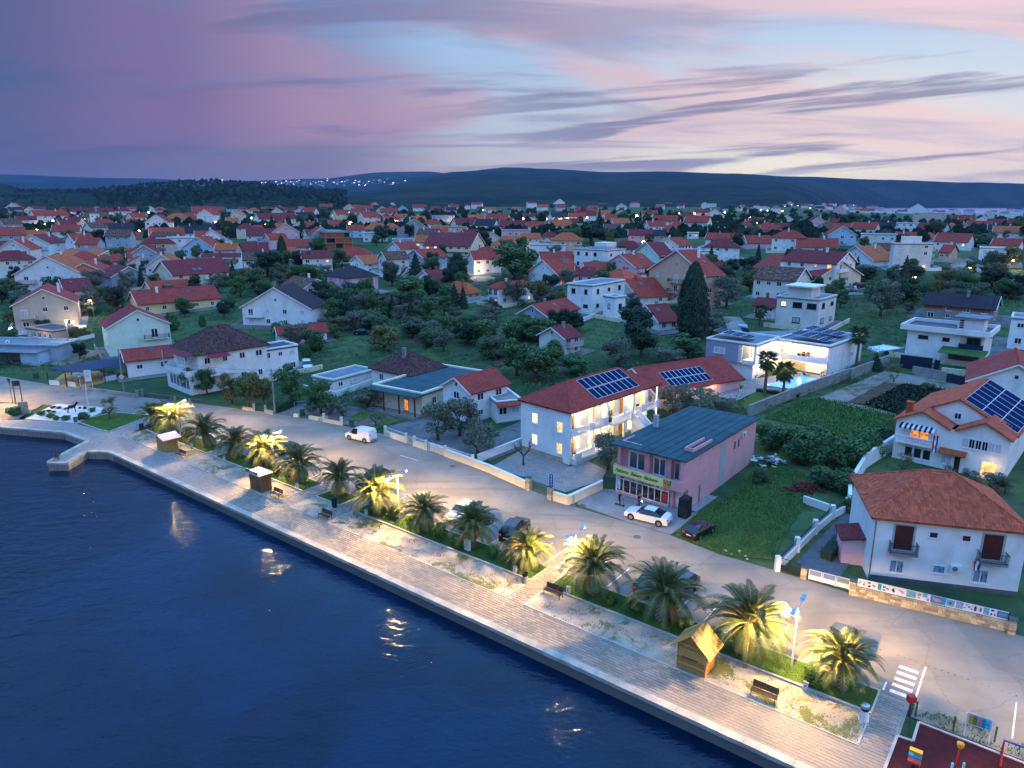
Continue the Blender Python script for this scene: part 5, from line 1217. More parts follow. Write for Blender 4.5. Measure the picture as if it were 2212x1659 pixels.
# ---------------------------------------------------------------- house by the road
vB, vA, vC = V('o', 1172, 165), V('m', 985, 1292), V('m', 2190, 1650)
S = house('V', vA, vB, vC, V('o', 0, 590)[1], 'hip', 'orange', 'white', 2, (0, 0), rise=2.9, tiles='t_orange', chim=0, ov=.4, name='roadside_house', label='white house with orange tiled hip roof above the long picture banner')
R_, Lx, Ly, h = S['root'], S['Lx'], S['Ly'], S['h']; u2 = h*.47
for f in (.205, .79):
 o = box_part('balcony_door', 'shutter_red', R_, (Lx*f-.75, -.03, u2+.25, Lx*f+.75, .02, u2+2.6)); box_part('door_recess', 'w_grey', R_, (Lx*f-.95, -.012, u2+.2, Lx*f+.95, .01, u2+2.72))
 b = MB()
 for k in range(26): b.box(Lx*f-.72, -.05, u2+.3+k*.088, Lx*f-.03, -.03, u2+.35+k*.088); b.box(Lx*f+.03, -.05, u2+.3+k*.088, Lx*f+.72, -.03, u2+.35+k*.088)
 b.build('shutter_slats', 'shutter_red', o)
 balcony(R_, 'f', Lx*f-1.15, Lx*f+1.15, u2+.15, .85, 'v', 'dark_metal', 'concrete')
printmat('win_poster', ('0A1428', '142C52', '8AA2BC', '101C34'), 1.4, 6)
for f, w_, hh, z in ((.185, 1.1, 1.35, 1.55), (.47, .95, .8, 1.75), (.745, 1.15, 1.4, 1.55)): window(R_, 'f', Lx*f, z, w_*1.15, hh, 'win_poster', 'white_metal', 2 if hh > 1 else 1, True)
for f in (.40, .615): window(R_, 'f', Lx*f, u2+2.0, .75, .6, 'shutter_red', 'w_white', 1, True)
ac_unit(R_, (Lx*.575, -.02, 2.1))
box_part('plinth_tiles', 'concrete_dark', R_, (0, -.05, -.3, Lx, -.004, .45)); box_part('downpipe', 'grey_metal', R_, (.03, -.1, 0, .13, -.01, h-.1))
box_part('side_annex', 'w_rose', R_, (-1.9, 2.5, -.4, 0, 5.5, 2.6)); roof_obj([[(-2.2, 2.2, 2.6), (.1, 2.2, 3.0), (.1, 5.8, 3.0), (-2.2, 5.8, 2.6)]], 'r_maroon', R_, name='annex_roof')
def flagobj(p, rz, cols, label, w=.5, l=1.3, check=False):
 root = empty('flag', p, rz); tag(root, label, 'flag')
 b = MB(); b.tube([(0,0,0), (.0,-1.0,.55)], .02, 6); b.build('staff', 'grey_metal', root)
 n = len(cols)
 for i, c in enumerate(cols):
  mat('flag_'+c, c, .8, .08, 3); b = MB(); m_ = 8
  for k in range(m_):
   z0, z1_ = .5-l*k/m_, .5-l*(k+1)/m_; f = lambda s, z: (-w/2+w*s, -.95+.10*math.sin(z*5+s*4), z)
   b.face([f(i/n, z0), f((i+1)/n, z0), f((i+1)/n, z1_), f(i/n, z1_)])
  b.build('stripe', 'flag_'+c, root)
Sm = Matrix.Translation(S['base']) @ Matrix.Rotation(S['rz'], 4, 'Z')
flagobj(Sm @ Vector((Lx*.66, -.7, u2+.2)), S['rz'], ('C23A3E', 'E8E8EC', '23407E'), 'drooping red, white and blue flag beside a black balcony', .5, .9)
# stone wall with the picture banner
def stone_wall(p, q, hh, label, name='stone_wall', rowsN=4, th=.4, course=.23):
 p, q = Vector(p), Vector(q); d = q-p; L = d.length; rz = math.atan2(d.y, d.x); root = empty(name, p, rz); tag(root, label, 'wall'); rg = random.Random(int(L*10))
 box_part('core', 'stonecore', root, (0, .05, -.3, L, th, hh-.02))
 meshes = []
 for k in range(5):
  b = MB(); b.box(0, -.02, 0, 1, .06, 1); meshes.append(b.mesh('stone', 'stone%d' % k))
 z = 0; hr = hh/rowsN
 for r in range(rowsN):
  x = 0
  while x < L-.05:
   w = min(rg.uniform(.28, .62), L-x)
   if L-x-w < .12: w = L-x
   obj('stone', rg.choice(meshes), root, (x+.012, rg.uniform(-.035, .01), z+.012), 0, (w-.024, 1, hr-.024)); x += w
  z += hr
 return root
mat('stonecore', '6A6154', .95, .2, 3)
for k, c in enumerate(('B8A98C', 'A3937A', 'C6B898', '8E826E', 'B09E80')): mat('stone%d' % k, c, .9, .25, 4, .5, 14)
def base_dir(p, q): d = (Vector(q)-Vector(p)); return math.atan2(d.y, d.x)
w0, w1 = P('o', 1085, 705), P('o', 2100, 945)
stone_wall(w0, w1, .95, 'pale stone wall of split blocks along the road under the banner')
def pillar(p, w, hh, label, m='stone', cap=True, rz=0, name='gate_pillar', cat='pillar'):
 root = empty(name, p, rz); tag(root, label, cat); rg = random.Random(int(p.x*9+p.y*5))
 if m == 'stone':
  box_part('core', 'stonecore', root, (-w/2+.04, -w/2+.04, -.3, w/2-.04, w/2-.04, hh)); n = max(3, int(hh/.2))
  for k in range(n):
   z = hh*k/n; e = rg.uniform(-.02, .02); b = MB(); b.box(-w/2-e, -w/2-e, z+.01, w/2+e, w/2+e, z+hh/n-.01); b.build('stone', 'stone%d' % rg.randrange(5), root)
 else: box_part('shaft', m, root, (-w/2, -w/2, -.3, w/2, w/2, hh))
 if cap: box_part('cap', 'concrete_dark' if m == 'stone' else m, root, (-w/2-.05, -w/2-.05, hh, w/2+.05, w/2+.05, hh+.08))
 return root
rzw = base_dir(w0, w1)
pillar(P('o', 1068, 698), .5, 1.35, 'stone pillar between the white gate and the banner wall', rz=rzw); pillar(P('o', 2125, 955), .5, 1.3, 'stone pillar at the far end of the banner wall', rz=rzw); pillar(P('o', 745, 590), .5, 1.15, 'stone pillar between the dark gate and the white gate', rz=rzw)
bn = empty('picture_banner', w0+Vector((0,0,0)), rzw); tag(bn, 'long white banner with small product pictures above the stone wall', 'banner'); LB = (w1-w0).length
box_part('board', 'w_white', bn, (.1, .1, .95, LB-.1, .16, 1.72)); box_part('board_frame', 'navy', bn, (.04, .09, .9, LB-.04, .17, .95), (.04, .09, 1.72, LB-.04, .17, 1.76), (.04, .09, .95, .1, .17, 1.72), (LB-.1, .09, .95, LB-.04, .17, 1.72))
rg = random.Random(4)
bc = {'blue': '2E8FB8', 'cyan': '54B6CF', 'black': '1A1C24', 'red': 'B0463C', 'pinkish': 'D98A86', 'tan': 'C89A5E', 'navyp': '22406E', 'green': '4E8A5A', 'greyp': '9AA2AE'}
for k_, c_ in bc.items(): mat('pr_'+k_, c_, .5, .25, 5)
def pic(f0, f1, z0, z1_, m, rot=False):
 return box_part('picture', 'pr_'+m, bn, (LB*f0, .094, .95+.77*z0, LB*f1, .1, .95+.77*z1_))
def blob(f, z, w, hh, m, n=9, rot=0.0):
 b = MB(); pts = []
 for k in range(n):
  a = 2*math.pi*k/n; x, y = math.cos(a)*w/2, math.sin(a)*hh/2; pts.append((LB*f+x*math.cos(rot)-y*math.sin(rot), .0905, .95+.77*z+x*math.sin(rot)+y*math.cos(rot)))
 b.face(pts); return b.build('picture', 'pr_'+m, bn)
for f, z, w, hh, m, r in ((.022,.5,.05,.4,'greyp',-.6),(.03,.52,.05,.4,'navyp',-.6),(.055,.35,.22,.16,'red',0),(.057,.6,.18,.18,'greyp',0),(.09,.72,.3,.2,'red',.2),(.093,.3,.28,.22,'navyp',0),(.125,.45,.34,.16,'green',-.5),(.19,.62,.1,.24,'black',0),(.2,.62,.1,.24,'black',0),(.195,.25,.24,.14,'black',0),(.218,.5,.22,.14,'black',0),(.226,.42,.06,.3,'greyp',0),(.258,.45,.22,.36,'navyp',.5),(.258,.62,.12,.2,'black',0),(.31,.6,.4,.16,'pinkish',-.3),(.32,.42,.4,.12,'tan',-.4),(.735,.75,.16,.18,'tan',0),(.75,.55,.18,.18,'red',0),(.725,.35,.2,.1,'greyp',.3),(.765,.35,.2,.16,'greyp',.2),(.79,.5,.2,.5,'navyp',0),(.823,.5,.16,.4,'red',0),(.858,.45,.18,.5,'greyp',0),(.895,.75,.26,.18,'navyp',0),(.89,.3,.14,.22,'navyp',0),(.91,.3,.14,.22,'red',0)): blob(f, z, w, hh, m, 9, r)
pic(.152, .176, .12, .9, 'blue'); pic(.345, .41, .1, .9, 'cyan'); pic(.505, .605, .06, .95, 'blue'); pic(.608, .66, .1, .9, 'cyan'); pic(.668, .715, .1, .92, 'cyan'); pic(.922, .992, .12, .88, 'blue'); pic(.418, .445, .5, .85, 'pinkish'); pic(.452, .485, .5, .95, 'cyan'); pic(.84, .875, .1, .9, 'cyan')
for f, z, w, hh, m, r in ((.378,.5,.5,.24,'tan',-.3),(.43,.3,.2,.18,'greyp',0),(.49,.3,.24,.3,'pinkish',0),(.55,.5,.6,.34,'pinkish',-.1),(.525,.68,.14,.2,'pinkish',0),(.632,.5,.3,.3,'red',-.4),(.69,.5,.36,.34,'pinkish',0),(.957,.55,.6,.08,'tan',.2),(.965,.25,.3,.1,'red',0)):
 blob(f, z, w, hh, m, 11, r).location.y -= .006
# gates
def gate(p, q, hh, label, m, bars='v', panels=1, infill=0.0, gap=.12):
 p, q = Vector(p), Vector(q); d = q-p; L = d.length; root = empty('gate', p, math.atan2(d.y, d.x)); tag(root, label, 'gate')
 for k in range(panels):
  x0, x1 = L*k/panels+.04, L*(k+1)/panels-.02
  o = obj('gate_leaf', rail_mesh(x1-x0, hh, gap, m, bars, .025), root, (x0, 0, .08)); b = MB(); b.box(x0, -.03, .08, x0+.05, .03, hh+.08); b.box(x1-.05, -.03, .08, x1, .03, hh+.08); b.build('gate_stile', m, root)
  if infill: box_part('infill', m, root, (x0+.05, -.015, .14, x1-.05, .015, hh*infill))
 return root
gate(P('o', 775, 600), P('o', 1050, 672), 1.05, 'white metal gate with three mesh-topped leaves beside the banner', 'white_metal', 'v', 3, .55, .08)
gate(P('o', 580, 535), P('o', 725, 585), 1.3, 'dark arched double gate across the sloping lane', 'dark_metal', 'v', 2, .5)
# ---------------------------------------------------------------- house with the flag
N = house('m', (1170,828), (2045,980), (2420,760), 1330, 'none', 'orange', 'white', 2, (0, 0), chim=0, wallonly=True, name='flag_house', label='white house with twin front gables, a big dark solar roof and a striped awning')
Q, Lx, Ly, h = N['root'], N['Lx'], N['Ly'], N['h']
rs = Ly/2*.52; hw = h-.2
b = MB()
c4 = [(0,0),(Lx,0),(Lx,Ly),(0,Ly)]
for i in range(4): p, q = c4[i], c4[(i+1)%4]; b.face([(*p,-1),(*q,-1),(*q,hw),(*p,hw)])
b.face([(2.6, 0, hw), (2.6, Ly/2, hw+rs), (2.6, Ly, hw)]); b.face([(Lx, 0, hw), (Lx, Ly, hw), (Lx, Ly/2, hw+rs)])
g1 = Ly*.46*.27
for y0, y1 in ((0, Ly*.46), (Ly*.5, Ly)): b.face([(0, y0, hw), (0, y1, hw), (0, (y0+y1)/2, hw+g1)])
b.build('wall', 'w_white', Q)
kk = rs/(Ly/2); pl = [[(2.3, -.4, hw-.4*kk+.1), (Lx+.4, -.4, hw-.4*kk+.1), (Lx+.4, Ly/2, hw+rs+.1), (2.3, Ly/2, hw+rs+.1)], [(Lx+.4, Ly+.4, hw-.4*kk+.1), (2.3, Ly+.4, hw-.4*kk+.1), (2.3, Ly/2, hw+rs+.1), (Lx+.4, Ly/2, hw+rs+.1)]]
ro = roof_obj(pl, 'r_orange', Q); tiles_on(pl, 't_orange', parent=ro)
for y0, y1 in ((-.3, Ly*.46), (Ly*.5, Ly+.3)):
 ym = (y0+y1)/2; zr = hw+g1+.12; pl2 = [[(-.5, y0, hw), (4.5, y0, hw), (4.5, ym, zr), (-.5, ym, zr)], [(4.5, y1, hw), (-.5, y1, hw), (-.5, ym, zr), (4.5, ym, zr)]]
 r2 = roof_obj(pl2, 'r_orange', Q, name='gable_roof'); tiles_on(pl2, 't_orange', parent=r2)
ey = Vector((0, 1, kk)).normalized(); solar(ro, (3.0, -.1, hw-.1*kk+.12), (1, 0, 0), ey, 6, 3, (Lx-3.2)/6, Ly/2/3*1.08, .02, 0, .12)
b = MB(); b.box(1.6, Ly-1.2, hw-.3, 2.3, Ly-.5, hw+2.0); b.box(1.5, Ly-1.3, hw+2.0, 2.4, Ly-.4, hw+2.12); b.build('chimney', 'brickred', ro)
window(Q, 'l', Ly*.5, hw+rs*.34, .8, .85, 'glass_dark', off=-2.6, split=True)
window(Q, 'l', Ly*.77, h*.72, 2.5, 1.5, 'lit_orange', 'white_metal', 2, True); bl = MB(); bl.box(-1.0, Ly*.62, h*.5-.2, 0, Ly*.97, h*.5-.02); bo = bl.build('balcony', 'w_white', Q)
box_part('handrail', 'w_white', bo, (-1.0, Ly*.62, h*.5+.72, -.82, Ly*.97, h*.5+.84))
bb = MB(); bb.lathe([(.07, 0), (.05, .1), (.11, .3), (.05, .52), (.07, .72)], 8); bme = bb.mesh('baluster', 'w_white')
for k in range(13): obj('baluster', bme, bo, (-.91, Ly*.635+k*Ly*.33/12, h*.5))
aw = MB()
for k in range(14):
 y0, y1 = Ly*.63+k*Ly*.32/14, Ly*.63+(k+1)*Ly*.32/14; aw.slab([(-.05, y0, hw-.25), (-.05, y1, hw-.25), (-.95, y1, hw-.6), (-.95, y0, hw-.6)], .04, k % 2); aw.face([(-.95, y0, hw-.6), (-.95, y1, hw-.6), (-.97, y1, hw-.82), (-.97, y0, hw-.82)], k % 2)
aw.build('striped_awning', ['w_white', 'navy'], Q)
for k in range(6): window(Q, 'l', Ly*.07+k*Ly*.055+.2, h*.72, Ly*.052, 1.3, 'glass_dark' if k in (2, 3, 4) else 'shutter_grey', 'white_metal', 2, True)
for k in range(3): window(Q, 'l', Ly*.68+k*Ly*.085, h*.24, Ly*.08, 1.5, 'glass_dark', 'white_metal', 1, True)
window(Q, 'l', Ly*.50, h*.24, 1.3, 1.3, 'shutter_grey', split=True); box_part('front_door', 'wood_dark', Q, (-.03, Ly*.38, -.1, .0, Ly*.43, 2.0)); roof_obj([[(-.9, Ly*.33, 2.35), (-.9, Ly*.57, 2.35), (.05, Ly*.57, 2.8), (.05, Ly*.33, 2.8)]], 'r_orange', Q, name='door_canopy')
window(Q, 'l', Ly*.14, 1.1, Ly*.14, 2.3, 'lit_warm', 'w_white', 1, True); plight(Q, (-1.0, Ly*.1, 1.9), 35, (1, .6, .2))
Nm = Matrix.Translation(N['base']) @ Matrix.Rotation(N['rz'], 4, 'Z'); flagobj(Nm @ Vector((-.3, Ly*.6, h*.72)), N['rz']-math.pi/2, ('C2262E', 'E8E8EC', '1E2F6E'), 'long red, white and blue flag hanging beside the lit balcony', .55, 2.2)
# ---------------------------------------------------------------- bright villa
V1 = house('u', (262,362), (872,445), (1240,345), 905, 'flat', 'red', 'white', 2, (0, 0), chim=0, wallonly=True, flatm='slabroof', ov=.3, name='villa', label='bright white villa with lit loggias around a blue pool', cat='house')
Q, Lx, Ly, h = V1['root'], V1['Lx'], V1['Ly'], V1['h']; zf = h*.5
mat('cladding', '8E97A8', .6, .08, 2)
box_part('wall', 'w_white', Q, (.6, .6, -1, Lx, Ly, zf), (2.2, 2.2, zf, Lx, Ly, h-.2), (0, 2.6, zf-.15, .3, Ly, h-.2)); box_part('cladding', 'cladding', Q, (-.06, Ly*.34, zf-.25, 0, Ly, h-.05))
box_part('loggia_floor', 'w_white', Q, (0, 0, zf-.35, Lx, 2.4, zf+.35), ); box_part('loggia_column', 'w_white', Q, (0, 0, zf, .35, .35, h-.2)); window(Q, 'l', Ly*.72, h*.74, 2.2, 1.1, 'shutter_grey', split=True, off=.06)
window(Q, 'f', Lx*.45, zf+1.45, 2.6, 1.9, 'lit_white', 'white_metal', 2, True, off=-2.2); window(Q, 'f', Lx*.8, zf+1.3, 1.4, 1.4, 'lit_white', split=True, off=-2.2); window(Q, 'f', Lx*.6, 1.3, 2.4, 2.2, 'lit_warm', split=True, off=-.6)
for x in (1.2, Lx*.5, Lx*.85): plight(Q, (x, 1.2, h-.5), 210, (1, .78, .5)); plight(Q, (x, -.4, zf-.6), 130, (1, .74, .45))
solar(V1['roofobj'], (2.0, 2.5, h+.35), (1, 0, .0), (0, 1, .12), 3, 4, 1.1, 1.7, .03, 0, .2)
b = MB(); b.tube([(Lx*.7, Ly*.55, h+1.9), (Lx*.7, Ly*.55+1.6, h+1.9)], .32, 12); o = b.build('water_tank', 'w_sky', V1['roofobj']); b = MB(); b.slab([(Lx*.7+.2, Ly*.55, h+1.7), (Lx*.7+1.7, Ly*.55, h+.6), (Lx*.7+1.7, Ly*.55+1.5, h+.6), (Lx*.7+.2, Ly*.55+1.5, h+1.7)], .08); b.build('collector', 'glass_dark', o)
V2 = house('u', (1240,345), (1812,458), (2130,300), 870, 'flat', 'red', 'white', 2, (0, 0), chim=0, wallonly=True, ov=.3, name='villa_wing', label='lit wing of the villa with a dining balcony above the pool terrace', cat='house')
Q, Lx, Ly, h = V2['root'], V2['Lx'], V2['Ly'], V2['h']; zf = h*.5
box_part('wall', 'w_white', Q, (2.4, .3, -1, Lx, Ly, h-.2), (0, .0, -1, .3, .0+.3, zf), (0, 0, -1, Lx, .3, h-.2)); box_part('balcony_floor', 'w_white', Q, (-.4, -.02, zf-.4, 2.4, Ly, zf+.05), (-.4, -.02, zf+.05, -.25, Ly, zf+.55))
for y, w_ in ((Ly*.25, 2.0), (Ly*.68, 2.2)): window(Q, 'l', y, zf+1.25, w_, 2.2, 'lit_white', split=True, off=-2.4)
window(Q, 'l', Ly*.35, 1.25, 3.2, 2.3, 'lit_white', split=True, off=-2.4); box_part('stone_panel', 'stone_wall', Q, (2.32, Ly*.5, -.5, 2.38, Ly-.3, zf-.5))
for y in (Ly*.2, Ly*.55, Ly*.85): plight(Q, (.9, y, h-.55), 230, (1, .78, .5)); plight(Q, (1.2, y, zf-.7), 170, (1, .74, .45))
for k in range(2): solar(V2['roofobj'], (1.0+k*(Lx*.45), 1.2+k*.6, h+.35), (1, 0, 0), (0, 1, .1), 4, 4, 1.1, 1.65, .03, 0, .25)
ac_unit(Q, (Lx*.55, -.02, 1.0)); ac_unit(Q, (Lx*.65, -.02, h*.55))
iv = (Matrix.Translation(V1['base']) @ Matrix.Rotation(V1['rz'], 4, 'Z')).inverted() @ Matrix.Translation(V2['base']) @ Matrix.Rotation(V2['rz'], 4, 'Z')
cq = [Vector((V1['Lx']-.4, .8, 0)), iv @ Vector((1.2, Ly-.3, 0)), iv @ Vector((Lx*.9, Ly-.3, 0)), Vector((V1['Lx']-.4, V1['Ly']*.9, 0))]
b = MB(); b.prism([(q.x, q.y) for q in cq], -1, V1['h']-.3); b.build('connecting_wing', 'w_white', V1['root']); b = MB(); b.prism([(q.x, q.y) for q in cq], V1['h']-.3, V1['h']+.01); b.build('connecting_roof', 'slabroof', V1['root'])
Vm = Matrix.Translation(V2['base']) @ Matrix.Rotation(V2['rz'], 4, 'Z')
for k in range(2): chair(Vm @ Vector((-1.6, Ly*.30+k*1.7, .12)), V2['rz']+1.4, ('dark sun lounger nearer the lit villa door', 'dark sun lounger nearer the pool corner of the villa')[k], 'wood_dark', True)
tb = empty('dining_table', Vm @ Vector((.9, Ly*.5, zf+.06)), V2['rz']); tag(tb, 'long dining table on the lit villa balcony', 'table'); box_part('tabletop', 'wood', tb, (-.4, -.9, .70, .4, .9, .75))
for x in (-.34, .34):
 for y in (-.8, .8): box_part('leg', 'wood_dark', tb, (x-.03, y-.03, 0, x+.03, y+.03, .7))
for k in range(4): chair(Vm @ Vector((.9+(-.75 if k < 2 else .75), Ly*.5+(-.45 if k % 2 else .45), zf+.06)), V2['rz']+(1.57 if k < 2 else -1.57), 'dark chair at the villa dining table, '+('outer one nearer the pool', 'outer one nearer the wing corner', 'inner one nearer the pool', 'inner one nearer the wing corner')[k])
plant_pot(P('u', 1740, 850, .15), 'agave in a white pot by the villa corner', .8, 'blade', 'w_white', s=1.2); plant_pot(P('u', 895, 905, .15), 'cycad in a white pot below the villa loggia', 1.0, 'blade', 'w_white', s=1.3); plant_pot(P('u', 705, 1040, .15), 'bushy plant in a white pot beside the garden steps', 1.2, 'leaf', 'w_white', s=1.1)
st = MB()
for k in range(8): st.box(k*.35, 0, -.5, (k+1)*.35, 2.4, 1.9-k*.24)
o = st.build('garden_steps', 'kerbstone', None, P('u', 420, 930), base_dir(P('u', 420, 930), P('u', 600, 1070))); tag(o, 'pale garden steps between the annex and the villa', 'steps')
# ---------------------------------------------------------------- flat-roofed white block
Mb = house('w', (845,640), (1700,725), (1930,655), 1075, 'none', 'red', 'white', 2, (0, 0), chim=0, name='flat_block', label='white flat-roofed block with thick overhanging parapet and dark roof terrace')
Q, Lx, Ly, h = Mb['root'], Mb['Lx'], Mb['Ly'], Mb['h']
Mb['wall'].data.materials[0] = M['w_white']
box_part('roof_slab', 'w_white', Q, (-.9, -.9, h-.25, Lx+.6, Ly+1.2, h+.02), (-.9, -.9, h+.02, Lx+.6, -.6, h+.75), (-.9, -.6, h+.02, -.6, Ly+1.2, h+.75), (Lx+.3, -.6, h+.02, Lx+.6, Ly+1.2, h+.75), (-.6, Ly+.9, h+.02, Lx+.3, Ly+1.2, h+.75)); box_part('roof_deck', 'navy', Q, (-.6, -.6, h+.03, Lx+.3, Ly+.9, h+.1))
box_part('roof_room', 'w_white', Q, (Lx*.15, Ly*.05, h+.1, Lx*.6, Ly*.38, h+2.6)); box_part('roof_room_slab', 'slabroof', Q, (Lx*.08, Ly*.0, h+2.6, Lx*.68, Ly*.43, h+2.85))
for k in range(4): box_part('louvre', 'navy', Q, (Lx*.15-.03, Ly*.30, h+.7+k*.42, Lx*.15, Ly*.355, h+.98+k*.42))
for f, z, w_, hh in ((.78, .73, 1.7, .7), (.48, .73, 1.2, .7)): window(Q, 'l', Ly*f, h*z, w_, hh, 'glass_dark', 'dark_metal', 2, True)
box_part('loggia', 'w_beige', Q, (-.04, Ly*.02, h*.52, -.002, Ly*.3, h*.9)); window(Q, 'l', Ly*.13, h*.7, 2.2, 2.0, 'glass_dark', 'dark_metal', 2, True, off=.05); balcony(Q, 'l', Ly*.0, Ly*.3, h*.5, .9, 'solid', 'navy', 'w_white')
box_part('entrance', 'concrete_dark', Q, (-.05, Ly*.03, -.4, -.003, Ly*.42, h*.42)); window(Q, 'l', Ly*.2, 1.9, 2.4, .9, 'lit_white', split=True, off=.06)
window(Q, 'f', Lx*.25, h*.3, 1.1, 1.2, 'glass_dark', 'dark_metal', split=True); window(Q, 'f', Lx*.8, h*.8, .8, .8, 'glass_dark', 'dark_metal', split=True)
b = MB(); b.slab([(-4.6, Ly*.05-1.6, 2.3), (-4.6, Ly*.5, 2.4), (-.2, Ly*.5, 2.9), (-.2, Ly*.05-1.6, 2.8)], .1); o = b.build('carport_roof', 'meadow', Q)
for y in (-1.2, Ly*.48): box_part('carport_post', 'white_metal', Q, (-4.4, y, -.5, -4.3, y+.1, 2.3))
# ---------------------------------------------------------------- unfinished block, gable blocks
Uf = house('d', (412,365), (492,395), (775,385), 600, 'flat', 'red', 'stonegrey', 3, (0, 0), wallonly=True, chim=0, name='unfinished_block', label='unfinished three-storey concrete frame with bright brick infill')
Q, Lx, Ly, h = Uf['root'], Uf['Lx'], Uf['Ly'], Uf['h']; b = MB()
for k in range(4): b.box(-.3, -.3, h*k/3-.3, Lx+.6, Ly, h*k/3-.02)
for x in (0, Lx*.34, Lx*.67, Lx-.3):
 for y in (0, Ly/2, Ly-.3): b.box(x, y, -1, x+.3, y+.3, h-.3)
b.build('frame', 'concrete', Q)
for f in range(3):
 for k in range(3):
  if (f+k) % 3 != 1: box_part('brick_infill', 'brickred', Q, (Lx*k/3+.35, .1, h*f/3, Lx*(k+1)/3-.05, .25, h*(f+1)/3-.32))
 box_part('brick_infill', 'brickred', Q, (.1, .35, h*f/3, .25, Ly*.5-.05, h*(f+1)/3-.32))
box_part('core_wall', 'concrete_dark', Q, (.5, 3.2, -1, Lx-.5, 3.5, h-.3))
Ub = span('i', 1270, 1535, 370, 450, 'x', 'red', 'brickred', 0, 3, wins=(0, 4), label='unfinished red brick block near the bay', chim=0)
# ---------------------------------------------------------------- terrace canopy and shop by the junction
cA, cB, cC, cD = P('t', 745, 1045), P('t', 1240, 1110), P('t', 1960, 930), P('t', 1100, 870)
ct = empty('restaurant_terrace', cA); tag(ct, 'open restaurant terrace under a dark blue canvas roof at the junction', 'terrace')
pts = [PV(*V('t', x, y), h=2.6)-cA for x, y in ((730,800),(1230,855),(1990,715),(1840,625),(1430,680),(980,745))]
b = MB(); b.slab(pts, .06); b.build('canvas_roof', 'canvas_blue', ct)
for x, y in ((750,1045),(1030,1075),(1240,1105),(1620,1010),(1960,935),(1100,900),(1560,860)):
 p = P('t', x, y)-cA; box_part('post', 'wood_dark', ct, (p.x-.07, p.y-.07, -.1, p.x+.07, p.y+.07, 2.5))
dk = [P('t', x, y)-cA for x, y in ((760,1040),(1230,1100),(1950,925),(1500,830),(980,860))]; b = MB(); b.prism([(p.x, p.y) for p in dk], -.1, .12); b.build('deck', 'wood', ct)
for x0, y0, x1, y1 in ((765,1050,915,1060),(1045,1070,1165,1085),(1600,1000,1790,965)):
 p, q = P('t', x0, y0)-cA, P('t', x1, y1)-cA; d = q-p; b = MB(); b.box(0, -.04, .1, d.length, .04, 1.0); o = b.build('terrace_panel', 'w_sky', ct, p, math.atan2(d.y, d.x))
for i in range(5):
 p = dk[0]+(dk[1]-dk[0])*(.15+.17*i)+(dk[3]-dk[0])*.25+Vector((0,0,.12)); box_part('terrace_table', 'wood_pale', ct, (p.x-.4, p.y-.4, .78, p.x+.4, p.y+.4, .83), (p.x-.05, p.y-.05, .12, p.x+.05, p.y+.05, .78))
Sp = house('t', (0,430), (905,470), (960,430), 690, 'flat', 'red', 'greyblue', 1, (0, 0), LA=22, LC=7, flatm='slabroof', hfix=3.4, name='corner_shop', label='low grey shop with flat roof and air conditioners at the junction', cat='shop')
Q = Sp['root']; ac_unit(Sp['roofobj'], (.3, Sp['Ly']*.55, Sp['h']+.6)); ac_unit(Sp['roofobj'], (.3, Sp['Ly']*.82, Sp['h']+.6))
box_part('lean_to', 'w_sky', Q, (-3.4, 2.0, -.4, -.01, 6.0, 2.6)); box_part('lean_to_roof', 'slabroof', Q, (-4.2, 1.6, 2.62, .1, 14, 2.75)); box_part('dark_front', 'shutter_green', Q, (-3.6, 9, -.3, -3.4, 14, 2.5)); window(Q, 'l', 16, 1.6, 2.2, 1.7, 'glass_dark', split=True)
Gr = house('t', (-60,300), (835,290), (838,270), 410, 'flat', 'red', 'peach', 1, (5, 0), LC=6, hfix=2.9, flatm='concrete_dark', name='garage_row', label='low row of peach coloured garages behind the corner shop', cat='garage')
plight(Gr['root'], (-2, 3, 2.4), 60, (1, .7, .35))
# ================================================================== garden and boundary walls
GW = []
def wall(fr, pts, hh, label, m='w_white', th=.25, cap=None, name='garden_wall', rail=None, posts=None, rm='dark_metal', pm='w_white', gw=.4):
 W = [P(fr, *p) for p in pts]; root = empty(name, W[0]); tag(root, label, 'wall' if not rail or hh > .5 else 'fence')
 for p, q in zip(W, W[1:]):
  d = q-p; L = math.hypot(d.x, d.y); rz = math.atan2(d.y, d.x); n = max(1, int(L/3))
  b = MB()
  for k in range(n):
   za, zb = d.z*k/n, d.z*(k+1)/n; x0, x1 = L*k/n, L*(k+1)/n
   b.slab([(x0, -th/2, hh+za), (x1, -th/2, hh+zb), (x1, th/2, hh+zb), (x0, th/2, hh+za)], hh+.8)
  b.build('wall_run', m, root, p-W[0], rz)
  if cap:
   b = MB(); b.slab([(0, -th/2-.05, hh+.07), (L, -th/2-.05, hh+d.z+.07), (L, th/2+.05, hh+d.z+.07), (0, th/2+.05, hh+.07)], .065); b.build('coping', cap, root, p-W[0], rz)
  if rail:
   o = obj('railing', rail_mesh(L, rail, .14, rm), root, p-W[0]+Vector((0,0,hh)), rz); o.rotation_euler = (0, -math.atan2(d.z, L), rz)
  if posts:
   n = max(1, round(L/posts))
   for k in range(n+(1 if q is W[-1] else 0)): c = p-W[0]+d*(k/n); box_part('post', pm, root, (c.x-gw/2, c.y-gw/2, c.z-.5, c.x+gw/2, c.y+gw/2, c.z+hh+(rail or .1)+.1))
 return root
wall('l', [(-500,1140),(0,1330),(310,1470)], 1.0, 'cream rendered wall along the road in front of the guest house yard', 'w_cream', .3, 'w_white'); wall('l', [(545,1565),(668,1605),(965,1465)], 1.05, 'white wall turning the corner between guest house yard and bakery forecourt', 'w_cream', .28, 'w_white')
wall('l', [(-100,1240),(280,1090)], 1.0, 'white wall between the guest house yard and the neighbouring house', 'w_white', .25, 'w_white')
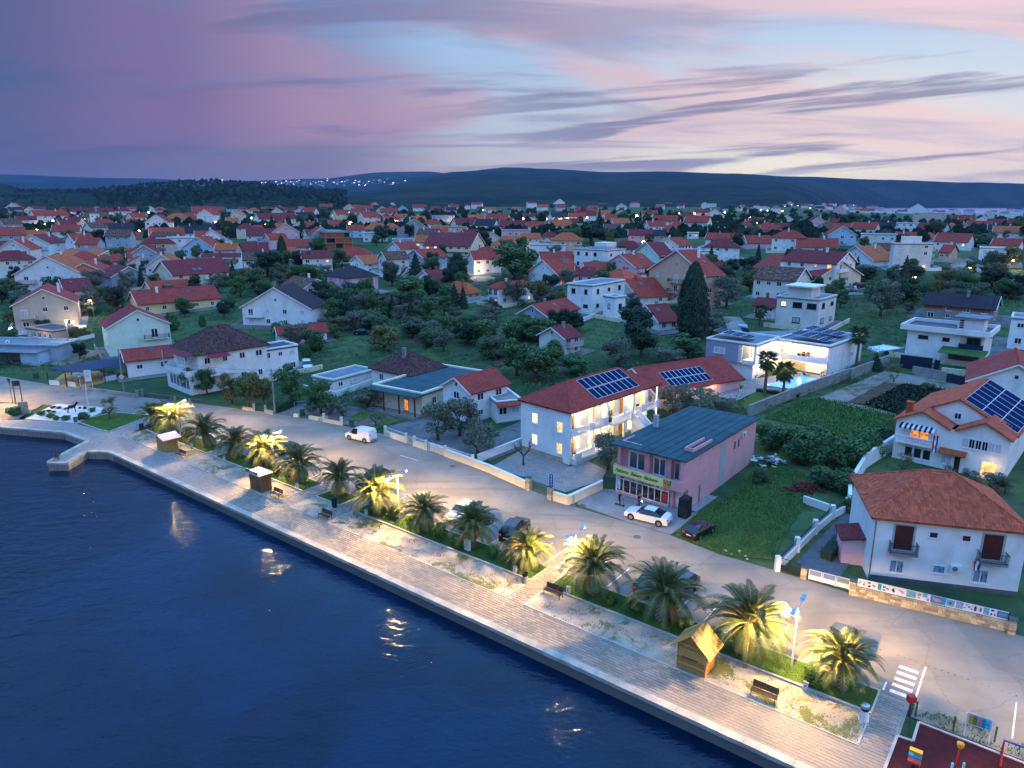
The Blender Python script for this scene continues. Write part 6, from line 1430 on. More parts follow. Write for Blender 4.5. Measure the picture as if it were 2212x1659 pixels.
mat('pier_stone', 'D8CCB4', .9, .15, 3, .4, 12)
for k, (x, y) in enumerate(((335,1480), (518,1560))): pillar(P('l', x, y), .55, 1.65, ('ribbed cream gate pillar nearer the road bend', 'ribbed cream gate pillar carrying the blue sign')[k], 'stone', True, ANG)
gate(P('l', 360, 1475), P('l', 495, 1540), 1.15, 'low sagging wire gate of the guest house yard', 'grey_metal', 'v', 1)
sg = empty('blue_sign', P('l', 525, 1560)+Vector((0,0,1.75)), ANG+R(12)); tag(sg, 'upright blue sign standing on the cream gate pillar', 'sign'); mat('signblue', '1E3E9A', .4, .05, 2)
box_part('panel', 'signblue', sg, (-.26, -.04, 0, .26, .04, 1.4)); box_part('edge', 'white_metal', sg, (-.30, -.045, -.02, -.26, .045, 1.42), (.26, -.045, -.02, .29, .045, 1.42))
for k, (x, w_, hh) in enumerate(((.0, .15, .2), (.02, .12, .12), (-.02, .14, .12), (.0, .12, .15), (0, .13, .13))): box_part('sign_mark', 'paint', sg, (x-w_/2, -.046, 1.1-k*.2, x+w_/2, -.041, 1.1-k*.2+hh))
box_part('sign_mark', 'paint', sg, (-.16, -.046, .1, .16, -.041, .16))
gate(P('l', 965, 1475), P('r', 350, 905), 1.7, 'solid dark green plank gate beside the bakery', 'shutter_green', 'v', 1, 1.0, .2)
mb_ = empty('meter_box', P('l', 700, 1585), ANG); tag(mb_, 'grey meter cabinet against the corner of the white wall', 'cabinet'); box_part('cabinet', 'w_grey', mb_, (-.35, -.25, 0, .35, .1, 1.05)); box_part('cabinet_slot', 'dark_metal', mb_, (-.2, -.256, .72, .2, -.25, .77))
wall('k', [(1325,768),(1500,830)], .75, 'low cream wall with white railing near the parked van', 'w_cream', .3, None, rail=.65, posts=3.8, rm='white_metal', pm='w_cream'); wall('k', [(1570,855),(1670,890)], .75, 'short cream wall piece between two small gates', 'w_cream', .3, None, rail=.6, posts=2.5, rm='white_metal', pm='w_cream')
wall('k', [(1835,945),(2070,1025)], .7, 'cream wall with white mesh railing before the concrete yard', 'w_cream', .3, None, rail=.75, posts=3.6, rm='white_metal', pm='w_cream')
gate(P('k', 1515, 838), P('k', 1560, 852), 1.1, 'narrow white bar gate in the cream wall', 'white_metal'); gate(P('k', 1690, 900), P('k', 1825, 942), 1.3, 'wide white bar gate before the concrete yard', 'white_metal', 'v', 2)
wall('k', [(800,650),(950,680)], .55, 'low cream wall with rusty red railing', 'w_cream', .3, None, rail=.7, posts=3.6, rm='red_metal', pm='w_cream'); gate(P('k', 1085, 715), P('k', 1190, 700), 1.2, 'rusty red gate standing open', 'red_metal')
wall('k', [(545,605),(585,612)], .5, 'stub of pale wall beside the green dustbin', 'w_cream', .4); wall('k', [(675,625),(760,640),(830,630)], .55, 'low pale wall around the tree on the corner', 'w_cream', .4)
wall('k', [(110,545),(205,560)], .5, 'broken low stone wall under the hedge', 'stone_wall', .4); wall('k', [(300,575),(370,590)], .6, 'short concrete wall beside the light pole', 'concrete', .35)
for k, (x, y, lb) in enumerate(((205,560,'slim concrete gate post under the yellow lit hedge'),(302,572,'concrete gate post nearer the light pole'),(-470,500,'stubby concrete post beside the pavement kiosk'),(-340,518,'concrete post by the overgrown garden entrance'))): pillar(P('k', x, y), .32, 1.35, lb, 'concrete', False, name='gate_post', cat='post')
wall('t', [(1250,1110),(1640,1165),(2100,1235)], .55, 'old grey block wall along the road past the terrace', 'concrete', .3); wall('j', [(1230,425),(1740,490)], .5, 'overgrown low wall along the road beyond the concrete posts', 'concrete_dark', .3)
for x, y, lb in ((2115,1238,'square concrete post ending the grey block wall'), (2195,1215,'leaning concrete post in the weeds')): pillar(P('t', x, y), .34, 1.3, lb, 'concrete', False, name='gate_post', cat='post')
wall('u', [(800,1350),(1480,1080)], 1.7, 'long stained concrete wall below the villa lawn', 'concrete', .3, 'concrete'); wall('u', [(1480,1080),(2100,860)], 1.8, 'taller stained concrete wall beside the villa pool', 'concrete', .3, 'concrete'); wall('u', [(2100,870),(2600,680)], 1.7, 'lower concrete wall running on behind the field', 'concrete', .3, 'concrete')
wall('m', [(1310,470),(1580,520)], 1.7, 'grey block wall at the end of the dirt track', 'concrete', .25); wall('m', [(1585,525),(1745,560)], 1.6, 'dark fence panel beside the grey block wall', 'navy', .12); wall('m', [(1210,405),(1465,440)], 2.4, 'tall dark panel fence before the flat-roofed block', 'navy', .15)
wall('m', [(1480,445),(1525,452)], 2.3, 'dark pedestrian gate between white posts', 'navy', .1); wall('m', [(1545,450),(1790,480)], 1.0, 'low pale wall under the carport', 'w_cream', .25)
wall('o', [(570,540),(700,410),(820,290),(935,190),(1035,140)], .75, 'white stepped wall with arched dark railings beside the sloping lane', 'w_white', .3, None, rail=.7, posts=5.2, pm='w_white', gw=.45)
wall('m', [(800,1560),(800,1440),(935,1210),(1165,1060)], 1.9, 'high white wall between the overgrown lot and the flag house', 'w_white', .3, 'w_white')
wall('m', [(440,1490),(640,1560)], .8, 'short crumbling white wall in the vacant lot', 'w_offwhite', .3)
for i, (pl, hr) in enumerate(YARDS):
 if i % 2: continue
 W = [Vector((p.x, p.y, T(p.x, p.y))) for p in pl]; root = empty('garden_wall', W[0]); tag(root, None, 'wall', 'garden walls of the town'); GW.append(root)
 for p, q in ((W[0], W[1]), (W[0], W[3])):
  d = q-p; L = d.length; b = MB(); b.slab([(0, -.1, .95), (L, -.1, .95+d.z), (L, .1, .95+d.z), (0, .1, .95)], 1.6); b.build('wall_run', ('w_white', 'w_cream', 'concrete')[i % 3], root, p-W[0], math.atan2(d.y, d.x))
b = MB(); rg = random.Random(9)
for k in range(110):
 x, y = rg.gauss(0, 1.3), rg.gauss(0, .6); z = 1.1*math.exp(-(x/1.5)**2-(y/.8)**2)*rg.uniform(.7, 1); a = rg.random()*3; s_ = rg.uniform(.12, .3); k0 = len(b.v); b.box(-s_, -s_*.5, -.4, s_, s_*.5, s_*.45); ca, sa = math.cos(a), math.sin(a)
 b.v[k0:] = [(x+px*ca-py*sa, y+px*sa+py*ca, z+pz) for px, py, pz in b.v[k0:]]
mat('oldbrick', '6A3226', .95, .35, 3, .5, 12); o = b.build('brick_rubble', 'oldbrick', None, P('m', 450, 1390)); tag(o, 'heap of old red bricks in the vacant lot', 'rubble', kind='stuff')
# ================================================================== vegetation
def leafmat(name, a, b, tr=.0):
 t = NT(name); rn = t.n.new('ShaderNodeNewGeometry').outputs['Random Per Island']; oi = t.n.new('ShaderNodeObjectInfo').outputs['Random']
 c = t.mix(rn, a, b); c = t.mix(t.math('MULTIPLY', oi, .6), c, (a[0]*1.5, a[1]*.8, a[2]*.9)); t.col(c); t.set(Roughness=.65, Specular_IOR_Level=.25); M[name] = t.mat
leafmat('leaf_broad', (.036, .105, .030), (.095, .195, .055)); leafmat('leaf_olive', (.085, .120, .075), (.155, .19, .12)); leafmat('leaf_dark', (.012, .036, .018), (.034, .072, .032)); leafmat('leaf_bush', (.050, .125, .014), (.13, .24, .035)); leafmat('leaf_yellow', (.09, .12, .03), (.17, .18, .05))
leafmat('palm_leaf', (.045, .085, .022), (.105, .155, .05)); mat('palm_rachis', 'A08A4A', .6, .15, 4); mat('palm_trunk', '6A5A4C', .95, .3, 5, .6, 20); mat('palm_scar', 'A39684', .95, .25, 5)
from mathutils import noise as mnoise
def leaf_quad(b, p, n, s, rg):
 a = n.orthogonal().normalized(); c = n.cross(a); t_ = rg.uniform(0, 6.283); u = a*math.cos(t_)+c*math.sin(t_); w = n.cross(u)
 b.face([p-u*s*.5, p+w*s*.34-u*s*.02, p+u*s*.5, p-w*s*.34+u*s*.02])
def limb(b, p, d, L, r_, depth, rg, tips, spread=.7):
 q = p+d*L; mid = p+d*L*.5+Vector((rg.uniform(-1,1), rg.uniform(-1,1), 0))*L*.06
 b.tube([p, mid, q], [r_, r_*.8, r_*.6], 6 if depth > 1 else 4, cap=False)
 if depth == 0: tips.append(q); return
 for k in range(rg.choice((2, 3))):
  nd = (d+Vector((rg.uniform(-1,1), rg.uniform(-1,1), rg.uniform(-.25,.75)))*spread).normalized(); limb(b, q, nd, L*rg.uniform(.62, .82), r_*.6, depth-1, rg, tips, spread)
TV = {}
def tree_variant(kind, seed):
 """trunk mesh and crown mesh of a tree 1 high and 1 wide"""
 if (kind, seed) in TV: return TV[(kind, seed)]
 rg = random.Random(seed*13+len(kind)); tb, cb = MB(), MB(); lm = {'broad': 'leaf_broad', 'olive': 'leaf_olive', 'dark': 'leaf_dark', 'fir': 'leaf_dark', 'cypress': 'leaf_dark', 'bush': 'leaf_bush', 'wild': 'leaf_broad', 'yellow': 'leaf_yellow', 'bare': 'bark', 'loose': 'leaf_yellow'}[kind]
 tips = []
 if kind in ('broad', 'olive', 'dark', 'yellow', 'loose'):
  th = .19 if kind != 'olive' else .16
  tb.tube([(0,0,-.08), (.01,0,th*.6), (0,.01,th)], [.045, .035, .03], 7)
  for k in range(4):
   a = k*1.6+rg.uniform(-.3,.3); limb(tb, Vector((0,0,th)), Vector((math.cos(a)*.7, math.sin(a)*.7, .8)).normalized(), .2, .02, 1, rg, tips)
  nb = {'broad': 18, 'dark': 18, 'olive': 16, 'yellow': 17, 'loose': 9}[kind]; per = {'broad': 260, 'dark': 260, 'olive': 210, 'yellow': 260, 'loose': 70}[kind]; ls = {'olive': .045, 'loose': .055}.get(kind, .058)
  for k in range(nb):
   a, e, r0 = rg.uniform(0, 6.283), rg.uniform(-.8, 1.0), rg.uniform(.12, .34)
   c = Vector((math.cos(a)*r0*math.cos(e*.8), math.sin(a)*r0*math.cos(e*.8), .54+.36*math.sin(e*1.2)*rg.uniform(.7, 1.05))); rr = rg.uniform(.12, .20)
   for _ in range(per):
    n_ = Vector((rg.gauss(0,1), rg.gauss(0,1), rg.gauss(0,1))).normalized(); d_ = rr*rg.uniform(.55, 1.08); p = c+Vector((n_.x*d_, n_.y*d_, n_.z*d_*.8)); leaf_quad(cb, p, (n_+Vector((rg.gauss(0,.5), rg.gauss(0,.5), rg.gauss(0,.5)+.3))).normalized(), ls*rg.uniform(.7, 1.3), rg)
 elif kind in ('bush', 'wild'):
  tb.tube([(0,0,-.05), (0,0,.3)], [.03, .02], 5)
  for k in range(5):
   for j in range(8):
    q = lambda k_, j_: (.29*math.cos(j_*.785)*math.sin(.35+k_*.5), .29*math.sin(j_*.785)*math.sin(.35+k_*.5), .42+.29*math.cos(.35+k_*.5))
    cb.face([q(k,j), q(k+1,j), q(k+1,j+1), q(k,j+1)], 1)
  for k in range(17 if kind == 'wild' else 11):
   a, r0 = rg.uniform(0, 6.283), rg.uniform(0, .30); c = Vector((math.cos(a)*r0, math.sin(a)*r0, rg.uniform(.32, .66) if kind == 'bush' else rg.uniform(.2, .75))); rr = rg.uniform(.17, .24)
   for _ in range(240):
    n_ = Vector((rg.gauss(0,1), rg.gauss(0,1), rg.gauss(0,1))).normalized(); p = c+Vector((n_.x, n_.y, n_.z*1.1))*rr*rg.uniform(.7, 1.05)
    if p.z > .01: leaf_quad(cb, p, (n_+Vector((rg.gauss(0,.5), rg.gauss(0,.5), rg.gauss(0,.5)+.2))).normalized(), .07*rg.uniform(.7, 1.3), rg)
 elif kind in ('fir', 'cypress'):
  tb.tube([(0,0,-.05), (0,0,.9)], [.03, .008], 6)
  N_ = 8000 if kind == 'cypress' else 4200
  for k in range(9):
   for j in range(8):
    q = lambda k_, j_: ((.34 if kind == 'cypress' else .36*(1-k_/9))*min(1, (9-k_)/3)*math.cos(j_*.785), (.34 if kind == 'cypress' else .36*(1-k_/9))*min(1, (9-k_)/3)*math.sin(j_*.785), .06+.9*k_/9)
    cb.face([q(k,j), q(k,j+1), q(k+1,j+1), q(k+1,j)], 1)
  for _ in range(N_):
   z = rg.random()**(1.1 if kind == 'fir' else .8)
   prof = (1-z)**.85*.5 if kind == 'fir' else .5*min(1, (z+.02)*9)**.5*min(1, ((1-z)*1.9))**.55
   a = rg.uniform(0, 6.283); lump = 1+.22*mnoise.noise(Vector((math.cos(a)*2.2, math.sin(a)*2.2, z*7+seed))) ; lay = 1 if kind == 'cypress' else .72+.28*math.cos(z*44+math.sin(a*3)*.8)
   r0 = prof*lump*lay*rg.uniform(.72, 1.02); p = Vector((math.cos(a)*r0, math.sin(a)*r0, .04+.95*z))
   n_ = Vector((math.cos(a), math.sin(a), .5 if kind == 'fir' else .9)); leaf_quad(cb, p, (n_+Vector((rg.gauss(0,.4), rg.gauss(0,.4), rg.gauss(0,.4)))).normalized(), (.06 if kind == 'cypress' else .065)*rg.uniform(.6, 1.3), rg)
 elif kind == 'bare':
  tb.tube([(0,0,-.05), (.01,0,.2), (0,0,.32)], [.04, .032, .028], 7)
  for k in range(5):
   a = k*1.26+rg.uniform(-.3,.3); limb(cb, Vector((0,0,.3)), Vector((math.cos(a)*.75, math.sin(a)*.75, .75)).normalized(), .22, .02, 3, rg, tips, .6)
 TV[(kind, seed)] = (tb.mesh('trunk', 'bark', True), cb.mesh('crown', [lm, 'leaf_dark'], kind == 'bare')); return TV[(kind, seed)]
TREES = []
KN = {'broad': 'leafy_tree', 'olive': 'olive_tree', 'dark': 'evergreen_tree', 'fir': 'fir_tree', 'cypress': 'cypress_tree', 'bush': 'round_shrub', 'wild': 'wild_shrub', 'yellow': 'leafy_tree', 'bare': 'bare_tree', 'loose': 'young_tree'}
def tree(p, kind, h, w, label=None, seed=None, name=None):
 sd_ = rnd.randrange(3) if seed is None else seed
 tm, cm = tree_variant(kind, sd_); root = empty(name or KN[kind], p, rnd.uniform(0, 6.28)); root.scale = (w, w, h)
 obj('trunk' if kind not in ('bush', 'wild') else 'stem', tm, root); obj('crown' if kind not in ('bush', 'wild') else 'foliage', cm, root)
 tag(root, label, 'tree' if kind not in ('bush', 'wild') else 'shrub'); TREES.append(dict(root=root, kind=kind, p=p, h=h, w=w, label=label)); return root
def tpx(fr, x, yb, yt, wpx, kind, label=None, dz=0.0):
 """a tree from its foot, top and width in the picture"""
 px, pb = V(fr, x, yb); p = PV(px, pb); dep = p.y*CP-(p.z-CAMH)*SP; k = FR[fr][2]/2212/1.607595 if fr != 'V' else 1
 return tree(p, kind, (yb-yt)*k/FPX*dep*1.02, wpx*k/FPX*dep*1.12, label)
for fr, x, yb, yt, w, kind, lb in (
 ('q',980,1110,720,330,'yellow','lamplit bushy tree nearest the driveway of the pyramid-roofed house'), ('q',1200,1155,710,360,'yellow','tall lamplit hedge tree beside the light pole'), ('q',1390,1135,790,260,'yellow','dense lamplit tree behind the concrete gate posts'),
 ('q',1740,1110,580,420,'broad','big dark green tree beside the light pole'), ('k',775,580,285,290,'broad','round green tree on the corner above the low wall'), ('q',470,975,640,300,'broad','vine covered tree before the glazed porch'), ('q',660,985,630,260,'broad','green tree below the small red awning'),
 ('t',1695,1570,1180,300,'loose','small loose young tree on the bright lawn'), ('t',1230,640,380,230,'dark','dark tree behind the terrace canopy'), ('t',680,225,40,260,'dark','dark tree before the beige house'), ('t',1150,380,150,190,'yellow','floodlit tree with pale trunk in the lit garden'), ('t',1290,330,140,200,'yellow','clipped lit hedge tree in the lit garden'),
 ('t',920,380,270,80,'dark','small ball-shaped tree in the lit garden'), ('t',1365,290,212,60,'dark','tiny ball-shaped tree at the edge of the lit garden'), ('k',1170,540,325,270,'olive','grey olive tree before the red posted porch'), ('k',960,600,475,150,'olive','small lit olive above the red railing'), ('k',850,585,480,140,'olive','small olive beside the round green tree'), ('k',1240,690,520,190,'loose','slim young tree in the garden strip'),
 ('k',1770,805,430,330,'olive','big grey olive nearest the white railing'), ('k',1960,770,390,400,'olive','wide olive before the small white gable house'), ('k',2110,930,600,360,'olive','olive tree at the end of the concrete yard'),
 ('l',290,1268,990,230,'bare','pruned bare tree in the paved yard of the guest house'), ('l',1010,1300,950,330,'olive','dusky tree before the lit balconies of the guest house'), ('l',1560,860,550,320,'olive','lamplit olive behind the pink bakery'), ('l',1760,850,570,340,'olive','wide lamplit olive below the annex'), ('l',1990,810,680,260,'olive','low lamplit olive beside the villa lawn'),
 ('l',390,540,240,400,'broad','large leafy tree in the gardens behind the guest house'), ('l',230,500,170,320,'broad','leafy tree beside the old white house'), ('l',410,200,-10,330,'broad','dark leafy tree above the gardens'), ('l',700,490,320,300,'broad','leafy tree behind the guest house roof'), ('l',1100,430,150,330,'olive','big pale olive behind the guest house ridge'), ('l',1290,345,20,330,'dark','spreading dark cedar behind the guest house'), ('l',1540,400,260,270,'olive','pale olive behind the annex roof'), ('l',1690,345,140,340,'broad','broad tree between annex and villa'), ('l',1890,170,-20,270,'olive','olive beside the big cypress'),
 ('zb',1190,1630,1390,310,'yellow','bright leafy tree in the middle gardens'), ('zb',790,1460,1330,130,'yellow','narrow yellow green tree behind the red outbuilding'), ('zb',930,1470,1280,270,'olive','pale olive in the middle gardens'), ('zb',1060,1455,1270,250,'olive','second pale olive in the middle gardens'), ('zb',1430,1250,1000,320,'broad','leafy tree before the stair gable house'), ('zb',930,1220,1050,270,'dark','dark tree before the pink house'), ('zb',1200,1235,1140,140,'yellow','small bright tree below the bare tree'),
 ('zb',1790,1280,1070,130,'fir','wider of the twin firs before the orange hip roof'), ('zb',1865,1280,1090,100,'fir','slimmer of the twin firs before the orange hip roof'), ('zb',1460,1010,810,150,'fir','dark fir before the grey rendered house'), ('zb',1310,1090,880,330,'bare','spreading bare tree behind the pink house'), ('zb',520,980,780,280,'dark','large dark tree behind the white brown-roofed house'), ('zb',200,1010,790,330,'dark','huge dark tree above the long cream house'), ('zb',330,950,665,85,'cypress','slim tall cypress among the dark trees'), ('zb',382,670,500,62,'cypress','slim cypress before the row of white houses'), ('zb',240,650,495,95,'fir','dark fir beside the slim cypress'), ('zb',75,640,530,110,'dark','dark tree beside the lit three-storey house'), ('zb',500,650,520,120,'fir','fir beside the unfinished block'), ('zb',640,850,670,150,'broad','tall green tree before the unfinished block'),
 ('zb',1910,1570,1390,240,'broad','leafy tree near the soil plot'), ('zb',2060,1410,1220,290,'olive','big olive near the white garden chimney'), ('zb',1580,1540,1360,260,'olive','pale olive beside the soil plot'),
 ('zc',200,1040,735,440,'broad','huge round green tree in the town centre'), ('zc',240,1250,920,380,'bare','large bare tree over the red hip roof'), ('zc',465,1190,990,120,'fir','fir beside the arched white house'), ('zc',900,960,875,190,'broad','bushy tree before the flat white block'), ('zc',1720,1525,900,240,'cypress','massive dark cypress beside the peach house'), ('zc',1250,1520,1255,330,'dark','dark pine before the tiny white house'), ('zc',1480,1340,1230,230,'broad','leafy hedge tree before the peach house'), ('zc',1590,1320,1230,90,'yellow','lamplit bush beside the massive cypress'), ('zc',1910,1470,1290,270,'olive','olive by the little back road'), ('zc',2020,1270,970,300,'olive','tall olive behind the peach house'), ('zc',1900,920,850,130,'yellow','yellowish tree behind the peach house'), ('zc',860,720,560,240,'dark','tall dark tree behind the flat white block'), ('zc',1010,720,600,200,'dark','dark tree beside a street lamp in the town'), ('zc',30,660,570,110,'dark','dark round tree beside the arched house'), ('zc',660,690,600,190,'broad','tree before the row of orange roofs'),
 ('zd',950,970,840,260,'olive','olive thicket beside the long three-storey house'), ('zd',1060,1270,960,310,'olive','big olive in the park behind the villa'), ('zd',1240,1170,960,250,'dark','dark park tree before the apartment block'), ('zd',1300,980,860,230,'dark','dark tree at the foot of the apartment block'), ('zd',1680,1010,860,270,'olive','olive beside the park lamp'), ('zd',1950,1040,870,280,'dark','dark tree beside the yellow park lamp'), ('zd',2080,1120,980,250,'dark','dark tree behind the half-finished house'), ('zd',1640,700,590,220,'broad','green tree in the thicket near the bay'), ('zd',1820,710,600,260,'broad','leafy tree in the thicket beyond the apartment block'), ('zd',720,800,720,190,'dark','dark tree beside the white gable house'),
 ('w',470,1125,950,200,'fir','low spreading conifer beside the concrete wall'), ('w',600,960,900,120,'fir','small conifer at the small pool'), ('m',1165,528,375,140,'loose','thin young tree at the edge of the ploughed soil'), ('m',1240,1260,1080,150,'loose','sparse young tree before the flag house'), ('m',1590,1300,1150,170,'loose','sparse tree before the flag house door'), ('m',1780,1330,1220,150,'olive','olive beside the lit doorway'), ('m',1950,1400,1220,210,'olive','lamplit olive before the bright doorway'), ('m',2060,1410,1270,140,'olive','dusky olive behind the orange tiled roof'), ('m',1440,600,530,130,'broad','leafy bush at the edge of the crop field'),
 ('m',180,1060,840,280,'wild','tall hedge shrub against the bakery wall'), ('m',400,1170,880,330,'wild','broad hedge shrub behind the bakery'), ('m',620,1220,910,340,'wild','broad hedge shrub in the middle of the thicket'), ('m',800,1190,940,300,'wild','hedge shrub towards the white wall'), ('m',960,1110,890,260,'wild','hedge shrub beside the meadow'), ('m',520,1010,860,280,'wild','hedge shrub at the edge of the meadow'), ('m',1090,1020,860,220,'wild','hedge shrub close to the flag house'), ('m',580,1360,1190,300,'wild','sprawling shrub above the brick heap'), ('m',770,1420,1210,250,'wild','sprawling shrub against the high white wall'), ('m',90,1330,1200,180,'wild','low shrub beside the rubbish heap'), ('m',800,1560,1440,150,'wild','shrub at the foot of the high white wall')):
 tpx(fr, x, yb, yt, w, kind, lb)
# rounded shrubs along the promenade
for k, (fr, x, y, w) in enumerate((('j',1605,805,140), ('k',205,1035,130), ('k',390,1098,135), ('k',515,1142,115), ('k',1405,1475,145), ('k',1550,1535,120), ('k',1790,1640,160), ('n',-30,505,150), ('n',275,582,150), ('n',400,628,160), ('n',1285,985,155), ('n',1490,1060,165), ('n',1920,1195,160), ('o',170,1010,120), ('o',805,1300,180), ('n',2215,1290,110))):
 wh_ = ('first', 'second', 'third', 'fourth', 'fifth', 'sixth', 'seventh', 'eighth', 'ninth', 'tenth', 'eleventh', 'twelfth', 'thirteenth', 'fourteenth', 'fifteenth', 'last')[k]
 px, py = V(fr, x, y); p = PV(px, py, zabs=.06); kk = FR[fr][2]/2212/1.607595; dep = p.y*CP+CAMH*SP
 w_ = w*kk/FPX*dep
 tree(p, 'bush', w_*.92, w_*1.1, 'round clipped shrub on the palm verge, %s one counted from the little harbour' % wh_)
for k, (x, y, w, m_) in enumerate(((815,1415,90,0),(910,1420,90,0),(1005,1430,70,0),(750,1470,90,0),(830,1480,80,0),(640,1520,140,1),(780,1560,170,0),(870,1590,140,0),(1020,1590,140,1),(1280,1580,220,1),(1420,1460,120,1),(1230,1415,60,1),(1310,1420,80,1),(220,1510,240,2))):
 p = P('t', x, y); dep = p.y*CP+CAMH*SP; w_ = w*500/2212/1.607595/FPX*dep
 tree(p+Vector((0,0,.05)), 'bush' if m_ == 0 else 'wild', w_*.55, w_*1.15, 'low %s shrub on the white gravel island, %s' % (('clipped yellow green', 'brownish loose', 'dark loose')[m_], ('behind the donkey statue', 'next to the donkey statue', 'just beside the statue', 'at the back edge', 'near the back edge', 'at the tip of the island', 'longest of the clipped ones', 'at the front kerb', 'beside the red topped bin', 'under the white mast', 'behind the white mast', 'tiny one by the road', 'small one by the road', 'by the stone slab across the path')[k]))
# random garden trees between the houses of the town
rt = random.Random(77); cnt = 0
while cnt < 340:
 if cnt < 250: px, py = rt.uniform(-20, 2230), 480+rt.random()**.8*230
 else: px, py = rt.uniform(-20, 2230), rt.uniform(452, 490)
 p = PV(px, py)
 if p.y > 1400 or blocked(p.x, p.y) or (px > 1000 and py > 660) or (px < 700 and py > 690): cnt += .02; continue
 kd = rt.choice(('broad', 'broad', 'olive', 'olive', 'dark', 'dark', 'fir', 'yellow')); h_ = rt.uniform(4, 8)*(1 if p.y < 350 else 1.25)
 tree(p, kd, h_, h_*rt.uniform(.8, 1.25)*(.5 if kd == 'fir' else 1)); cnt += 1
rt2 = random.Random(5)
for k in range(90):                                   # gardens between the bakery hedge and the middle houses
 px, py = rt2.uniform(640, 1240), rt2.uniform(645, 780); p = PV(px, py)
 if blocked(p.x, p.y, .6) or inpoly((px, py), [(700,730),(1140,790),(1140,1000),(700,1000)]): continue
 h_ = rt2.uniform(2.8, 6.2); tree(p, rt2.choice(('broad', 'olive', 'wild', 'wild', 'olive', 'dark')), h_, h_*rt2.uniform(.9, 1.4))
# undergrowth of the gardens
b = MB(); ru = random.Random(41)
for _ in range(7000):
 px, py = ru.uniform(-20, 2230), 560+ru.random()**1.3*330; p = PV(px, py)
 if p.z < .03 or p.y > 330 or blocked(p.x, p.y, .3) or any(inpoly(p, q) for q in SHEETS): continue
 hh = ru.uniform(.3, 1.7)
 for _k in range(14):
  q = p+Vector((ru.gauss(0, .6), ru.gauss(0, .6), ru.uniform(.05, hh))); leaf_quad(b, q, Vector((ru.gauss(0, .6), ru.gauss(0, .6), 1)).normalized(), ru.uniform(.22, .5), ru)
o = b.build('undergrowth', 'leaf_broad'); tag(o, 'low weeds and bushes covering the gardens between the houses', 'undergrowth', kind='stuff')
for k in range(150):                                  # more garden trees, left and right of the middle
 px, py = (rt2.uniform(0, 720), rt2.uniform(560, 760)) if k < 85 else (rt2.uniform(1180, 2212), rt2.uniform(560, 690)); p = PV(px, py)
 if p.z < .1 or blocked(p.x, p.y, .6) or any(inpoly(p, q) for q in SHEETS): continue
 h_ = rt2.uniform(2.6, 5.4); tree(p, rt2.choice(('broad', 'olive', 'wild', 'wild', 'dark', 'yellow')), h_, h_*rt2.uniform(.9, 1.4))
# the far woods at the foot of the hills: one mass of crowns
b = MB(); rw = random.Random(12)
blob_v, blob_f = [], []
for k in range(5):
 for j in range(7): a = 6.283*j/7; r0 = (.75, 1, .85, .5, .08)[k]; blob_v.append((math.cos(a)*r0, math.sin(a)*r0, (0, .45, .9, 1.25, 1.45)[k]))
for k in range(4):
 for j in range(7): blob_f.append((k*7+j, k*7+(j+1)%7, (k+1)*7+(j+1)%7, (k+1)*7+j))
def woods(name, label, n, pick):
 vv, ff = [], []
 for _ in range(n):
  q = pick()
  if q is None: continue
  x, y, z, r0 = q; k0 = len(vv); hh = r0*rw.uniform(.7, 1.4)
  vv += [(x+a*r0*rw.uniform(.8, 1.2), y+c*r0*rw.uniform(.8, 1.2), z-.4*r0+d*hh*rw.uniform(.85, 1.15)) for a, c, d in blob_v]; ff += [tuple(k0+i for i in f) for f in blob_f]
 me = bpy.data.meshes.new(name); me.from_pydata(vv, [], ff); me.materials.append(M['wood_mass']); me.update(); return tag(obj(name, me), label, 'woods', kind='stuff')
t = NT('wood_mass'); rn = t.n.new('ShaderNodeNewGeometry').outputs['Random Per Island']; t.col(t.mix(rn, (.010, .022, .014), (.030, .052, .026))); t.set(Roughness=1, Specular_IOR_Level=0); t.bump(t.noise(t.geo(), .8, 4, .7), 1, 1.2); M['wood_mass'] = t.mat
def pick1():
 px, py = rw.uniform(-60, 2300), 444+rw.random()**.6*70; p = PV(px, py)
 if p.y > 2400 or blocked(p.x, p.y, 2.5): return None
 return p.x, p.y, p.z, rw.uniform(1.6, 3.2)*(1+p.y/2600)
woods('distant_woods', 'dark mass of trees filling the gaps between the far houses', 2000, pick1)
def pick2():
 px = rw.uniform(-80, 760); f = rw.random(); d = 950+f*1250; x = (px-1106)/FPX*d; zt = CAMH+(HOR-(400+10*math.sin(px*.01)))/FPX*2200; z = 22+(zt-22)*f**.85
 return x, d, z-3, rw.uniform(2.5, 5)
woods('hill_woods', 'dark wooded slope behind the town', 2200, pick2)
# crop rows
b = MB(); c0, c1, c2, c3 = [Vector((*p, 0)) for p in (crop[0], crop[1], crop[2], crop[4])]
for r in range(13):
 f = (r+.5)/13; s0, s1 = c0+(c3-c0)*f, c1+(c2-c1)*f
 for k in range(70):
  p = s0+(s1-s0)*(k/70); z = T(p.x, p.y)+.1
  for _ in range(4):
   a = rw.uniform(0, 6.28); d = Vector((math.cos(a), math.sin(a), 0)); l_ = rw.uniform(.25, .5); w_ = Vector((-d.y, d.x, 0))*.12
   q = Vector((p.x, p.y, z)); b.face([q-w_*.3, q+w_*.3, q+d*l_*.6+w_+Vector((0,0,l_)), q+d*l_-w_+Vector((0,0,l_*.7))])
o = b.build('crop_plants', 'leaf_dark', None); tag(o, 'dark green vegetable rows in the field below the track', 'crop', kind='stuff')
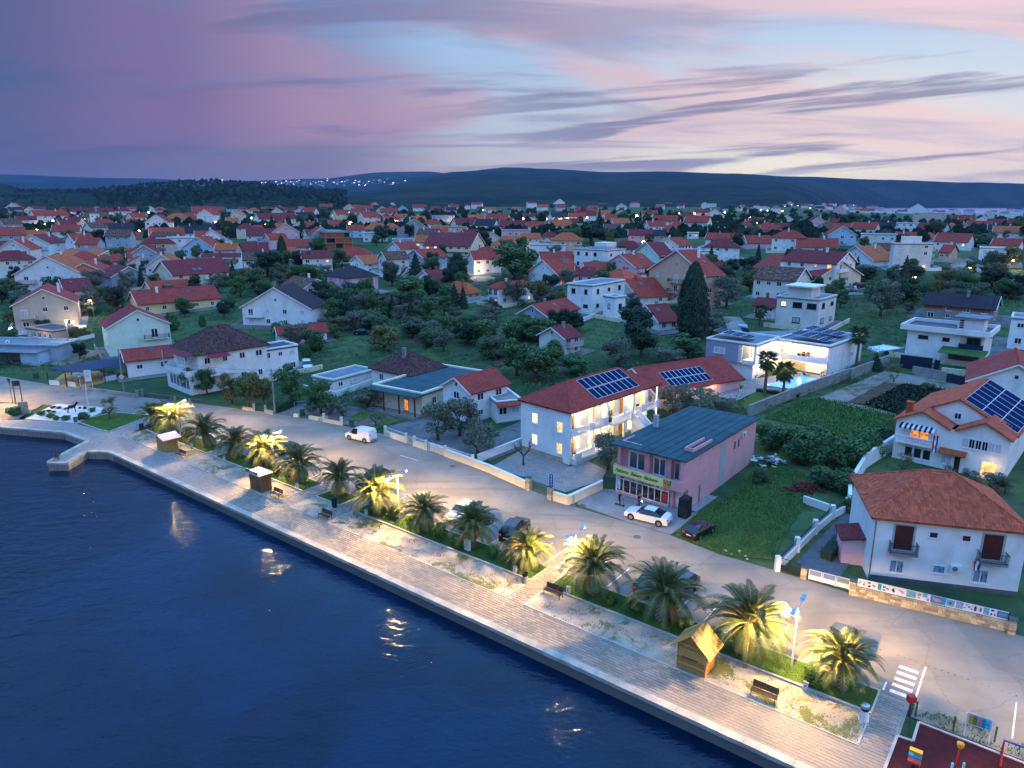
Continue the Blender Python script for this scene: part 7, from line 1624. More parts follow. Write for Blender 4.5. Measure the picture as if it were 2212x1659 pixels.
# clipped hedges
def hedge(fr, p, q, hh, th, label, m='leaf_dark', dens=420):
 a, c = P(fr, *p), P(fr, *q); d = c-a; L = d.length; rg = random.Random(int(L*7)); b = MB(); rz = math.atan2(d.y, d.x)
 for _ in range(int(dens*L*.5)):
  x, s_ = rg.uniform(0, L), rg.random()
  if s_ < .45: pt, n_ = Vector((x, -th/2+rg.uniform(-.06, .08), rg.uniform(0, hh))), Vector((0, -1, .2))
  elif s_ < .6: pt, n_ = Vector((x, th/2+rg.uniform(-.06, .06), rg.uniform(0, hh))), Vector((0, 1, .2))
  else: pt, n_ = Vector((x, rg.uniform(-th/2, th/2), hh+rg.uniform(-.08, .08))), Vector((0, 0, 1))
  pt.z += d.z*x/L; leaf_quad(b, pt, (n_+Vector((rg.gauss(0,.5), rg.gauss(0,.5), rg.gauss(0,.4)))).normalized(), .13, rg)
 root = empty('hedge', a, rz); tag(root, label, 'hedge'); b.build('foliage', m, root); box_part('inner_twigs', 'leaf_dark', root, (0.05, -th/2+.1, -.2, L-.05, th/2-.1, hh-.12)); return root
hedge('u', (905,1040), (1460,1110), .7, .7, 'low clipped hedge between the villa pool and its lawn'); hedge('o', (890,470), (1060,290), 1.0, 1.2, 'dark hedge along the sloping lane'); hedge('k', (400,575), (560,510), 1.2, .6, 'thin hedge behind the wire fence near the light pole')
# ---------------------------------------------------------------- palms
def frond_mesh(el, droop, L=3.7, seed=0, n=34):
 """an arching feather leaf: midrib and two combs of leaflets"""
 rg = random.Random(seed); b = MB(); pts = []; p = Vector((.12, 0, 0)); a = el; st = L/n
 for k in range(n+1):
  pts.append((p.copy(), a)); p = p+Vector((math.cos(a), 0, math.sin(a)))*st; a -= droop/n*(.35+1.3*k/n)
 b.tube([q for q, _ in pts[::4]], [.045*(1-i/len(pts[::4]))+.008 for i in range(len(pts[::4]))], 4, 1)
 for k in range(3, n+1):
  q, a = pts[k]; f = k/n; ll = .62*math.sin(math.pi*min(1, .12+f*.86))**.6*rg.uniform(.85, 1.1)
  tg = Vector((math.cos(a), 0, math.sin(a))); up = Vector((-math.sin(a), 0, math.cos(a)))
  for s_ in (-1, 1):
   d = (tg*.55+Vector((0, s_, 0))*.75+up*(.38-.25*f)).normalized(); e = q+d*ll-Vector((0, 0, ll*.12)); w = tg*.03
   b.face([q-w, q+w, q+d*ll*.55+w*.9, e, q+d*ll*.55-w*.9], 0)
 return b.mesh('frond', ['palm_leaf', 'palm_rachis'])
FM = [frond_mesh(R(e), R(d), L, i) for i, (e, d, L) in enumerate(((82, 55, 2.6), (70, 85, 3.2), (58, 95, 3.5), (44, 100, 3.7), (30, 95, 3.7), (16, 85, 3.5), (2, 80, 3.1)))]
FMD = frond_mesh(R(-25), R(70), 2.0, 9); FMD.materials[0] = M['palm_rachis']
def palm_trunk(hh, r0):
 b = MB(); prof = [(r0*1.12, -.1), (r0*1.05, .1), (r0, hh*.5), (r0*1.04, hh*.85), (r0*1.15, hh), (r0*.8, hh+.25)]; b.lathe(prof, 14, 0)
 rw_ = int(hh/.17)
 for k in range(rw_):
  z = .1+k*(hh-.1)/rw_
  for j in range(10):
   a = 6.283*(j+(.5 if k % 2 else 0))/10; c, s_ = math.cos(a), math.sin(a); r1 = r0*1.0; w = r0*.26
   o_ = Vector((c*r1, s_*r1, z)); tn = Vector((-s_, c, 0))*w; up = Vector((0, 0, .15)); out = Vector((c, s_, 0))*.09
   tip = o_+out+up*.55; A_, B_, C_, D_ = o_-up*.2, o_+tn+up*.35, o_+up*1.05, o_-tn+up*.35
   for f in ((A_, B_, tip), (B_, C_, tip)): b.face(list(f), 1)
   for f in ((C_, D_, tip), (D_, A_, tip)): b.face(list(f), 0)
 return b.mesh('trunk', ['palm_trunk', 'palm_scar'])
PT = [palm_trunk(hh, r0) for hh, r0 in ((2.0, .42), (2.3, .44), (1.8, .40))]; PTH = (2.0, 2.3, 1.8)
rpm = random.Random(31)
def date_palm(p, label, v, k=1.0):
 root = empty('date_palm', p, rpm.uniform(0, 6.28)); tag(root, label, 'palm', 'palms along the promenade'); root.scale = (k, k, k)
 obj('trunk', PT[v], root); top = PTH[v]+.12; n = rpm.randrange(42, 62); root.rotation_euler = (rpm.uniform(-.08, .08), rpm.uniform(-.08, .08), rpm.uniform(0, 6.28))
 for i in range(n):
  f = i/(n-1); idx = min(6, int(f*7)); a = i*2.399+rpm.uniform(-.2, .2); s_ = rpm.uniform(.82, 1.08)
  o = obj('frond', FM[idx], root, (0, 0, top+.25*(1-f)), 0, (s_, s_, s_)); o.rotation_euler = (rpm.uniform(-.12, .12), rpm.uniform(-.10, .10), a)
 for i in range(6):
  o = obj('dead_frond', FMD, root, (0, 0, top-.1)); o.rotation_euler = (rpm.uniform(-.2, .2), rpm.uniform(.1, .5), rpm.uniform(0, 6.28))
 return root
PALMS = [-108.8, -102.5, -93.4, -86.2, -79.1, -71.5, -64.2, -57.1, -49.8, -43.4, -36.2, -28.9, -22.3, -15.2, -8.1]
pl_ = ['first from the little harbour, beside the bright lawn', 'second from the harbour, glowing under a street lamp', 'third from the harbour, beside the pale kiosk', 'fourth from the harbour', 'fifth from the harbour, lit by the second lamp', 'sixth from the harbour, above two round shrubs', 'seventh from the harbour, on the short grass strip', 'eighth from the harbour, beside the third lamp', 'ninth from the harbour, before the white parked car', 'tenth from the harbour, beside the pale cabinet', 'eleventh from the harbour, beside the paved crossing', 'twelfth from the harbour, just past the fourth lamp', 'thirteenth from the harbour, before two dark cars', 'fourteenth from the harbour, behind the wooden hut', 'last of the row, nearest the zebra crossing']
for i, s_ in enumerate(PALMS): date_palm(SN(s_, 49.4, .06), 'date palm on the promenade, '+pl_[i], (0, 1, 2, 0, 1)[i % 5], rpm.uniform(.84, 1.16))
def fan_leaf():
 b = MB(); b.tube([(0,0,0), (.5,0,.25), (.95,0,.3)], [.03, .025, .02], 4, 1)
 for k in range(17):
  a = R(-105+k*210/16); l_ = .95-.25*abs(k-8)/8; c = Vector((.95, 0, .3)); d = Vector((math.cos(a), math.sin(a), -.15-.25*abs(math.sin(a)))); w = Vector((-math.sin(a), math.cos(a), 0))*.07
  b.face([c, c+d*l_*.6+w, c+d*l_-Vector((0,0,.12)), c+d*l_*.6-w], 0)
 return b.mesh('fan_leaf', ['palm_leaf', 'palm_rachis'])
FLM = fan_leaf()
def fan_palm(fr, x, yb, yt, label):
 px, pb = V(fr, x, yb); p = PV(px, pb); hh = solve_h(p, V(fr, x, yt)[1])-.9
 root = empty('fan_palm', p); tag(root, label, 'palm'); b = MB(); b.tube([(0,0,-.2), (.05,0,hh*.5), (0,0,hh)], [.3, .22, .18], 9); b.build('trunk', 'palm_trunk', root)
 for i in range(34):
  f = i/33; o = obj('fan_leaf', FLM, root, (0, 0, hh-.35*f), 0, [rpm.uniform(.9, 1.2)]*3); o.rotation_euler = (0, R(-62+130*f), i*2.399)
fan_palm('u', 1008, 1090, 560, 'slim fan palm before the villa pool, the taller of the pair'); fan_palm('u', 1240, 1135, 690, 'stout fan palm before the villa pool, the shorter of the pair'); fan_palm('w', 240, 1115, 650, 'tall shaggy fan palm beside the villa wall'); fan_palm('u', 945, 190, -60, 'fan palm behind the villa roof')
# ================================================================== street lamps
LAMPW = 2400
mat('lamp_blue', '6FA6D6', .4, .08, 3); mat('lamp_white', 'D8DCE0', .45, .06, 3)
def batwing(d, lim=5.0):
 """street light optics: throws more light sideways than straight down"""
 d.use_nodes = True; n, l = d.node_tree.nodes, d.node_tree.links; g_ = n.new('ShaderNodeNewGeometry'); sp_ = n.new('ShaderNodeSeparateXYZ'); l.new(g_.outputs['Incoming'], sp_.inputs[0]); c = sp_.outputs[2]
 for op, v in (('ABSOLUTE', None), ('POWER', -2.2), ('MINIMUM', lim)):
  m = n.new('ShaderNodeMath'); m.operation = op; l.new(c, m.inputs[0]); c = m.outputs[0]
  if v is not None: m.inputs[1].default_value = v
 l.new(c, n['Emission'].inputs['Strength'])
def quay_lamp(s, label, lit=(1, 1), power=LAMPW, yaw=0.0, p=None):
 p = p or SN(s, 49.7, .06); root = empty('street_lamp', p, ANG+math.pi/2+yaw); tag(root, label, 'lamp', 'double street lamps of the promenade')   # local x points inland
 b = MB(); b.tube([(0,0,-.1), (0,0,.5), (0,0,5.0)], [.085, .075, .05], 10); b.build('post', 'lamp_white', root)
 for sgn, on in ((1, lit[0]), (-1, lit[1])):
  b = MB(); b.tube([(0,0,4.95), (sgn*.55,0,5.12), (sgn*1.0,0,5.22)], [.035, .03, .03], 8); a = b.build('arm', 'lamp_blue', root)
  hd = MB(); hx = sgn*1.25
  hd.slab([(hx-.36, -.16, 5.30), (hx+.36, -.13, 5.36), (hx+.36, .13, 5.36), (hx-.36, .16, 5.30)], .10); ho = hd.build('lamp_head', 'lamp_blue', root)
  if on:
   g_ = MB(); g_.lathe([(.02, -.05), (.12, -.035), (.14, 0)], 12); gl = g_.build('lamp_glass', 'bulb_warm', ho, (hx, 0, 5.20))
   d = bpy.data.lights.new('lamp_light', 'SPOT'); d.energy = power*on; d.color = (1, .60, .22); d.shadow_soft_size = .10; d.spot_size = R(164); d.spot_blend = .35
   batwing(d); lo = bpy.data.objects.new('lamp_light', d); COL.objects.link(lo); lo.parent = root; lo.location = (hx, 0, 5.10)
for i, (s, lb) in enumerate(((-101.4, 'double street lamp between the second and third palms, nearest the little harbour'), (-77.4, 'double street lamp above the glowing fifth palm'), (-54.2, 'double street lamp beside the eighth palm, both heads over the car park edge'), (-31.1, 'double street lamp at the paved crossing, with a pale post'), (-11.7, 'double street lamp between the last two palms'), (14.0, 'double street lamp beyond the playground'), (-122.0, 'double street lamp past the gravel island'))):
 quay_lamp(s, lb, p=P('V', -70, 890) if i == 6 else None)
# tall lamps on the land side
def pole_lamp(fr, x, yb, yt, label, power=500, m='concrete', r0=.16, arm=(.9, 0), col=(1, .74, .45), sign=None, bulb='bulb_warm'):
 px, pb = V(fr, x, yb); p = PV(px, pb); hh = solve_h(p, V(fr, x, yt)[1])
 root = empty('light_pole', p); tag(root, label, 'lamp'); b = MB(); b.tube([(0,0,-.2), (0,0,hh)], [r0, r0*.6], 9); b.build('post', m, root)
 if arm:
  ax, ay = arm; b = MB(); b.tube([(0,0,hh-.4), (ax*.6,ay*.6,hh-.12), (ax,ay,hh-.1)], .035, 6); b.build('arm', 'grey_metal', root)
  g_ = MB(); g_.lathe([(.02, -.12), (.14, -.10), (.20, 0), (.10, .08)], 10); g_.build('lamp_glass', bulb, root, (ax, ay, hh-.14))
  if power: d = bpy.data.lights.new('lamp_light', 'POINT'); d.energy = power; d.color = col; d.shadow_soft_size = .2; lo = bpy.data.objects.new('lamp_light', d); COL.objects.link(lo); lo.parent = root; lo.location = (ax*1.15, ay*1.15, hh-.42)
 return root, hh
pq, hq = pole_lamp('q', 1530, 1235, 665, 'tall concrete pole with wires at the road bend by the hedge', 0, arm=(-1.0, -.6), bulb='lamp_white'); p1, h1 = pole_lamp('t', 1090, 570, 45, 'grey pole with a bright lamp above the lit garden', 700, arm=(.3, -.4)); p2, h2 = pole_lamp('t', 1905, 1140, 500, 'concrete pole carrying a yellow diamond road sign', 0, arm=None)
pole_lamp('t', 1140, 200, 70, 'lower bright lamp beside the pale trunk in the lit garden', 500, 'grey_metal', .06, (.15, -.1)); pole_lamp('b', 1205, 370, 150, 'pole lamp before the cream house with dark red roof', 600, 'grey_metal', .12, (-.4, -.3)); pole_lamp('t', 180, 240, 160, 'small bright lamp on the wall of the beige house', 250, 'grey_metal', .05, (.1, -.1), (1, .85, .8))
sgn = empty('diamond_sign', p2.location+Vector((0, -.2, 1.9*1.45))); tag(sgn, 'white and yellow diamond road sign on the concrete pole', 'sign'); mat('signyellow', 'E8A820', .4, .05, 2)
b = MB(); b.face([(0,0,-.5), (.5,0,0), (0,0,.5), (-.5,0,0)]); b.face([(0,.03,.5), (.5,.03,0), (0,.03,-.5), (-.5,.03,0)]); b.build('plate', 'w_white', sgn); b = MB(); b.face([(0,-.012,-.27), (.27,-.012,0), (0,-.012,.27), (-.27,-.012,0)]); b.build('yellow_field', 'signyellow', sgn)
def wire(a, c, sag, label):
 b = MB(); n = 14; b.tube([Vector(a).lerp(Vector(c), k/n)-Vector((0,0,sag*4*(k/n)*(1-k/n))) for k in range(n+1)], .018, 4); o = b.build('overhead_wire', 'dark_metal'); tag(o, label, 'wire')
tops = [p1.location+Vector((0,0,h1-.3)), p2.location+Vector((0,0,h2-.2)), pq.location+Vector((0,0,hq-.3))]
wire(tops[1], tops[2], .9, 'overhead wire from the diamond sign pole to the pole at the bend'); wire(tops[1]+Vector((0,0,-.5)), tops[2]+Vector((0,0,-.6)), 1.1, 'lower overhead wire between the two concrete poles'); wire(tops[0], tops[1], .8, 'overhead wire from the garden lamp pole to the sign pole'); wire(tops[2], tops[2]+Vector((22, 16, 2.5)), 1.0, 'overhead wire from the bend pole towards the flat shed'); wire(tops[0], tops[0]+Vector((-60, 4, 0)), 1.0, 'overhead wire crossing before the beige house')
ms = P('t', 1385, 1540); hm = solve_h(ms, V('t', 0, 1030)[1]); o = empty('white_mast', ms); tag(o, 'slim white mast on the gravel island', 'mast'); b = MB(); b.tube([(0,0,-.1), (0,0,hm)], [.09, .05], 8); b.build('pole', 'lamp_white', o); b = MB(); b.lathe([(.02,hm),(.06,hm+.02),(.03,hm+.1)], 8); b.build('cap', 'grey_metal', o)
# lamps of the town: those that stand out one by one
FARL = "a 475 395 430|a 1790 375 520|a 1690 305 330|a 760 80 110|a 680 262 300|a 630 285 330|a 585 312 345|a 1080 225 290|a 1190 365 420|a 1735 170 230|c 737 345 385|c 1187 245 275|c 1547 320 355|c 655 245 262|c 910 260 340|c 285 195 215|c 1375 238 260|c 60 155 180|d 795 285 325|d 1350 265 300|d 495 320 345|d 2135 240 275|d 875 130 150|d 770 165 180|zc 280 515 560|zc 480 515 560|zc 660 510 545|zc 825 505 560|zc 1095 495 530|zc 1250 490 530|zc 1610 470 520|zc 1740 470 510|zc 1875 465 490|zc 2000 460 490|zc 375 725 800|zc 1300 705 780|zc 1015 680 720|zc 80 378 395|zc 280 380 395|zc 480 383 400|zc 680 390 400|zc 1380 1100 1150|zd 200 540 575|zd 560 405 415|zd 1305 985 1040|zd 1745 880 960|zd 2095 820 900|zd 1610 520 530|zb 890 560 600|zb 2030 440 470|zb 1960 940 1010|zb 980 905 960|zd 490 400 410|zd 95 415 430|zd 145 430 440|zd 265 425 440|h 375 415 445|h 450 490 520|h 690 500 560|g 1310 160 190|g 1700 150 185|g 770 180 220"
for i, ln in enumerate(FARL.split('|')):
 fr, x, yt, yb = ln.split(); px, pb = V(fr, float(x), float(yb)); p = PV(px, pb); hh = max(3.0, solve_h(p, V(fr, 0, float(yt))[1])); d0 = p.y
 root = empty('town_lamp', p); tag(root, None, 'lamp', 'street lamps of the town'); TREES.append(dict(root=root, kind='lamp', p=p, h=hh, w=1, label=None))
 b = MB(); b.tube([(0,0,-.2), (0,0,hh)], [.09, .06], 6); b.build('post', 'grey_metal', root); b = MB(); b.tube([(0,0,hh-.05), (.5,-.3,hh+.1)], .04, 5); b.build('arm', 'grey_metal', root)
 rr = min(.55, max(.18, d0*.0011)); b = MB(); b.lathe([(.05*rr, -.5*rr), (.8*rr, -.4*rr), (rr, 0), (.6*rr, .4*rr), (.05*rr, .5*rr)], 8); b.build('lamp_glass', ('bulb_warm', 'bulb_pink', 'bulb_warm')[i % 3], root, (.55, -.35, hh+.02))
 d = bpy.data.lights.new('lamp_light', 'POINT'); d.energy = min(2600, 300+d0*3.2); d.color = (1, .66, .38) if i % 3 else (1, .6, .25); d.shadow_soft_size = .3; lo = bpy.data.objects.new('lamp_light', d); COL.objects.link(lo); lo.parent = root; lo.location = (.8, -.6, hh-.5)
# floodlights of the far pitch
for k, (x, y) in enumerate(((1890,375),(1910,368),(1935,372),(1960,385),(1985,380),(1925,400))):
 p = PV(*V('zb', x, 410)); hh = max(4, solve_h(p, V('zb', 0, y)[1])); root = empty('floodlight_mast', p); tag(root, 'brilliant floodlight of the far sports ground, %s of six' % ('first', 'second', 'third', 'fifth', 'last', 'fourth')[k], 'floodlight', 'floodlights of the far pitch'); b = MB(); b.tube([(0,0,0),(0,0,hh)], .12, 5); b.build('mast', 'grey_metal', root); b = MB(); b.box(-1.5,-.3,hh-.6,1.5,.3,hh+.8); b.build('lamp_bank', 'bulb_white', root)
# church tower, hill houses, the far town on the ridge
ct_ = PV(*V('z', 1288, 345)); hh = solve_h(ct_, V('z', 0, 295)[1]); root = empty('church_tower', ct_); tag(root, 'pale church tower with pointed roof before the dark wooded hill', 'tower'); w_ = 3.2*ct_.y/500
box_part('shaft', 'w_offwhite', root, (-w_/2, -w_/2, -3, w_/2, w_/2, hh)); b = MB(); b.face([(-w_*.6,-w_*.6,hh),(w_*.6,-w_*.6,hh),(0,0,hh*1.45)]); b.face([(w_*.6,-w_*.6,hh),(w_*.6,w_*.6,hh),(0,0,hh*1.45)]); b.face([(-w_*.6,w_*.6,hh),(-w_*.6,-w_*.6,hh),(0,0,hh*1.45)]); b.build('spire', 'w_grey', root)
for z in (.35, .72): box_part('belfry_opening', 'glass_dark', root, (-w_*.2, -w_/2-.03, hh*z, w_*.2, -w_/2, hh*(z+.16)))
b = MB(); rk = random.Random(8); lt = MB(); emis('ridge_bulb', 'FFD8B0', 5)
for _ in range(150):
 px = rk.uniform(480, 910); py = 394+rk.gauss(0, 3)
 if rk.random() < .25: px, py = rk.uniform(1690, 1900), rk.uniform(441, 447)
 d_ = 4300 if py < 420 else 2100; r_ = ray(px, py); t_ = d_/r_.y; p = Vector((0,0,CAMH))+r_*t_; s_ = rk.uniform(3, 8)*d_/4300
 b.box(p.x-s_, p.y-6, p.z-s_*.9, p.x+s_, p.y+6, p.z+s_*.3)
 if rk.random() < .4: q = .9*d_/4300*rk.uniform(.5, 1.8); lt.box(p.x-q, p.y-7.5, p.z-q, p.x+q, p.y-7, p.z+q)
tag(b.build('ridge_town', 'w_greyblue'), 'pale specks of the town on the far ridge', 'town', kind='stuff'); tag(lt.build('ridge_lights', 'ridge_bulb'), 'tiny lights of the town on the far ridge', 'lights', kind='stuff')
for k, (x0, x1, y0, y1) in enumerate(((950,1040,365,392),(1115,1175,345,372),(900,1000,338,350))):
 (a0, b0), (a1, b1) = V('zc', x0, y0), V('zc', x1, y1); d_ = 2350; p = Vector((0,0,CAMH))+ray((a0+a1)/2, b1)*(d_/ray((a0+a1)/2, b1).y); w_ = (a1-a0)/FPX*d_; h_ = (b1-b0)/FPX*d_
 root = empty('hillside_building', p); tag(root, ('long white building alone on the slope of the big hill', 'white hillside house with arched front on the big hill', 'low pale row of buildings highest on the big hill')[k], 'building'); box_part('wall', 'w_white', root, (-w_/2, -10, -14, w_/2, 10, h_)); box_part('roof', 'w_grey', root, (-w_/2-1, -11, h_, w_/2+1, 11, h_+1))
 for q in range(4): box_part('window', 'glass_dark', root, (-w_/2+w_*(q+.3)/4, -10.1, h_*.3, -w_/2+w_*(q+.7)/4, -10, h_*.7))
# ================================================================== vehicles
mat('car_trim', '101214', .5, .1, 4); mat('tyre', '0B0B0C', .9, .1, 6); mat('rim', 'A8ACB0', .3, .1, 5, metal=.8); emis('tail_red', 'C02018', .6, (.3,.02,.02)); mat('headlamp', 'D6DEE6', .1, .05, 4, spec=.8); mat('plate', 'D8DAE0', .5, .05, 4)
def carpaint(name, c, r_=.22):
 t = NT(name); t.col(lin(c)); t.set(Roughness=r_, Specular_IOR_Level=.5, Coat_Weight=.7, Coat_Roughness=.06); M[name] = t.mat
for n_, c in (('cp_white', 'E6E7E8'), ('cp_black', '0E1013'), ('cp_blue', '14213A'), ('cp_grey', '3A4048'), ('cp_silver', 'A4ABB2'), ('cp_dark', '1A2026')): carpaint(n_, c)
g = NT('car_glass'); g.col((.01, .014, .02)); g.set(Roughness=.04, Specular_IOR_Level=.7); M['car_glass'] = g.mat
KINDS_C = {   # x from the front, height of bonnet / roof line, height of the belt line, half width at the roof
 'sedan': (4.7, [(0,.62,.60,.70),(.10,.74,.70,.78),(1.15,.96,.90,.76),(1.38,1.02,.94,.72),(2.1,1.42,.96,.60),(2.7,1.46,.97,.61),(3.25,1.41,.98,.60),(4.05,1.08,1.0,.68),(4.45,1.04,.98,.72),(4.62,.92,.88,.76),(4.7,.62,.60,.74)]),
 'hatch': (4.1, [(0,.62,.60,.70),(.10,.74,.70,.78),(.98,.96,.90,.76),(1.15,1.02,.94,.72),(1.8,1.44,.97,.61),(2.5,1.49,.99,.61),(3.35,1.45,1.02,.59),(3.85,1.08,1.02,.68),(4.02,.95,.9,.74),(4.1,.6,.58,.74)]),
 'suv': (4.5, [(0,.75,.70,.72),(.10,.92,.86,.80),(1.15,1.08,1.02,.80),(1.35,1.14,1.05,.74),(1.95,1.62,1.08,.64),(2.7,1.68,1.10,.64),(3.75,1.62,1.13,.62),(4.25,1.20,1.13,.70),(4.42,1.02,.98,.78),(4.5,.7,.68,.76)]),
 'van': (4.4, [(0,.70,.66,.70),(.10,.86,.82,.78),(.75,1.02,.96,.78),(.95,1.12,1.0,.74),(1.6,1.74,1.02,.72),(2.3,1.82,1.04,.74),(3.6,1.82,1.06,.74),(4.25,1.78,1.06,.72),(4.36,1.3,1.1,.76),(4.4,.6,.58,.76)])}
def car(p, heading, kind, paint, label, k=1.07, lights=False, name='parked_car'):
 L, st = KINDS_C[kind]; root = empty(name, p, heading); tag(root, label, 'van' if kind == 'van' else 'car'); root.scale = (k, k, k)
 sub = []
 for a, c in zip(st, st[1:]):
  for q in range(2): sub.append(tuple(a[i]+(c[i]-a[i])*q/2 for i in range(4)))
 sub.append(st[-1]); hw = .90; body, glass = MB(), MB()
 def sec(s):
  x, zt, zb, wr = s; e = min(1, min(x, L-x)/.35); w = hw*(.86+.14*e); X_ = L/2-x
  return [(X_, w*.92, .22), (X_, w, .48), (X_, w*.99, zb), (X_, wr if zt-zb > .12 else w*.93, zt if zt-zb > .12 else zt), (X_, 0, zt+.025)]
 for s0, s1 in zip(sub, sub[1:]):
  A_, B_ = sec(s0), sec(s1); cab = (s0[1]-s0[2] > .12) or (s1[1]-s1[2] > .12); mid = (s0[0]+s1[0])/2
  for sg in (1, -1):
   f = lambda q: (q[0], q[1]*sg, q[2])
   for i in range(4):
    quad = [f(A_[i]), f(B_[i]), f(B_[i+1]), f(A_[i+1])]
    if sg < 0: quad = quad[::-1]
    slope = abs(s1[1]-s0[1])/(s1[0]-s0[0]+1e-6)
    isglass = cab and ((i == 2 and not (kind == 'van' and mid > 2.3)) or (i == 3 and slope > .38 and .9 < mid < L-.12 and not (kind == 'van' and mid > 2)))
    (glass if isglass else body).face(quad)
 n = len(sub)
 for s in (sub[0], sub[-1]):
  q = sec(s); pts = q[:4]+[(x, -y, z) for x, y, z in q[:4][::-1]]; body.face(pts if s is sub[-1] else pts[::-1])
 bo = body.build('body', paint, root, smooth=False); weld(bo, .003); go = glass.build('windows', 'car_glass', root); weld(go, .003)
 bo.data.polygons.foreach_set('use_smooth', [True]*len(bo.data.polygons))
 try: bo.data.set_sharp_from_angle(angle=R(32))
 except Exception: pass
 box_part('sill', 'car_trim', root, (-L/2+.25, -hw*.9, .16, L/2-.25, hw*.9, .24))
 # pillars between the side windows, a roof line over the glass
 xr = [s[0] for s in st if s[1]-s[2] > .3]
 for fx in ((.36, .62) if kind != 'van' else (.2,)):
  x = L/2-(xr[0]+(xr[-1]-xr[0])*fx); sct = min(sub, key=lambda s: abs((L/2-s[0])-x))
  for sg in (1, -1): b = MB(); b.face([(x-.04, sg*hw*.995, sct[2]-.02), (x+.04, sg*hw*.995, sct[2]-.02), (x+.04, sg*(sct[3]+.008), sct[1]), (x-.04, sg*(sct[3]+.008), sct[1])][::sg]); b.build('window_pillar', 'car_trim', go)
 wx = (L/2-.82, -L/2+.85)
 wb = MB(); wb.tube([(0,-.11,0), (0,.11,0)], .32, 18); wme = wb.mesh('wheel', 'tyre'); rb = MB(); rb.tube([(0,-.118,0), (0,.118,0)], .21, 10); rme = rb.mesh('rim', 'rim'); ab = MB(); ab.tube([(0,-.02,0), (0,.02,0)], .385, 18); ame = ab.mesh('wheel_arch', 'car_trim')
 for x in wx:
  for sg in (1, -1): w = obj('wheel', wme, root, (x, sg*.80, .32)); obj('rim', rme, w); obj('wheel_arch', ame, bo, (x, sg*(hw-.005), .36))
 zf, zr = st[1][1]-.08, st[-2][1]-.06
 for sg in (1, -1):
  box_part('headlight', 'headlamp', root, (L/2-.16, sg*.62-.14, zf-.12, L/2-.03, sg*.62+.14, zf)); box_part('tail_light', 'tail_red', root, (-L/2+.02, sg*.66-.13, zr-.16, -L/2+.13, sg*.66+.13, zr)); box_part('mirror', paint, root, (L/2-st[3][0]-.35, sg*(hw+.07)-.08, .96, L/2-st[3][0]-.2, sg*(hw+.07)+.08, 1.08))
 box_part('bumper', 'car_trim', root, (L/2-.06, -.6, .28, L/2+.015, .6, .42), (-L/2-.015, -.6, .3, -L/2+.06, .6, .42)); box_part('number_plate', 'plate', root, (L/2+.012, -.26, .44, L/2+.022, .26, .55)); box_part('number_plate', 'plate', root, (-L/2-.022, -.26, .58, -L/2-.012, .26, .69))
 return root
def car_px(fr, w1, w2, side, kind, paint, label, **k):
 """from the picture places where the two wheels of one side stand: rear, front; side: +1 when those wheels are on the car's left"""
 a, c = P(fr, *w1), P(fr, *w2); d = (c-a); hd = math.atan2(d.y, d.x); left = Vector((-math.sin(hd), math.cos(hd), 0)); m = (a+c)/2-left*side*.85
 return car(Vector((m.x, m.y, T(m.x, m.y))), hd, kind, paint, label, **k)
def car_sn(s, n, inland, kind, paint, label, da=0.0): return car(SN(s, n, .0), ANG+(math.pi/2 if inland else -math.pi/2)+da, kind, paint, label)
car_px('r', (1125,1590), (640,1468), 1, 'sedan', 'cp_white', 'white saloon parked in front of the pink bakery'); car_px('n', (2035,440), (2150,372), -1, 'hatch', 'cp_black', 'black hatchback parked on the grass of the vacant lot', k=1.0); car_px('k', (1155,832), (1015,802), 1, 'van', 'cp_white', 'white van driving along the waterfront road', name='moving_van')
car_sn(-63.9, 54.6, False, 'suv', 'cp_blue', 'dark blue car with silver lower body parked above the seventh palm', .12); car_sn(-48.8, 54.2, False, 'hatch', 'cp_white', 'white hatchback parked behind the ninth palm', .1); car_sn(-46.2, 53.6, True, 'hatch', 'cp_dark', 'dark small car beside the white hatchback', .05); car_sn(-41.6, 54.4, True, 'suv', 'cp_black', 'black coupe-like car with its rear to the palms', .25)
car_sn(-25.4, 53.9, True, 'sedan', 'cp_grey', 'dark grey saloon with its rear to the thirteenth palm', .06); car_sn(-22.9, 54.4, False, 'hatch', 'cp_blue', 'dark blue hatchback facing the thirteenth palm', -.08); car_sn(-9.3, 53.6, False, 'suv', 'cp_grey', 'grey car behind the last palm, nose to the verge', .05); car_sn(-82.6, 54.2, False, 'sedan', 'cp_black', 'black car parked behind the fifth palm'); car_sn(-85.2, 54.4, True, 'hatch', 'cp_blue', 'dark car half hidden behind the fourth palm')
for fr, x, y, kd, pt, an, lb in (('h',1630,1330,'hatch','cp_silver',2.6,'silver blue hatchback by the long white house'), ('k',655,200,'van','cp_white',-1.2,'pale van parked beside the flat extension'), ('zb',1010,1500,'sedan','cp_blue',.2,'blue car in the middle gardens'), ('a',1005,1460,'van','cp_silver',-1.5,'light van parked behind the lit garden'), ('e',290,570,'sedan','cp_blue',.3,'dark car in the yard of the long terrace house'), ('e',420,555,'hatch','cp_silver',-.2,'silver car in the yard of the long terrace house'), ('h',1790,1290,'suv','cp_dark',.4,'dark car in the shadow beside the park'), ('g',1790,735,'hatch','cp_white',.3,'white car before the maroon hip roof'), ('h',300,640,'suv','cp_white',.1,'white car on the far yard beyond the town')):
 p = P(fr, x, y); car(p+Vector((0,0,.05)), an, kd, pt, lb, k=1.0)
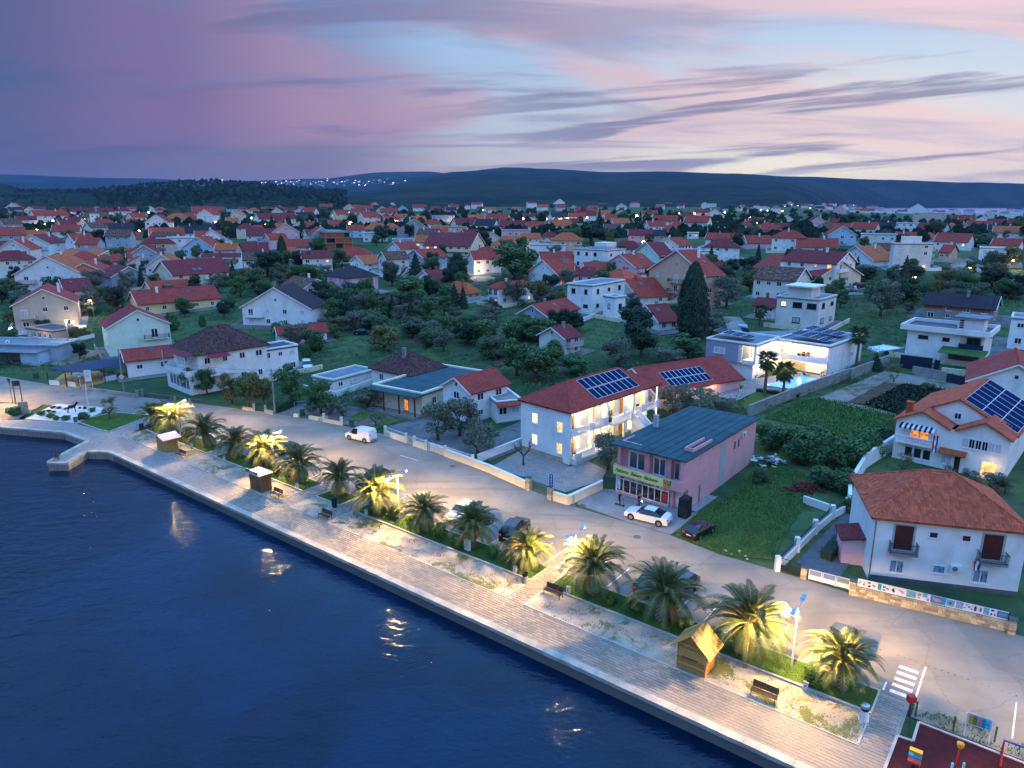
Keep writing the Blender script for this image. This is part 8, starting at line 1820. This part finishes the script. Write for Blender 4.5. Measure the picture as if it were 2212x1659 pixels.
# ================================================================== people and the donkey
def skinned(name, verts, edges, rad, mats, assign, parent=None, sub=1, rootv=0):
 me = bpy.data.meshes.new(name); me.from_pydata(verts, edges, []); o = bpy.data.objects.new(name, me); COL.objects.link(o)
 sk = o.modifiers.new('s', 'SKIN'); sk.use_smooth_shade = True
 for i, r_ in enumerate(rad): d = me.skin_vertices[0].data[i]; d.radius = r_ if isinstance(r_, tuple) else (r_, r_); d.use_root = (i == rootv)
 if sub: m = o.modifiers.new('u', 'SUBSURF'); m.levels = sub; m.render_levels = sub
 dg = bpy.context.evaluated_depsgraph_get(); m2 = bpy.data.meshes.new_from_object(o.evaluated_get(dg)); COL.objects.unlink(o); bpy.data.objects.remove(o)
 m2.materials.clear()
 for q in mats: m2.materials.append(M[q])
 for f in m2.polygons: f.material_index = assign(f.center); f.use_smooth = True
 return obj(name, m2, parent)
mat('skin', 'C08A6C', .6, .08, 6); mat('cloth_black', '0F1014', .85, .2, 6); mat('hair_light', '8A6A42', .8, .2, 8); mat('hair_dark', '1A1410', .8, .2, 8); mat('shoe', '4A4A4E', .7, .1, 6); mat('bronze', '3A2A20', .45, .25, 4, metal=.6)
def person(p, rz, label, hair, k=1.0):
 """rider standing beside a kick scooter, one foot on the deck, both hands on the bar; faces local +x"""
 root = empty('person', p, rz); tag(root, label, 'person'); root.scale = (k, k, k)
 V_ = [(0,0,.95),(.01,0,1.15),(.03,0,1.38),(.05,0,1.50),(.08,0,1.60),(.10,0,1.72), (.03,.19,1.42),(.12,.25,1.16),(.38,.20,1.06),(.46,.18,1.06), (.03,-.19,1.42),(.12,-.25,1.16),(.38,-.20,1.06),(.46,-.18,1.06), (.0,.10,.90),(.08,.11,.52),(.02,.11,.10),(.16,.12,.05), (0,-.10,.90),(.14,-.10,.54),(.20,-.09,.20),(.34,-.09,.16)]
 E_ = [(0,1),(1,2),(2,3),(3,4),(4,5),(2,6),(6,7),(7,8),(8,9),(2,10),(10,11),(11,12),(12,13),(0,14),(14,15),(15,16),(16,17),(0,18),(18,19),(19,20),(20,21)]
 Rr = [(.15,.13),(.14,.12),(.17,.12),.065,.085,.085, .07,.05,.036,.035, .07,.05,.036,.035, .095,.065,.045,.04, .095,.065,.045,.04]
 def asg(c):
  if c.z > 1.47: return 0
  if c.z < .12 or (c.x > .22 and c.z < .24): return 2
  if c.x > .2 and .95 < c.z < 1.14: return 0
  return 1
 skinned('body', V_, E_, Rr, ['skin', 'cloth_black', 'shoe'], asg, root)
 b = MB()
 for i in range(5):
  for j in range(10):
   q = lambda i_, j_: (.075+.108*math.cos(j_*.628)*math.cos(i_*.30-.05)-.012, .105*math.sin(j_*.628)*math.cos(i_*.30-.05), 1.665+.115*math.sin(i_*.33-.05))
   if math.cos((j+.5)*.628) > .55 and i < 2: continue
   b.face([q(i,j), q(i,j+1), q(i+1,j+1), q(i+1,j)])
 b.build('hair', hair, root, smooth=True)
 b = MB(); b.tube([(.165,0,1.64),(.195,0,1.625)], [.016,.008], 6); b.build('nose', 'skin', root)
 for s_ in (-1, 1):
  box_part('eye', 'cloth_black', root, (.155, s_*.035-.012, 1.665, .168, s_*.035+.012, 1.68)); b = MB(); b.tube([(.06, s_*.088, 1.66), (.075, s_*.098, 1.655)], [.022, .012], 6); b.build('ear', 'skin', root)
  b = MB()
  for f in range(4): b.tube([(.46, s_*(.155+.02*f), 1.055), (.50, s_*(.155+.02*f), 1.065), (.505, s_*(.155+.02*f), 1.03)], [.011, .010, .008], 5)
  b.tube([(.45, s_*.14, 1.05), (.48, s_*.13, 1.03)], [.012, .009], 5); b.build('fingers', 'skin', root)
 box_part('mouth', 'shutter_red', root, (.160, -.022, 1.592, .168, .022, 1.60))
 return root
def scooter(p, rz, label, lamp=False):
 root = empty('kick_scooter', p, rz); tag(root, label, 'scooter')
 box_part('deck', 'dark_metal', root, (-.35, -.08, .10, .45, .08, .15)); b = MB(); b.tube([(.45,0,.14), (.58,0,.20), (.50,0,1.05)], [.03, .03, .025], 8); b.build('stem', 'dark_metal', root); b = MB(); b.tube([(.50,-.24,1.05), (.50,.24,1.05)], .018, 6); b.build('handlebar', 'dark_metal', root)
 for x in (-.38, .60):
  b = MB(); b.tube([(x,-.025,.11), (x,.025,.11)], .11, 14); b.build('wheel', 'tyre', root)
 if lamp:
  b = MB(); b.lathe([(.01,-.04),(.05,-.02),(.05,.02),(.01,.04)], 8); b.build('front_lamp', 'bulb_white', root, (.56, 0, .92)); plight(root, (.75, 0, .92), 12, (.9, .95, 1))
 return root
a = P('r', 385, 1190); person(a, ANG+.05, 'person in black standing with a kick scooter before the bakery windows', 'hair_light'); scooter(a+Vector((0,0,.0)), ANG+.05, 'black kick scooter held by the person nearest the green gate')
a = P('r', 765, 1215); person(a, ANG-.5, 'person in dark clothes with a lit scooter by the bakery doors', 'hair_dark', .97); scooter(a, ANG-.5, 'kick scooter with a bright front lamp by the bakery doors', True)
# donkey statue
dp = P('t', 1095, 1475); root = empty('donkey_statue', dp, .5); tag(root, 'bronze donkey statue standing on the white gravel island', 'statue'); root.scale = (1.05,)*3
V_ = [(0,0,1.0),(.35,0,1.02),(.62,0,1.05),(.80,0,1.35),(.92,0,1.55),(1.18,0,1.42),(.86,.08,1.78),(.86,-.08,1.78),(-.4,0,1.02),(-.55,0,.9),(-.62,0,.55),(.55,.14,.85),(.56,.14,.45),(.55,.14,.04),(.55,-.14,.85),(.62,-.14,.45),(.64,-.14,.04),(-.36,.15,.85),(-.28,.15,.62),(-.42,.15,.38),(-.36,.15,.04),(-.36,-.15,.85),(-.30,-.15,.62),(-.46,-.15,.38),(-.42,-.15,.04)]
E_ = [(0,1),(1,2),(2,3),(3,4),(4,5),(4,6),(4,7),(0,8),(8,9),(9,10),(2,11),(11,12),(12,13),(2,14),(14,15),(15,16),(8,17),(17,18),(18,19),(19,20),(8,21),(21,22),(22,23),(23,24)]
Rr = [.27,.26,.24,.15,.12,.07,.035,.035,.25,.06,.03,.11,.06,.05,.11,.06,.05,.14,.10,.06,.05,.14,.10,.06,.05]
skinned('body', V_, E_, Rr, ['bronze'], lambda c: 0, root); box_part('base_plate', 'stonecore', root, (-.7, -.3, -.03, .9, .3, .03))
# ================================================================== kiosks
def frame_at(name, s, n, label, cat, rz=0.0, z=.02): o = empty(name, SN(s, n, z), ANG+rz); tag(o, label, cat); return o
hut = frame_at('wooden_hut', -18.6, 44.45, 'pale wooden market hut with a steep boarded roof at the edge of the promenade', 'hut'); w, d, e, rr = 2.25, 1.75, 2.2, 1.0
rh = random.Random(6); pk = []
for k in range(3): mat('hutwood%d' % k, ('B98543', 'C8964F', 'A87838')[k], .65, .2, 7, .3, 40)
def plank(parent, dims, m=None, name='plank'): return box_part(name, m or 'hutwood%d' % rh.randrange(3), parent, dims)
for k in range(11):
 z0, z1_ = .05+k*.195, .05+(k+1)*.195-.012; j = rh.uniform(0, .008)
 plank(hut, (0, -j, z0, w, .03, z1_)); plank(hut, (-j, .03, z0, .03, d, z1_)); plank(hut, (.03, d-.03, z0, w, d+j, z1_))
 plank(hut, (w-.03, .03, z0, w+j, .35, z1_)); plank(hut, (w-.03, d-.3, z0, w+j, d-.03, z1_))
for k in range(6): y0 = .36+k*.185; plank(hut, (w-.03, y0, .06, w+.012, y0+.175, 2.15), name='door_plank')
for x in (0, w-.1):
 for y in (-.02, d-.08): plank(hut, (x, y, 0, x+.1, y+.1, e), name='corner_post')
for yy in (0, d-.03):
 for k in range(5):
  z0 = e+k*rr/5.2; i = (k+.5)*w/2/5.2; plank(hut, (i, yy, z0, w-i, yy+.03, z0+rr/5.2-.01), name='gable_plank')
for side in (0, 1):
 for k in range(12):
  f0, f1 = k/12, (k+1)/12-.006; y0, y1 = -.45+(d+.9)*f0, -.45+(d+.9)*f1; x0, x1 = (-.45, w/2) if not side else (w+.45, w/2); z0 = e-.42
  b = MB(); b.slab([(x0, y0, z0+.06), (x1, y0, e+rr+.06), (x1, y1, e+rr+.06), (x0, y1, z0+.06)], .035); b.build('roof_board', 'hutwood%d' % rh.randrange(3), hut)
plank(hut, (.35, -.05, 1.05, w*.72, -.02, 1.12), 'wood_dark', 'shelf')
k2 = frame_at('brown_kiosk', -74.9, 44.5, 'brown panelled kiosk with flat white roof and a black sign board', 'kiosk'); mat('brownpanel', '6B4A2E', .5, .12, 3)
box_part('body', 'brownpanel', k2, (0, 0, 0, 2.4, 1.4, 2.15)); box_part('roof', 'w_white', k2, (-.25, -.25, 2.15, 2.6, 1.6, 2.27)); sgb = box_part('sign_board', 'navy', k2, (-.3, -.22, 2.30, .1, .1, 2.6), ); box_part('sign_face', 'dark_metal', k2, (-.2, -.28, 2.28, 2.3, -.23, 2.62)); box_part('sign_line', 'paint', k2, (.2, -.288, 2.40, 1.9, -.281, 2.46))
for x in (.6, 1.2, 1.8): box_part('panel_joint', 'wood_dark', k2, (x-.012, -.008, .05, x+.012, -.001, 2.1))
k3 = frame_at('boarded_kiosk', -97.9, 44.5, 'small boarded kiosk with pale low gable roof near the little harbour', 'kiosk'); w, d, e = 2.5, 1.8, 2.0
for k in range(13):
 x0 = k*w/13; plank(k3, (x0, 0, 0, x0+w/13-.012, .03, e), 'wood')
for k in range(9): y0 = .03+k*(d-.03)/9; plank(k3, (w-.03, y0, 0, w, y0+(d-.03)/9-.012, e), 'wood'); plank(k3, (0, y0, 0, .03, y0+(d-.03)/9-.012, e), 'wood')
plank(k3, (.03, d-.03, 0, w-.03, d, e), 'wood')
for sd2 in (0, 1): b = MB(); x0 = -.4 if not sd2 else w+.4; b.slab([(x0, -.45, e-.05), (w/2, -.45, e+.5), (w/2, d+.4, e+.5), (x0, d+.4, e-.05)], .05); b.build('roof_sheet', 'w_rose', k3)
for yy in (0, d-.03): b = MB(); b.face([(0, yy, e), (w, yy, e), (w/2, yy, e+.42)]); b.build('gable', 'wood', k3)
# ================================================================== benches, bins, boxes
def bench(p, rz, label):
 root = empty('bench', p, rz); tag(root, label, 'bench')
 for k in range(4): box_part('seat_slat', 'wood_dark', root, (-.9, -.25+k*.125, .43, .9, -.25+k*.125+.10, .47))
 for k in range(3): b = MB(); z0 = .55+k*.15; y0 = .27+k*.045; b.slab([(-.9, y0, z0), (.9, y0, z0), (.9, y0+.04, z0+.11), (-.9, y0+.04, z0+.11)], .035); b.build('back_slat', 'wood_dark', root)
 for x in (-.82, .82):
  b = MB(); b.tube([(x,-.22,0), (x,-.24,.42), (x,.25,.42), (x,.40,.98)], .028, 6); b.tube([(x,.25,.42), (x,.34,0)], .028, 6); b.tube([(x,-.26,.42), (x,-.24,.66), (x,.30,.66)], .022, 6); b.build('side_frame', 'dark_metal', root)
for s_, n_, lb in ((-31.6, 46.9, 'dark slatted bench on the sand beside the paved crossing'), (-12.2, 44.9, 'dark slatted bench near the wooden hut'), (-70.1, 44.9, 'wooden bench beside the brown kiosk'), (-60.6, 44.6, 'bench at the corner of the second crossing'), (-92.2, 44.9, 'bench beside the boarded kiosk')): bench(SN(s_, n_, .02), ANG, lb)
bench(P('j', 495, 965), ANG+2.6, 'bench at the end of the little pier')
def bin_(p, label, kind):
 root = empty('litter_bin', p); tag(root, label, 'bin')
 if kind == 'cone':
  b = MB(); b.lathe([(.34,0),(.33,.05),(.24,.75),(.25,.78)], 16); b.build('stand', 'w_offwhite', root); b = MB(); b.lathe([(.25,.78),(.27,.82),(.27,1.0)], 16); b.build('drum', 'dark_metal', root); b = MB(); b.lathe([(.27,1.0),(.28,1.02),(.27,1.2),(.2,1.24),(.02,1.25)], 16); b.build('lid', 'chrome', root)
 elif kind == 'stone': b = MB(); b.lathe([(.33,0),(.30,.1),(.24,.72)], 16); b.build('stand', 'concrete', root); b = MB(); b.lathe([(.24,.72),(.27,.75),(.27,1.0),(.22,1.0),(.2,.85)], 16); b.build('drum', 'black_rubber', root)
 elif kind == 'drum': b = MB(); b.lathe([(.26,0),(.3,.1),(.33,.9),(.30,.92),(.28,.7)], 14); b.build('drum', 'navy', root); b = MB(); b.tube([(.33,0,.8),(.45,0,.85)], .02, 5); b.build('handle', 'dark_metal', root)
 elif kind == 'red': b = MB(); b.lathe([(.25,0),(.24,.7)], 14); b.build('drum', 'concrete_dark', root); b = MB(); b.lathe([(.29,.7),(.3,.74),(.3,.86),(.1,.9)], 14); b.build('lid', 'redcan', root)
 elif kind == 'wheelie':
  b = MB(); b.slab([(-.3,-.3,1.0),(.3,-.3,1.0),(.3,.35,1.0),(-.3,.35,1.0)], .98); b.build('tub', 'shutter_green', root); box_part('lid', 'shutter_green', root, (-.34,-.36,1.0,.34,.4,1.08))
  for x in (-.28,.28): b = MB(); b.tube([(x-.03,.32,.12),(x+.03,.32,.12)], .12, 10); b.build('wheel', 'tyre', root)
bin_(P('o', 1145, 1530), 'white cone-shaped litter bin with shiny lid near the zebra crossing', 'cone'); bin_(P('n', 550, 795), 'concrete litter bin with dark drum at the paved crossing', 'stone'); bin_(P('k', 890, 1378), 'dark drum bin at the corner of the second crossing', 'drum'); bin_(P('j', 1210, 718), 'dark blue drum bin beside the boarded kiosk', 'drum'); bin_(P('j', 645, 655), 'litter bin with red lid at the gravel island', 'red')
bin_(P('k', 615, 600), 'green wheeled dustbin under the small carport', 'wheelie'); bin_(P('t', 555, 945), 'green wheeled dustbin beside the corner shop', 'wheelie'); bin_(P('k', 1035, 690), 'dark wheeled dustbin at the garden entrance', 'wheelie')
for k, (fr, x, y, lb) in enumerate((('n',465,705,'small white power box beside the eleventh palm'), ('n',918,880,'small white power box behind the bench at the crossing'), ('k',1160,1440,'small white power box near the eighth palm'), ('k',570,1212,'small white power box near the sixth palm'), ('j',1635,868,'small white power box near the boarded kiosk'), ('j',1915,978,'small white power box near the fourth palm'), ('o',757,1325,'small white power box before the fifteenth shrub'))):
 root = empty('power_box', PV(*V(fr, x, y), zabs=.06), ANG); tag(root, lb, 'power box'); box_part('case', 'w_white', root, (-.16,-.12,0,.16,.12,.55)); box_part('lid', 'w_grey', root, (-.19,-.15,.55,.19,.15,.60)); box_part('socket', 'dark_metal', root, (-.05,-.128,.25,.05,-.12,.38))
root = empty('street_cabinet', P('n', 58, 520), ANG); tag(root, 'white street cabinet with a blue picture beside the tenth palm', 'cabinet'); box_part('case', 'w_white', root, (-.32,-.15,0,.32,.15,1.15)); box_part('picture', 'poster_blue', root, (-.2,-.158,.25,.2,-.151,.85)); box_part('plinth', 'concrete', root, (-.36,-.18,-.05,.36,.18,.06))
root = empty('blue_ad_panel', P('j', 1375, 650), ANG+.4); tag(root, 'upright blue panel behind the first palm', 'sign'); box_part('panel', 'signblue', root, (-.35,-.08,.1,.35,.08,1.7)); box_part('foot', 'concrete', root, (-.4,-.15,-.05,.4,.15,.1))
root = empty('carport', P('k', 560, 600), 0); tag(root, 'small green sheet carport beside the road', 'carport'); pts = [P('k', x, y) for x, y in ((548,600),(700,590),(690,560),(580,560))]; o0 = pts[0]
pr = [P('k', 545, 478, 2.3)-root.location, P('k', 690, 495, 2.3)-root.location, P('k', 720, 470, 2.3)-root.location, P('k', 640, 462, 2.3)-root.location]
b = MB(); b.slab(pr, .06); b.build('sheet_roof', 'shutter_green', root)
for q in pr[:3]: box_part('post', 'concrete', root, (q.x-.05, q.y-.05, 0, q.x+.05, q.y+.05, q.z-.06))
# road signs at the junction
root = empty('direction_sign', P('t', 1243, 1110)); tag(root, 'round blue arrow sign on a white post at the junction', 'sign'); hh = solve_h(root.location, V('t', 0, 850)[1]); b = MB(); b.tube([(0,0,0),(0,0,hh)], .05, 6); b.build('post', 'lamp_white', root); mat('signcyan', '2E9AC0', .4, .05, 2)
b = MB(); b.tube([(0,-.05,hh-.75),(0,-.08,hh-.75)], .48, 20); b.build('disc', 'signcyan', root); b = MB(); b.face([(-.3,-.085,hh-.75),(-.05,-.085,hh-.95),(-.05,-.085,hh-.82),(.3,-.085,hh-.82),(.3,-.085,hh-.68),(-.05,-.085,hh-.68),(-.05,-.085,hh-.55)]); b.build('arrow', 'paint', root)
root = empty('notice_board', P('t', 1375, 1085), .2); tag(root, 'tall white notice board on two posts at the junction', 'sign'); hh = solve_h(root.location, V('t', 0, 820)[1])
for x in (-.55, .55): b = MB(); b.tube([(x,0,0),(x,0,hh)], .045, 6); b.build('post', 'lamp_white', root)
box_part('board', 'w_white', root, (-.55,-.04,hh*.35,.55,.02,hh))
for k in range(6): box_part('text_line', 'w_grey', root, (-.4,-.046,hh*.9-k*.24,.4-.1*(k%2),-.041,hh*.9-k*.24+.07))
root = empty('folded_parasol', P('t', 200, 1340)); tag(root, 'dark folded banner post on the gravel corner', 'post'); b = MB(); b.tube([(0,0,0),(0,0,3.4)], .05, 6); b.build('post', 'dark_metal', root); b = MB(); b.slab([(-.35,0,4.6),(.25,0,4.5),(.06,.02,3.2),(-.06,.02,3.2)], .03); b.build('cloth', 'navy', root)
root = empty('black_frame_sign', P('t', 300, 1345), .4); tag(root, 'tall black two-legged sign frame on the gravel corner', 'sign')
for x in (-.5, .5): box_part('leg', 'dark_metal', root, (x-.07,-.05,0,x+.07,.05,4.2))
box_part('board', 'navy', root, (-.5,-.04,3.3,.5,.04,4.2))
root = empty('stone_slab', P('t', 375, 1480), .3); tag(root, 'pale upright stone slab on the gravel corner', 'stone'); b = MB(); b.prism([(-.7,-.15),(.7,-.2),(.65,.2),(-.6,.15)], -.1, 2.0); b.build('slab', 'stone_wall', root); box_part('foot', 'concrete', root, (-.9,-.3,-.1,.9,.35,.08))
# ================================================================== playground
pg = [SN(-4.0, 46.6), SN(-3.1, 46.7), SN(-3.1, 48.9), SN(14, 48.7), SN(14, 41.5), SN(-4.1, 41.5)]
drape('playground', [(p.x, p.y) for p in pg], .04, 'rubberfloor', flat=0.0); sidep = [SN(-3.6, 49.2), SN(16, 49.0), SN(16, NG), SN(-3.6, NG)]
drape('weed_strip', [(p.x, p.y) for p in sidep], .03, 'dirt', flat=0.0); grass('weeds', 'weeds along the playground fence', [(p.x, p.y) for p in sidep], 60, .2, 'meadowblade', .03, .05, ragged=.1)
for p, q in zip(pg, pg[1:]+pg[:1]): kerb(p, q, .16, .10, 1.2)
sgp = P('p', 1440, 1240); sg2 = P('p', 1755, 1350); root = empty('rules_board', sgp, base_dir(sgp, sg2)); tag(root, 'colourful board on white posts beside the playground', 'sign'); Lb = (sg2-sgp).length
for x in (0, Lb): box_part('post', 'lamp_white', root, (x-.03,-.03,0,x+.03,.03,1.75))
box_part('board', 'w_sky', root, (.03,-.02,.95,Lb-.03,.02,1.8))
for k, c in enumerate(('signyellow', 'pr_green', 'pr_pinkish', 'pr_blue', 'pr_cyan')): box_part('colour_field', c, root, (.1+k*(Lb-.2)/5,-.028,1.02,.1+(k+1)*(Lb-.2)/5,-.021,1.70))
for k in range(14): box_part('text_mark', 'ink', root, (.16+(k%5)*(Lb-.2)/5,-.034,1.1+(k//5)*.2,.16+(k%5)*(Lb-.2)/5+.18,-.029,1.13+(k//5)*.2))
for k, (x, y) in enumerate(((730,1240),(820,1000),(1300,1195),(1830,1330))):
 root = empty('fence_post', P('p', x, y)); tag(root, ('dark green fence post at the playground corner', 'dark green fence post beside the tiled strip', 'dark green fence post before the colourful board', 'dark green fence post past the colourful board')[k], 'post'); box_part('shaft', 'shutter_green', root, (-.04,-.04,0,.04,.04,1.15)); box_part('cap', 'dark_metal', root, (-.05,-.05,1.15,.05,.05,1.18))
root = empty('red_post_box', P('p', 735, 1000)); tag(root, 'red box on a dark post at the zebra crossing', 'box'); box_part('post', 'dark_metal', root, (-.05,-.05,0,.05,.05,1.2)); box_part('box', 'redcan', root, (-.24,-.2,1.2,.24,.2,1.65))
root = empty('spring_rider', P('p', 790, 1659), ANG); tag(root, 'spring rider with yellow, blue and orange seat panels', 'play equipment')
for z, m_ in ((.35, 'pr_red'), (.7, 'pr_blue'), (1.0, 'signyellow')): box_part('panel', m_, root, (-.35,-.25+z*.3,z,.35,.1+z*.3,z+.16))
b = MB(); b.tube([(0,0,0),(0,0,.36)], .12, 8); b.build('spring', 'dark_metal', root)
root = empty('talking_post', P('p', 1320, 1700)); tag(root, 'red post with a yellow paddle on top in the playground', 'play equipment'); b = MB(); b.tube([(0,0,0),(.15,.1,1.6)], .05, 8); b.build('post', 'redcan', root); b = MB(); b.lathe([(.1,1.6),(.19,1.75),(.2,1.95),(.1,2.02)], 12, c=(.17,.11)); b.build('paddle', 'signyellow', root)
for x in (-.3, .4): box_part('handle', 'pr_cyan', root, (x-.05,-.2,0,x+.05,-.1,.75))
root = empty('swing_frame', P('p', 2120, 1640), ANG+.05); tag(root, 'swing frame with red legs and blue top bar', 'play equipment'); b = MB(); b.tube([(-.9,0,1.5),(2.4,0,1.5)], .06, 8); b.build('top_bar', 'signblue', root)
for x in (-.85, 2.3):
 for y in (-.6, .6): b = MB(); b.tube([(x,0,1.5),(x,y,0)], .05, 8); b.build('leg', 'redcan', root)
for k, (x, y) in enumerate(((228,412),(268,432),(320,415),(362,445),(372,465))):
 b = MB(); rg = random.Random(k); s_ = rg.uniform(.12, .22); b.lathe([(s_*.8,0),(s_,s_*.4),(s_*.7,s_*.8),(s_*.1,s_*.95)], 7); o = b.build('pale_rock', 'stone_wall', None, P('o', x, y)); tag(o, 'pale rock lying in the grass near the road, %s' % ('nearest the black hatchback', 'in front of the line', 'largest of the middle', 'second from the lane gate', 'nearest the lane gate')[k], 'rock')
# heap of rubbish by the bakery
b = MB(); rg = random.Random(33)
for k in range(40):
 x, y, z = rg.gauss(0,1.1), rg.gauss(0,.7), rg.uniform(0,.8); k0 = len(b.v); s1_, s2_ = rg.uniform(.1,.55), rg.uniform(.1,.4); b.box(-s1_,-s2_,0,s1_,s2_,rg.uniform(.03,.25), rg.randrange(4)); rot = Matrix.Rotation(rg.uniform(0,3),3,'Z') @ Matrix.Rotation(rg.uniform(-.7,.7),3,'X'); b.v[k0:] = [tuple(rot @ Vector(q)+Vector((x,y,z))) for q in b.v[k0:]]
o = b.build('rubbish_heap', ['w_white', 'w_grey', 'w_mint', 'concrete_dark'], None, P('m', 170, 1180)); tag(o, 'heap of discarded boards and sheets behind the bakery', 'rubbish', kind='stuff')
chp = P('e', 680, 1560); root = empty('garden_chimney', chp); tag(root, 'white garden barbecue with tall chimney in the middle gardens', 'barbecue'); hh = solve_h(chp, V('e', 0, 1335)[1]); box_part('stack', 'w_white', root, (-.45,-.45,-.3,.45,.45,hh)); box_part('cap', 'concrete_dark', root, (-.55,-.55,hh,.55,.55,hh+.15)); box_part('hearth', 'w_white', root, (.45,-.6,-.3,2.0,.6,1.1))
# ================================================================== labels for what the town repeats
LM = [('the massive cypress', 'zc', 1720, 1200), ('the huge round tree', 'zc', 200, 880), ('the unfinished block', 'd', 640, 480), ('the pink house', 'd', 820, 1050), ('the church tower', 'z', 1288, 320), ('the apartment block', 'i', 850, 880), ('the roof-terrace block', 'g', 330, 720), ('the cream terrace', 'e', 200, 420), ('the twin-gabled house', 'a', 860, 750), ('the solar collectors', 'c', 700, 900), ('the slim tall cypress', 'zb', 330, 800), ('the far floodlights', 'zb', 1930, 400), ('the long white house', 'h', 1250, 1000), ('the half-finished house', 'w', 1450, 420), ('the large beige house', 'a', 400, 1400), ('the bay', 'zd', 1800, 410), ('the big hill houses', 'zc', 1000, 380), ('the mint green house', 'b', 1800, 600), ('the peach house', 'g', 1400, 1050), ('the lit white block', 'c', 1210, 450), ('the stone-faced block', 'h', 1100, 1600), ('the guest house', 'l', 900, 900), ('the bakery', 'l', 1600, 1250), ('the villa', 'u', 1300, 600)]
LM = [(n_, *V(f, x, y)) for n_, f, x, y in LM]
RN = {'red': 'red', 'orange': 'orange', 'maroon': 'maroon', 'dark': 'dark', 'slate': 'black', 'brown': 'brown'}
def place_words(px, py):
 n_, lx, ly = min(LM, key=lambda q: math.hypot(q[1]-px, (q[2]-py)*2))
 dx, dy = px-lx, py-ly
 side = 'beside' if abs(dx) < 25 else ('left of' if dx < 0 else 'right of')
 if abs(dy) > abs(dx)*.8 and abs(dy) > 8: side = 'beyond' if dy < 0 else 'in front of'
 return side+' '+n_
groups = {}
for H_ in HOUSES:
 if H_['label']: continue
 c = H_['base']; px, py = proj(Vector((c.x+math.cos(H_['rz'])*H_['Lx']/2, c.y+math.sin(H_['rz'])*H_['Lx']/2, c.z+H_['h']/2)))
 rf_ = {'gx': '%s gable roof', 'gy': '%s front gable', 'hip': '%s hip roof', 'flat': 'flat roof'}[H_['roof']]; rf_ = rf_ % RN[H_['rc']] if '%' in rf_ else rf_
 wc = {'offwhite': 'off-white', 'greyblue': 'blue grey', 'stonegrey': 'stone grey', 'sky': 'pale blue', 'brickred': 'red brick'}.get(H_['wc'], H_['wc'])
 groups.setdefault('%s house with %s %s' % (wc, rf_, place_words(px, py)), []).append((px, H_['root']))
for r_ in GW: TREES.append(dict(root=r_, kind='wall', p=r_.location, label=None))
for T_ in TREES:
 if T_['label']: continue
 px, py = proj(T_['p']); nm = {'broad': 'leafy green tree', 'olive': 'grey green olive tree', 'dark': 'dark evergreen tree', 'fir': 'pointed dark fir', 'wild': 'wild green shrub', 'yellow': 'yellowish leafy tree', 'lamp': 'lit street lamp', 'bush': 'round shrub', 'wall': 'low garden wall'}[T_['kind']]
 groups.setdefault('%s %s' % (nm, place_words(px, py)), []).append((px, T_['root']))
ORD = ['first', 'second', 'third', 'fourth', 'fifth', 'sixth', 'seventh', 'eighth', 'ninth', 'tenth', 'eleventh', 'twelfth', 'thirteenth', 'fourteenth', 'fifteenth', 'sixteenth']
for k, v in groups.items():
 v.sort(key=lambda q: q[0])
 for i, (_, o) in enumerate(v):
  o['label'] = k if len(v) == 1 else '%s, %s one' % (k, ORD[min(i, 15)])
  if not o.get('group'): o['group'] = 'garden trees of the town'
# ================================================================== evening haze
t = NT('haze'); t.n.remove(t.b); pv = t.n.new('ShaderNodeVolumePrincipled'); pv.inputs['Color'].default_value = (.30, .52, .95, 1); pv.inputs['Density'].default_value = 4e-5; pv.inputs['Anisotropy'].default_value = 0.0
t.l.new(pv.outputs[0], t.out.inputs['Volume']); M['haze'] = t.mat
b = MB(); b.box(-14000, -300, -8, 14000, 10000, 330); o = b.build('haze', 'haze'); tag(o, 'thin blue evening haze over the whole place', 'haze', kind='stuff')
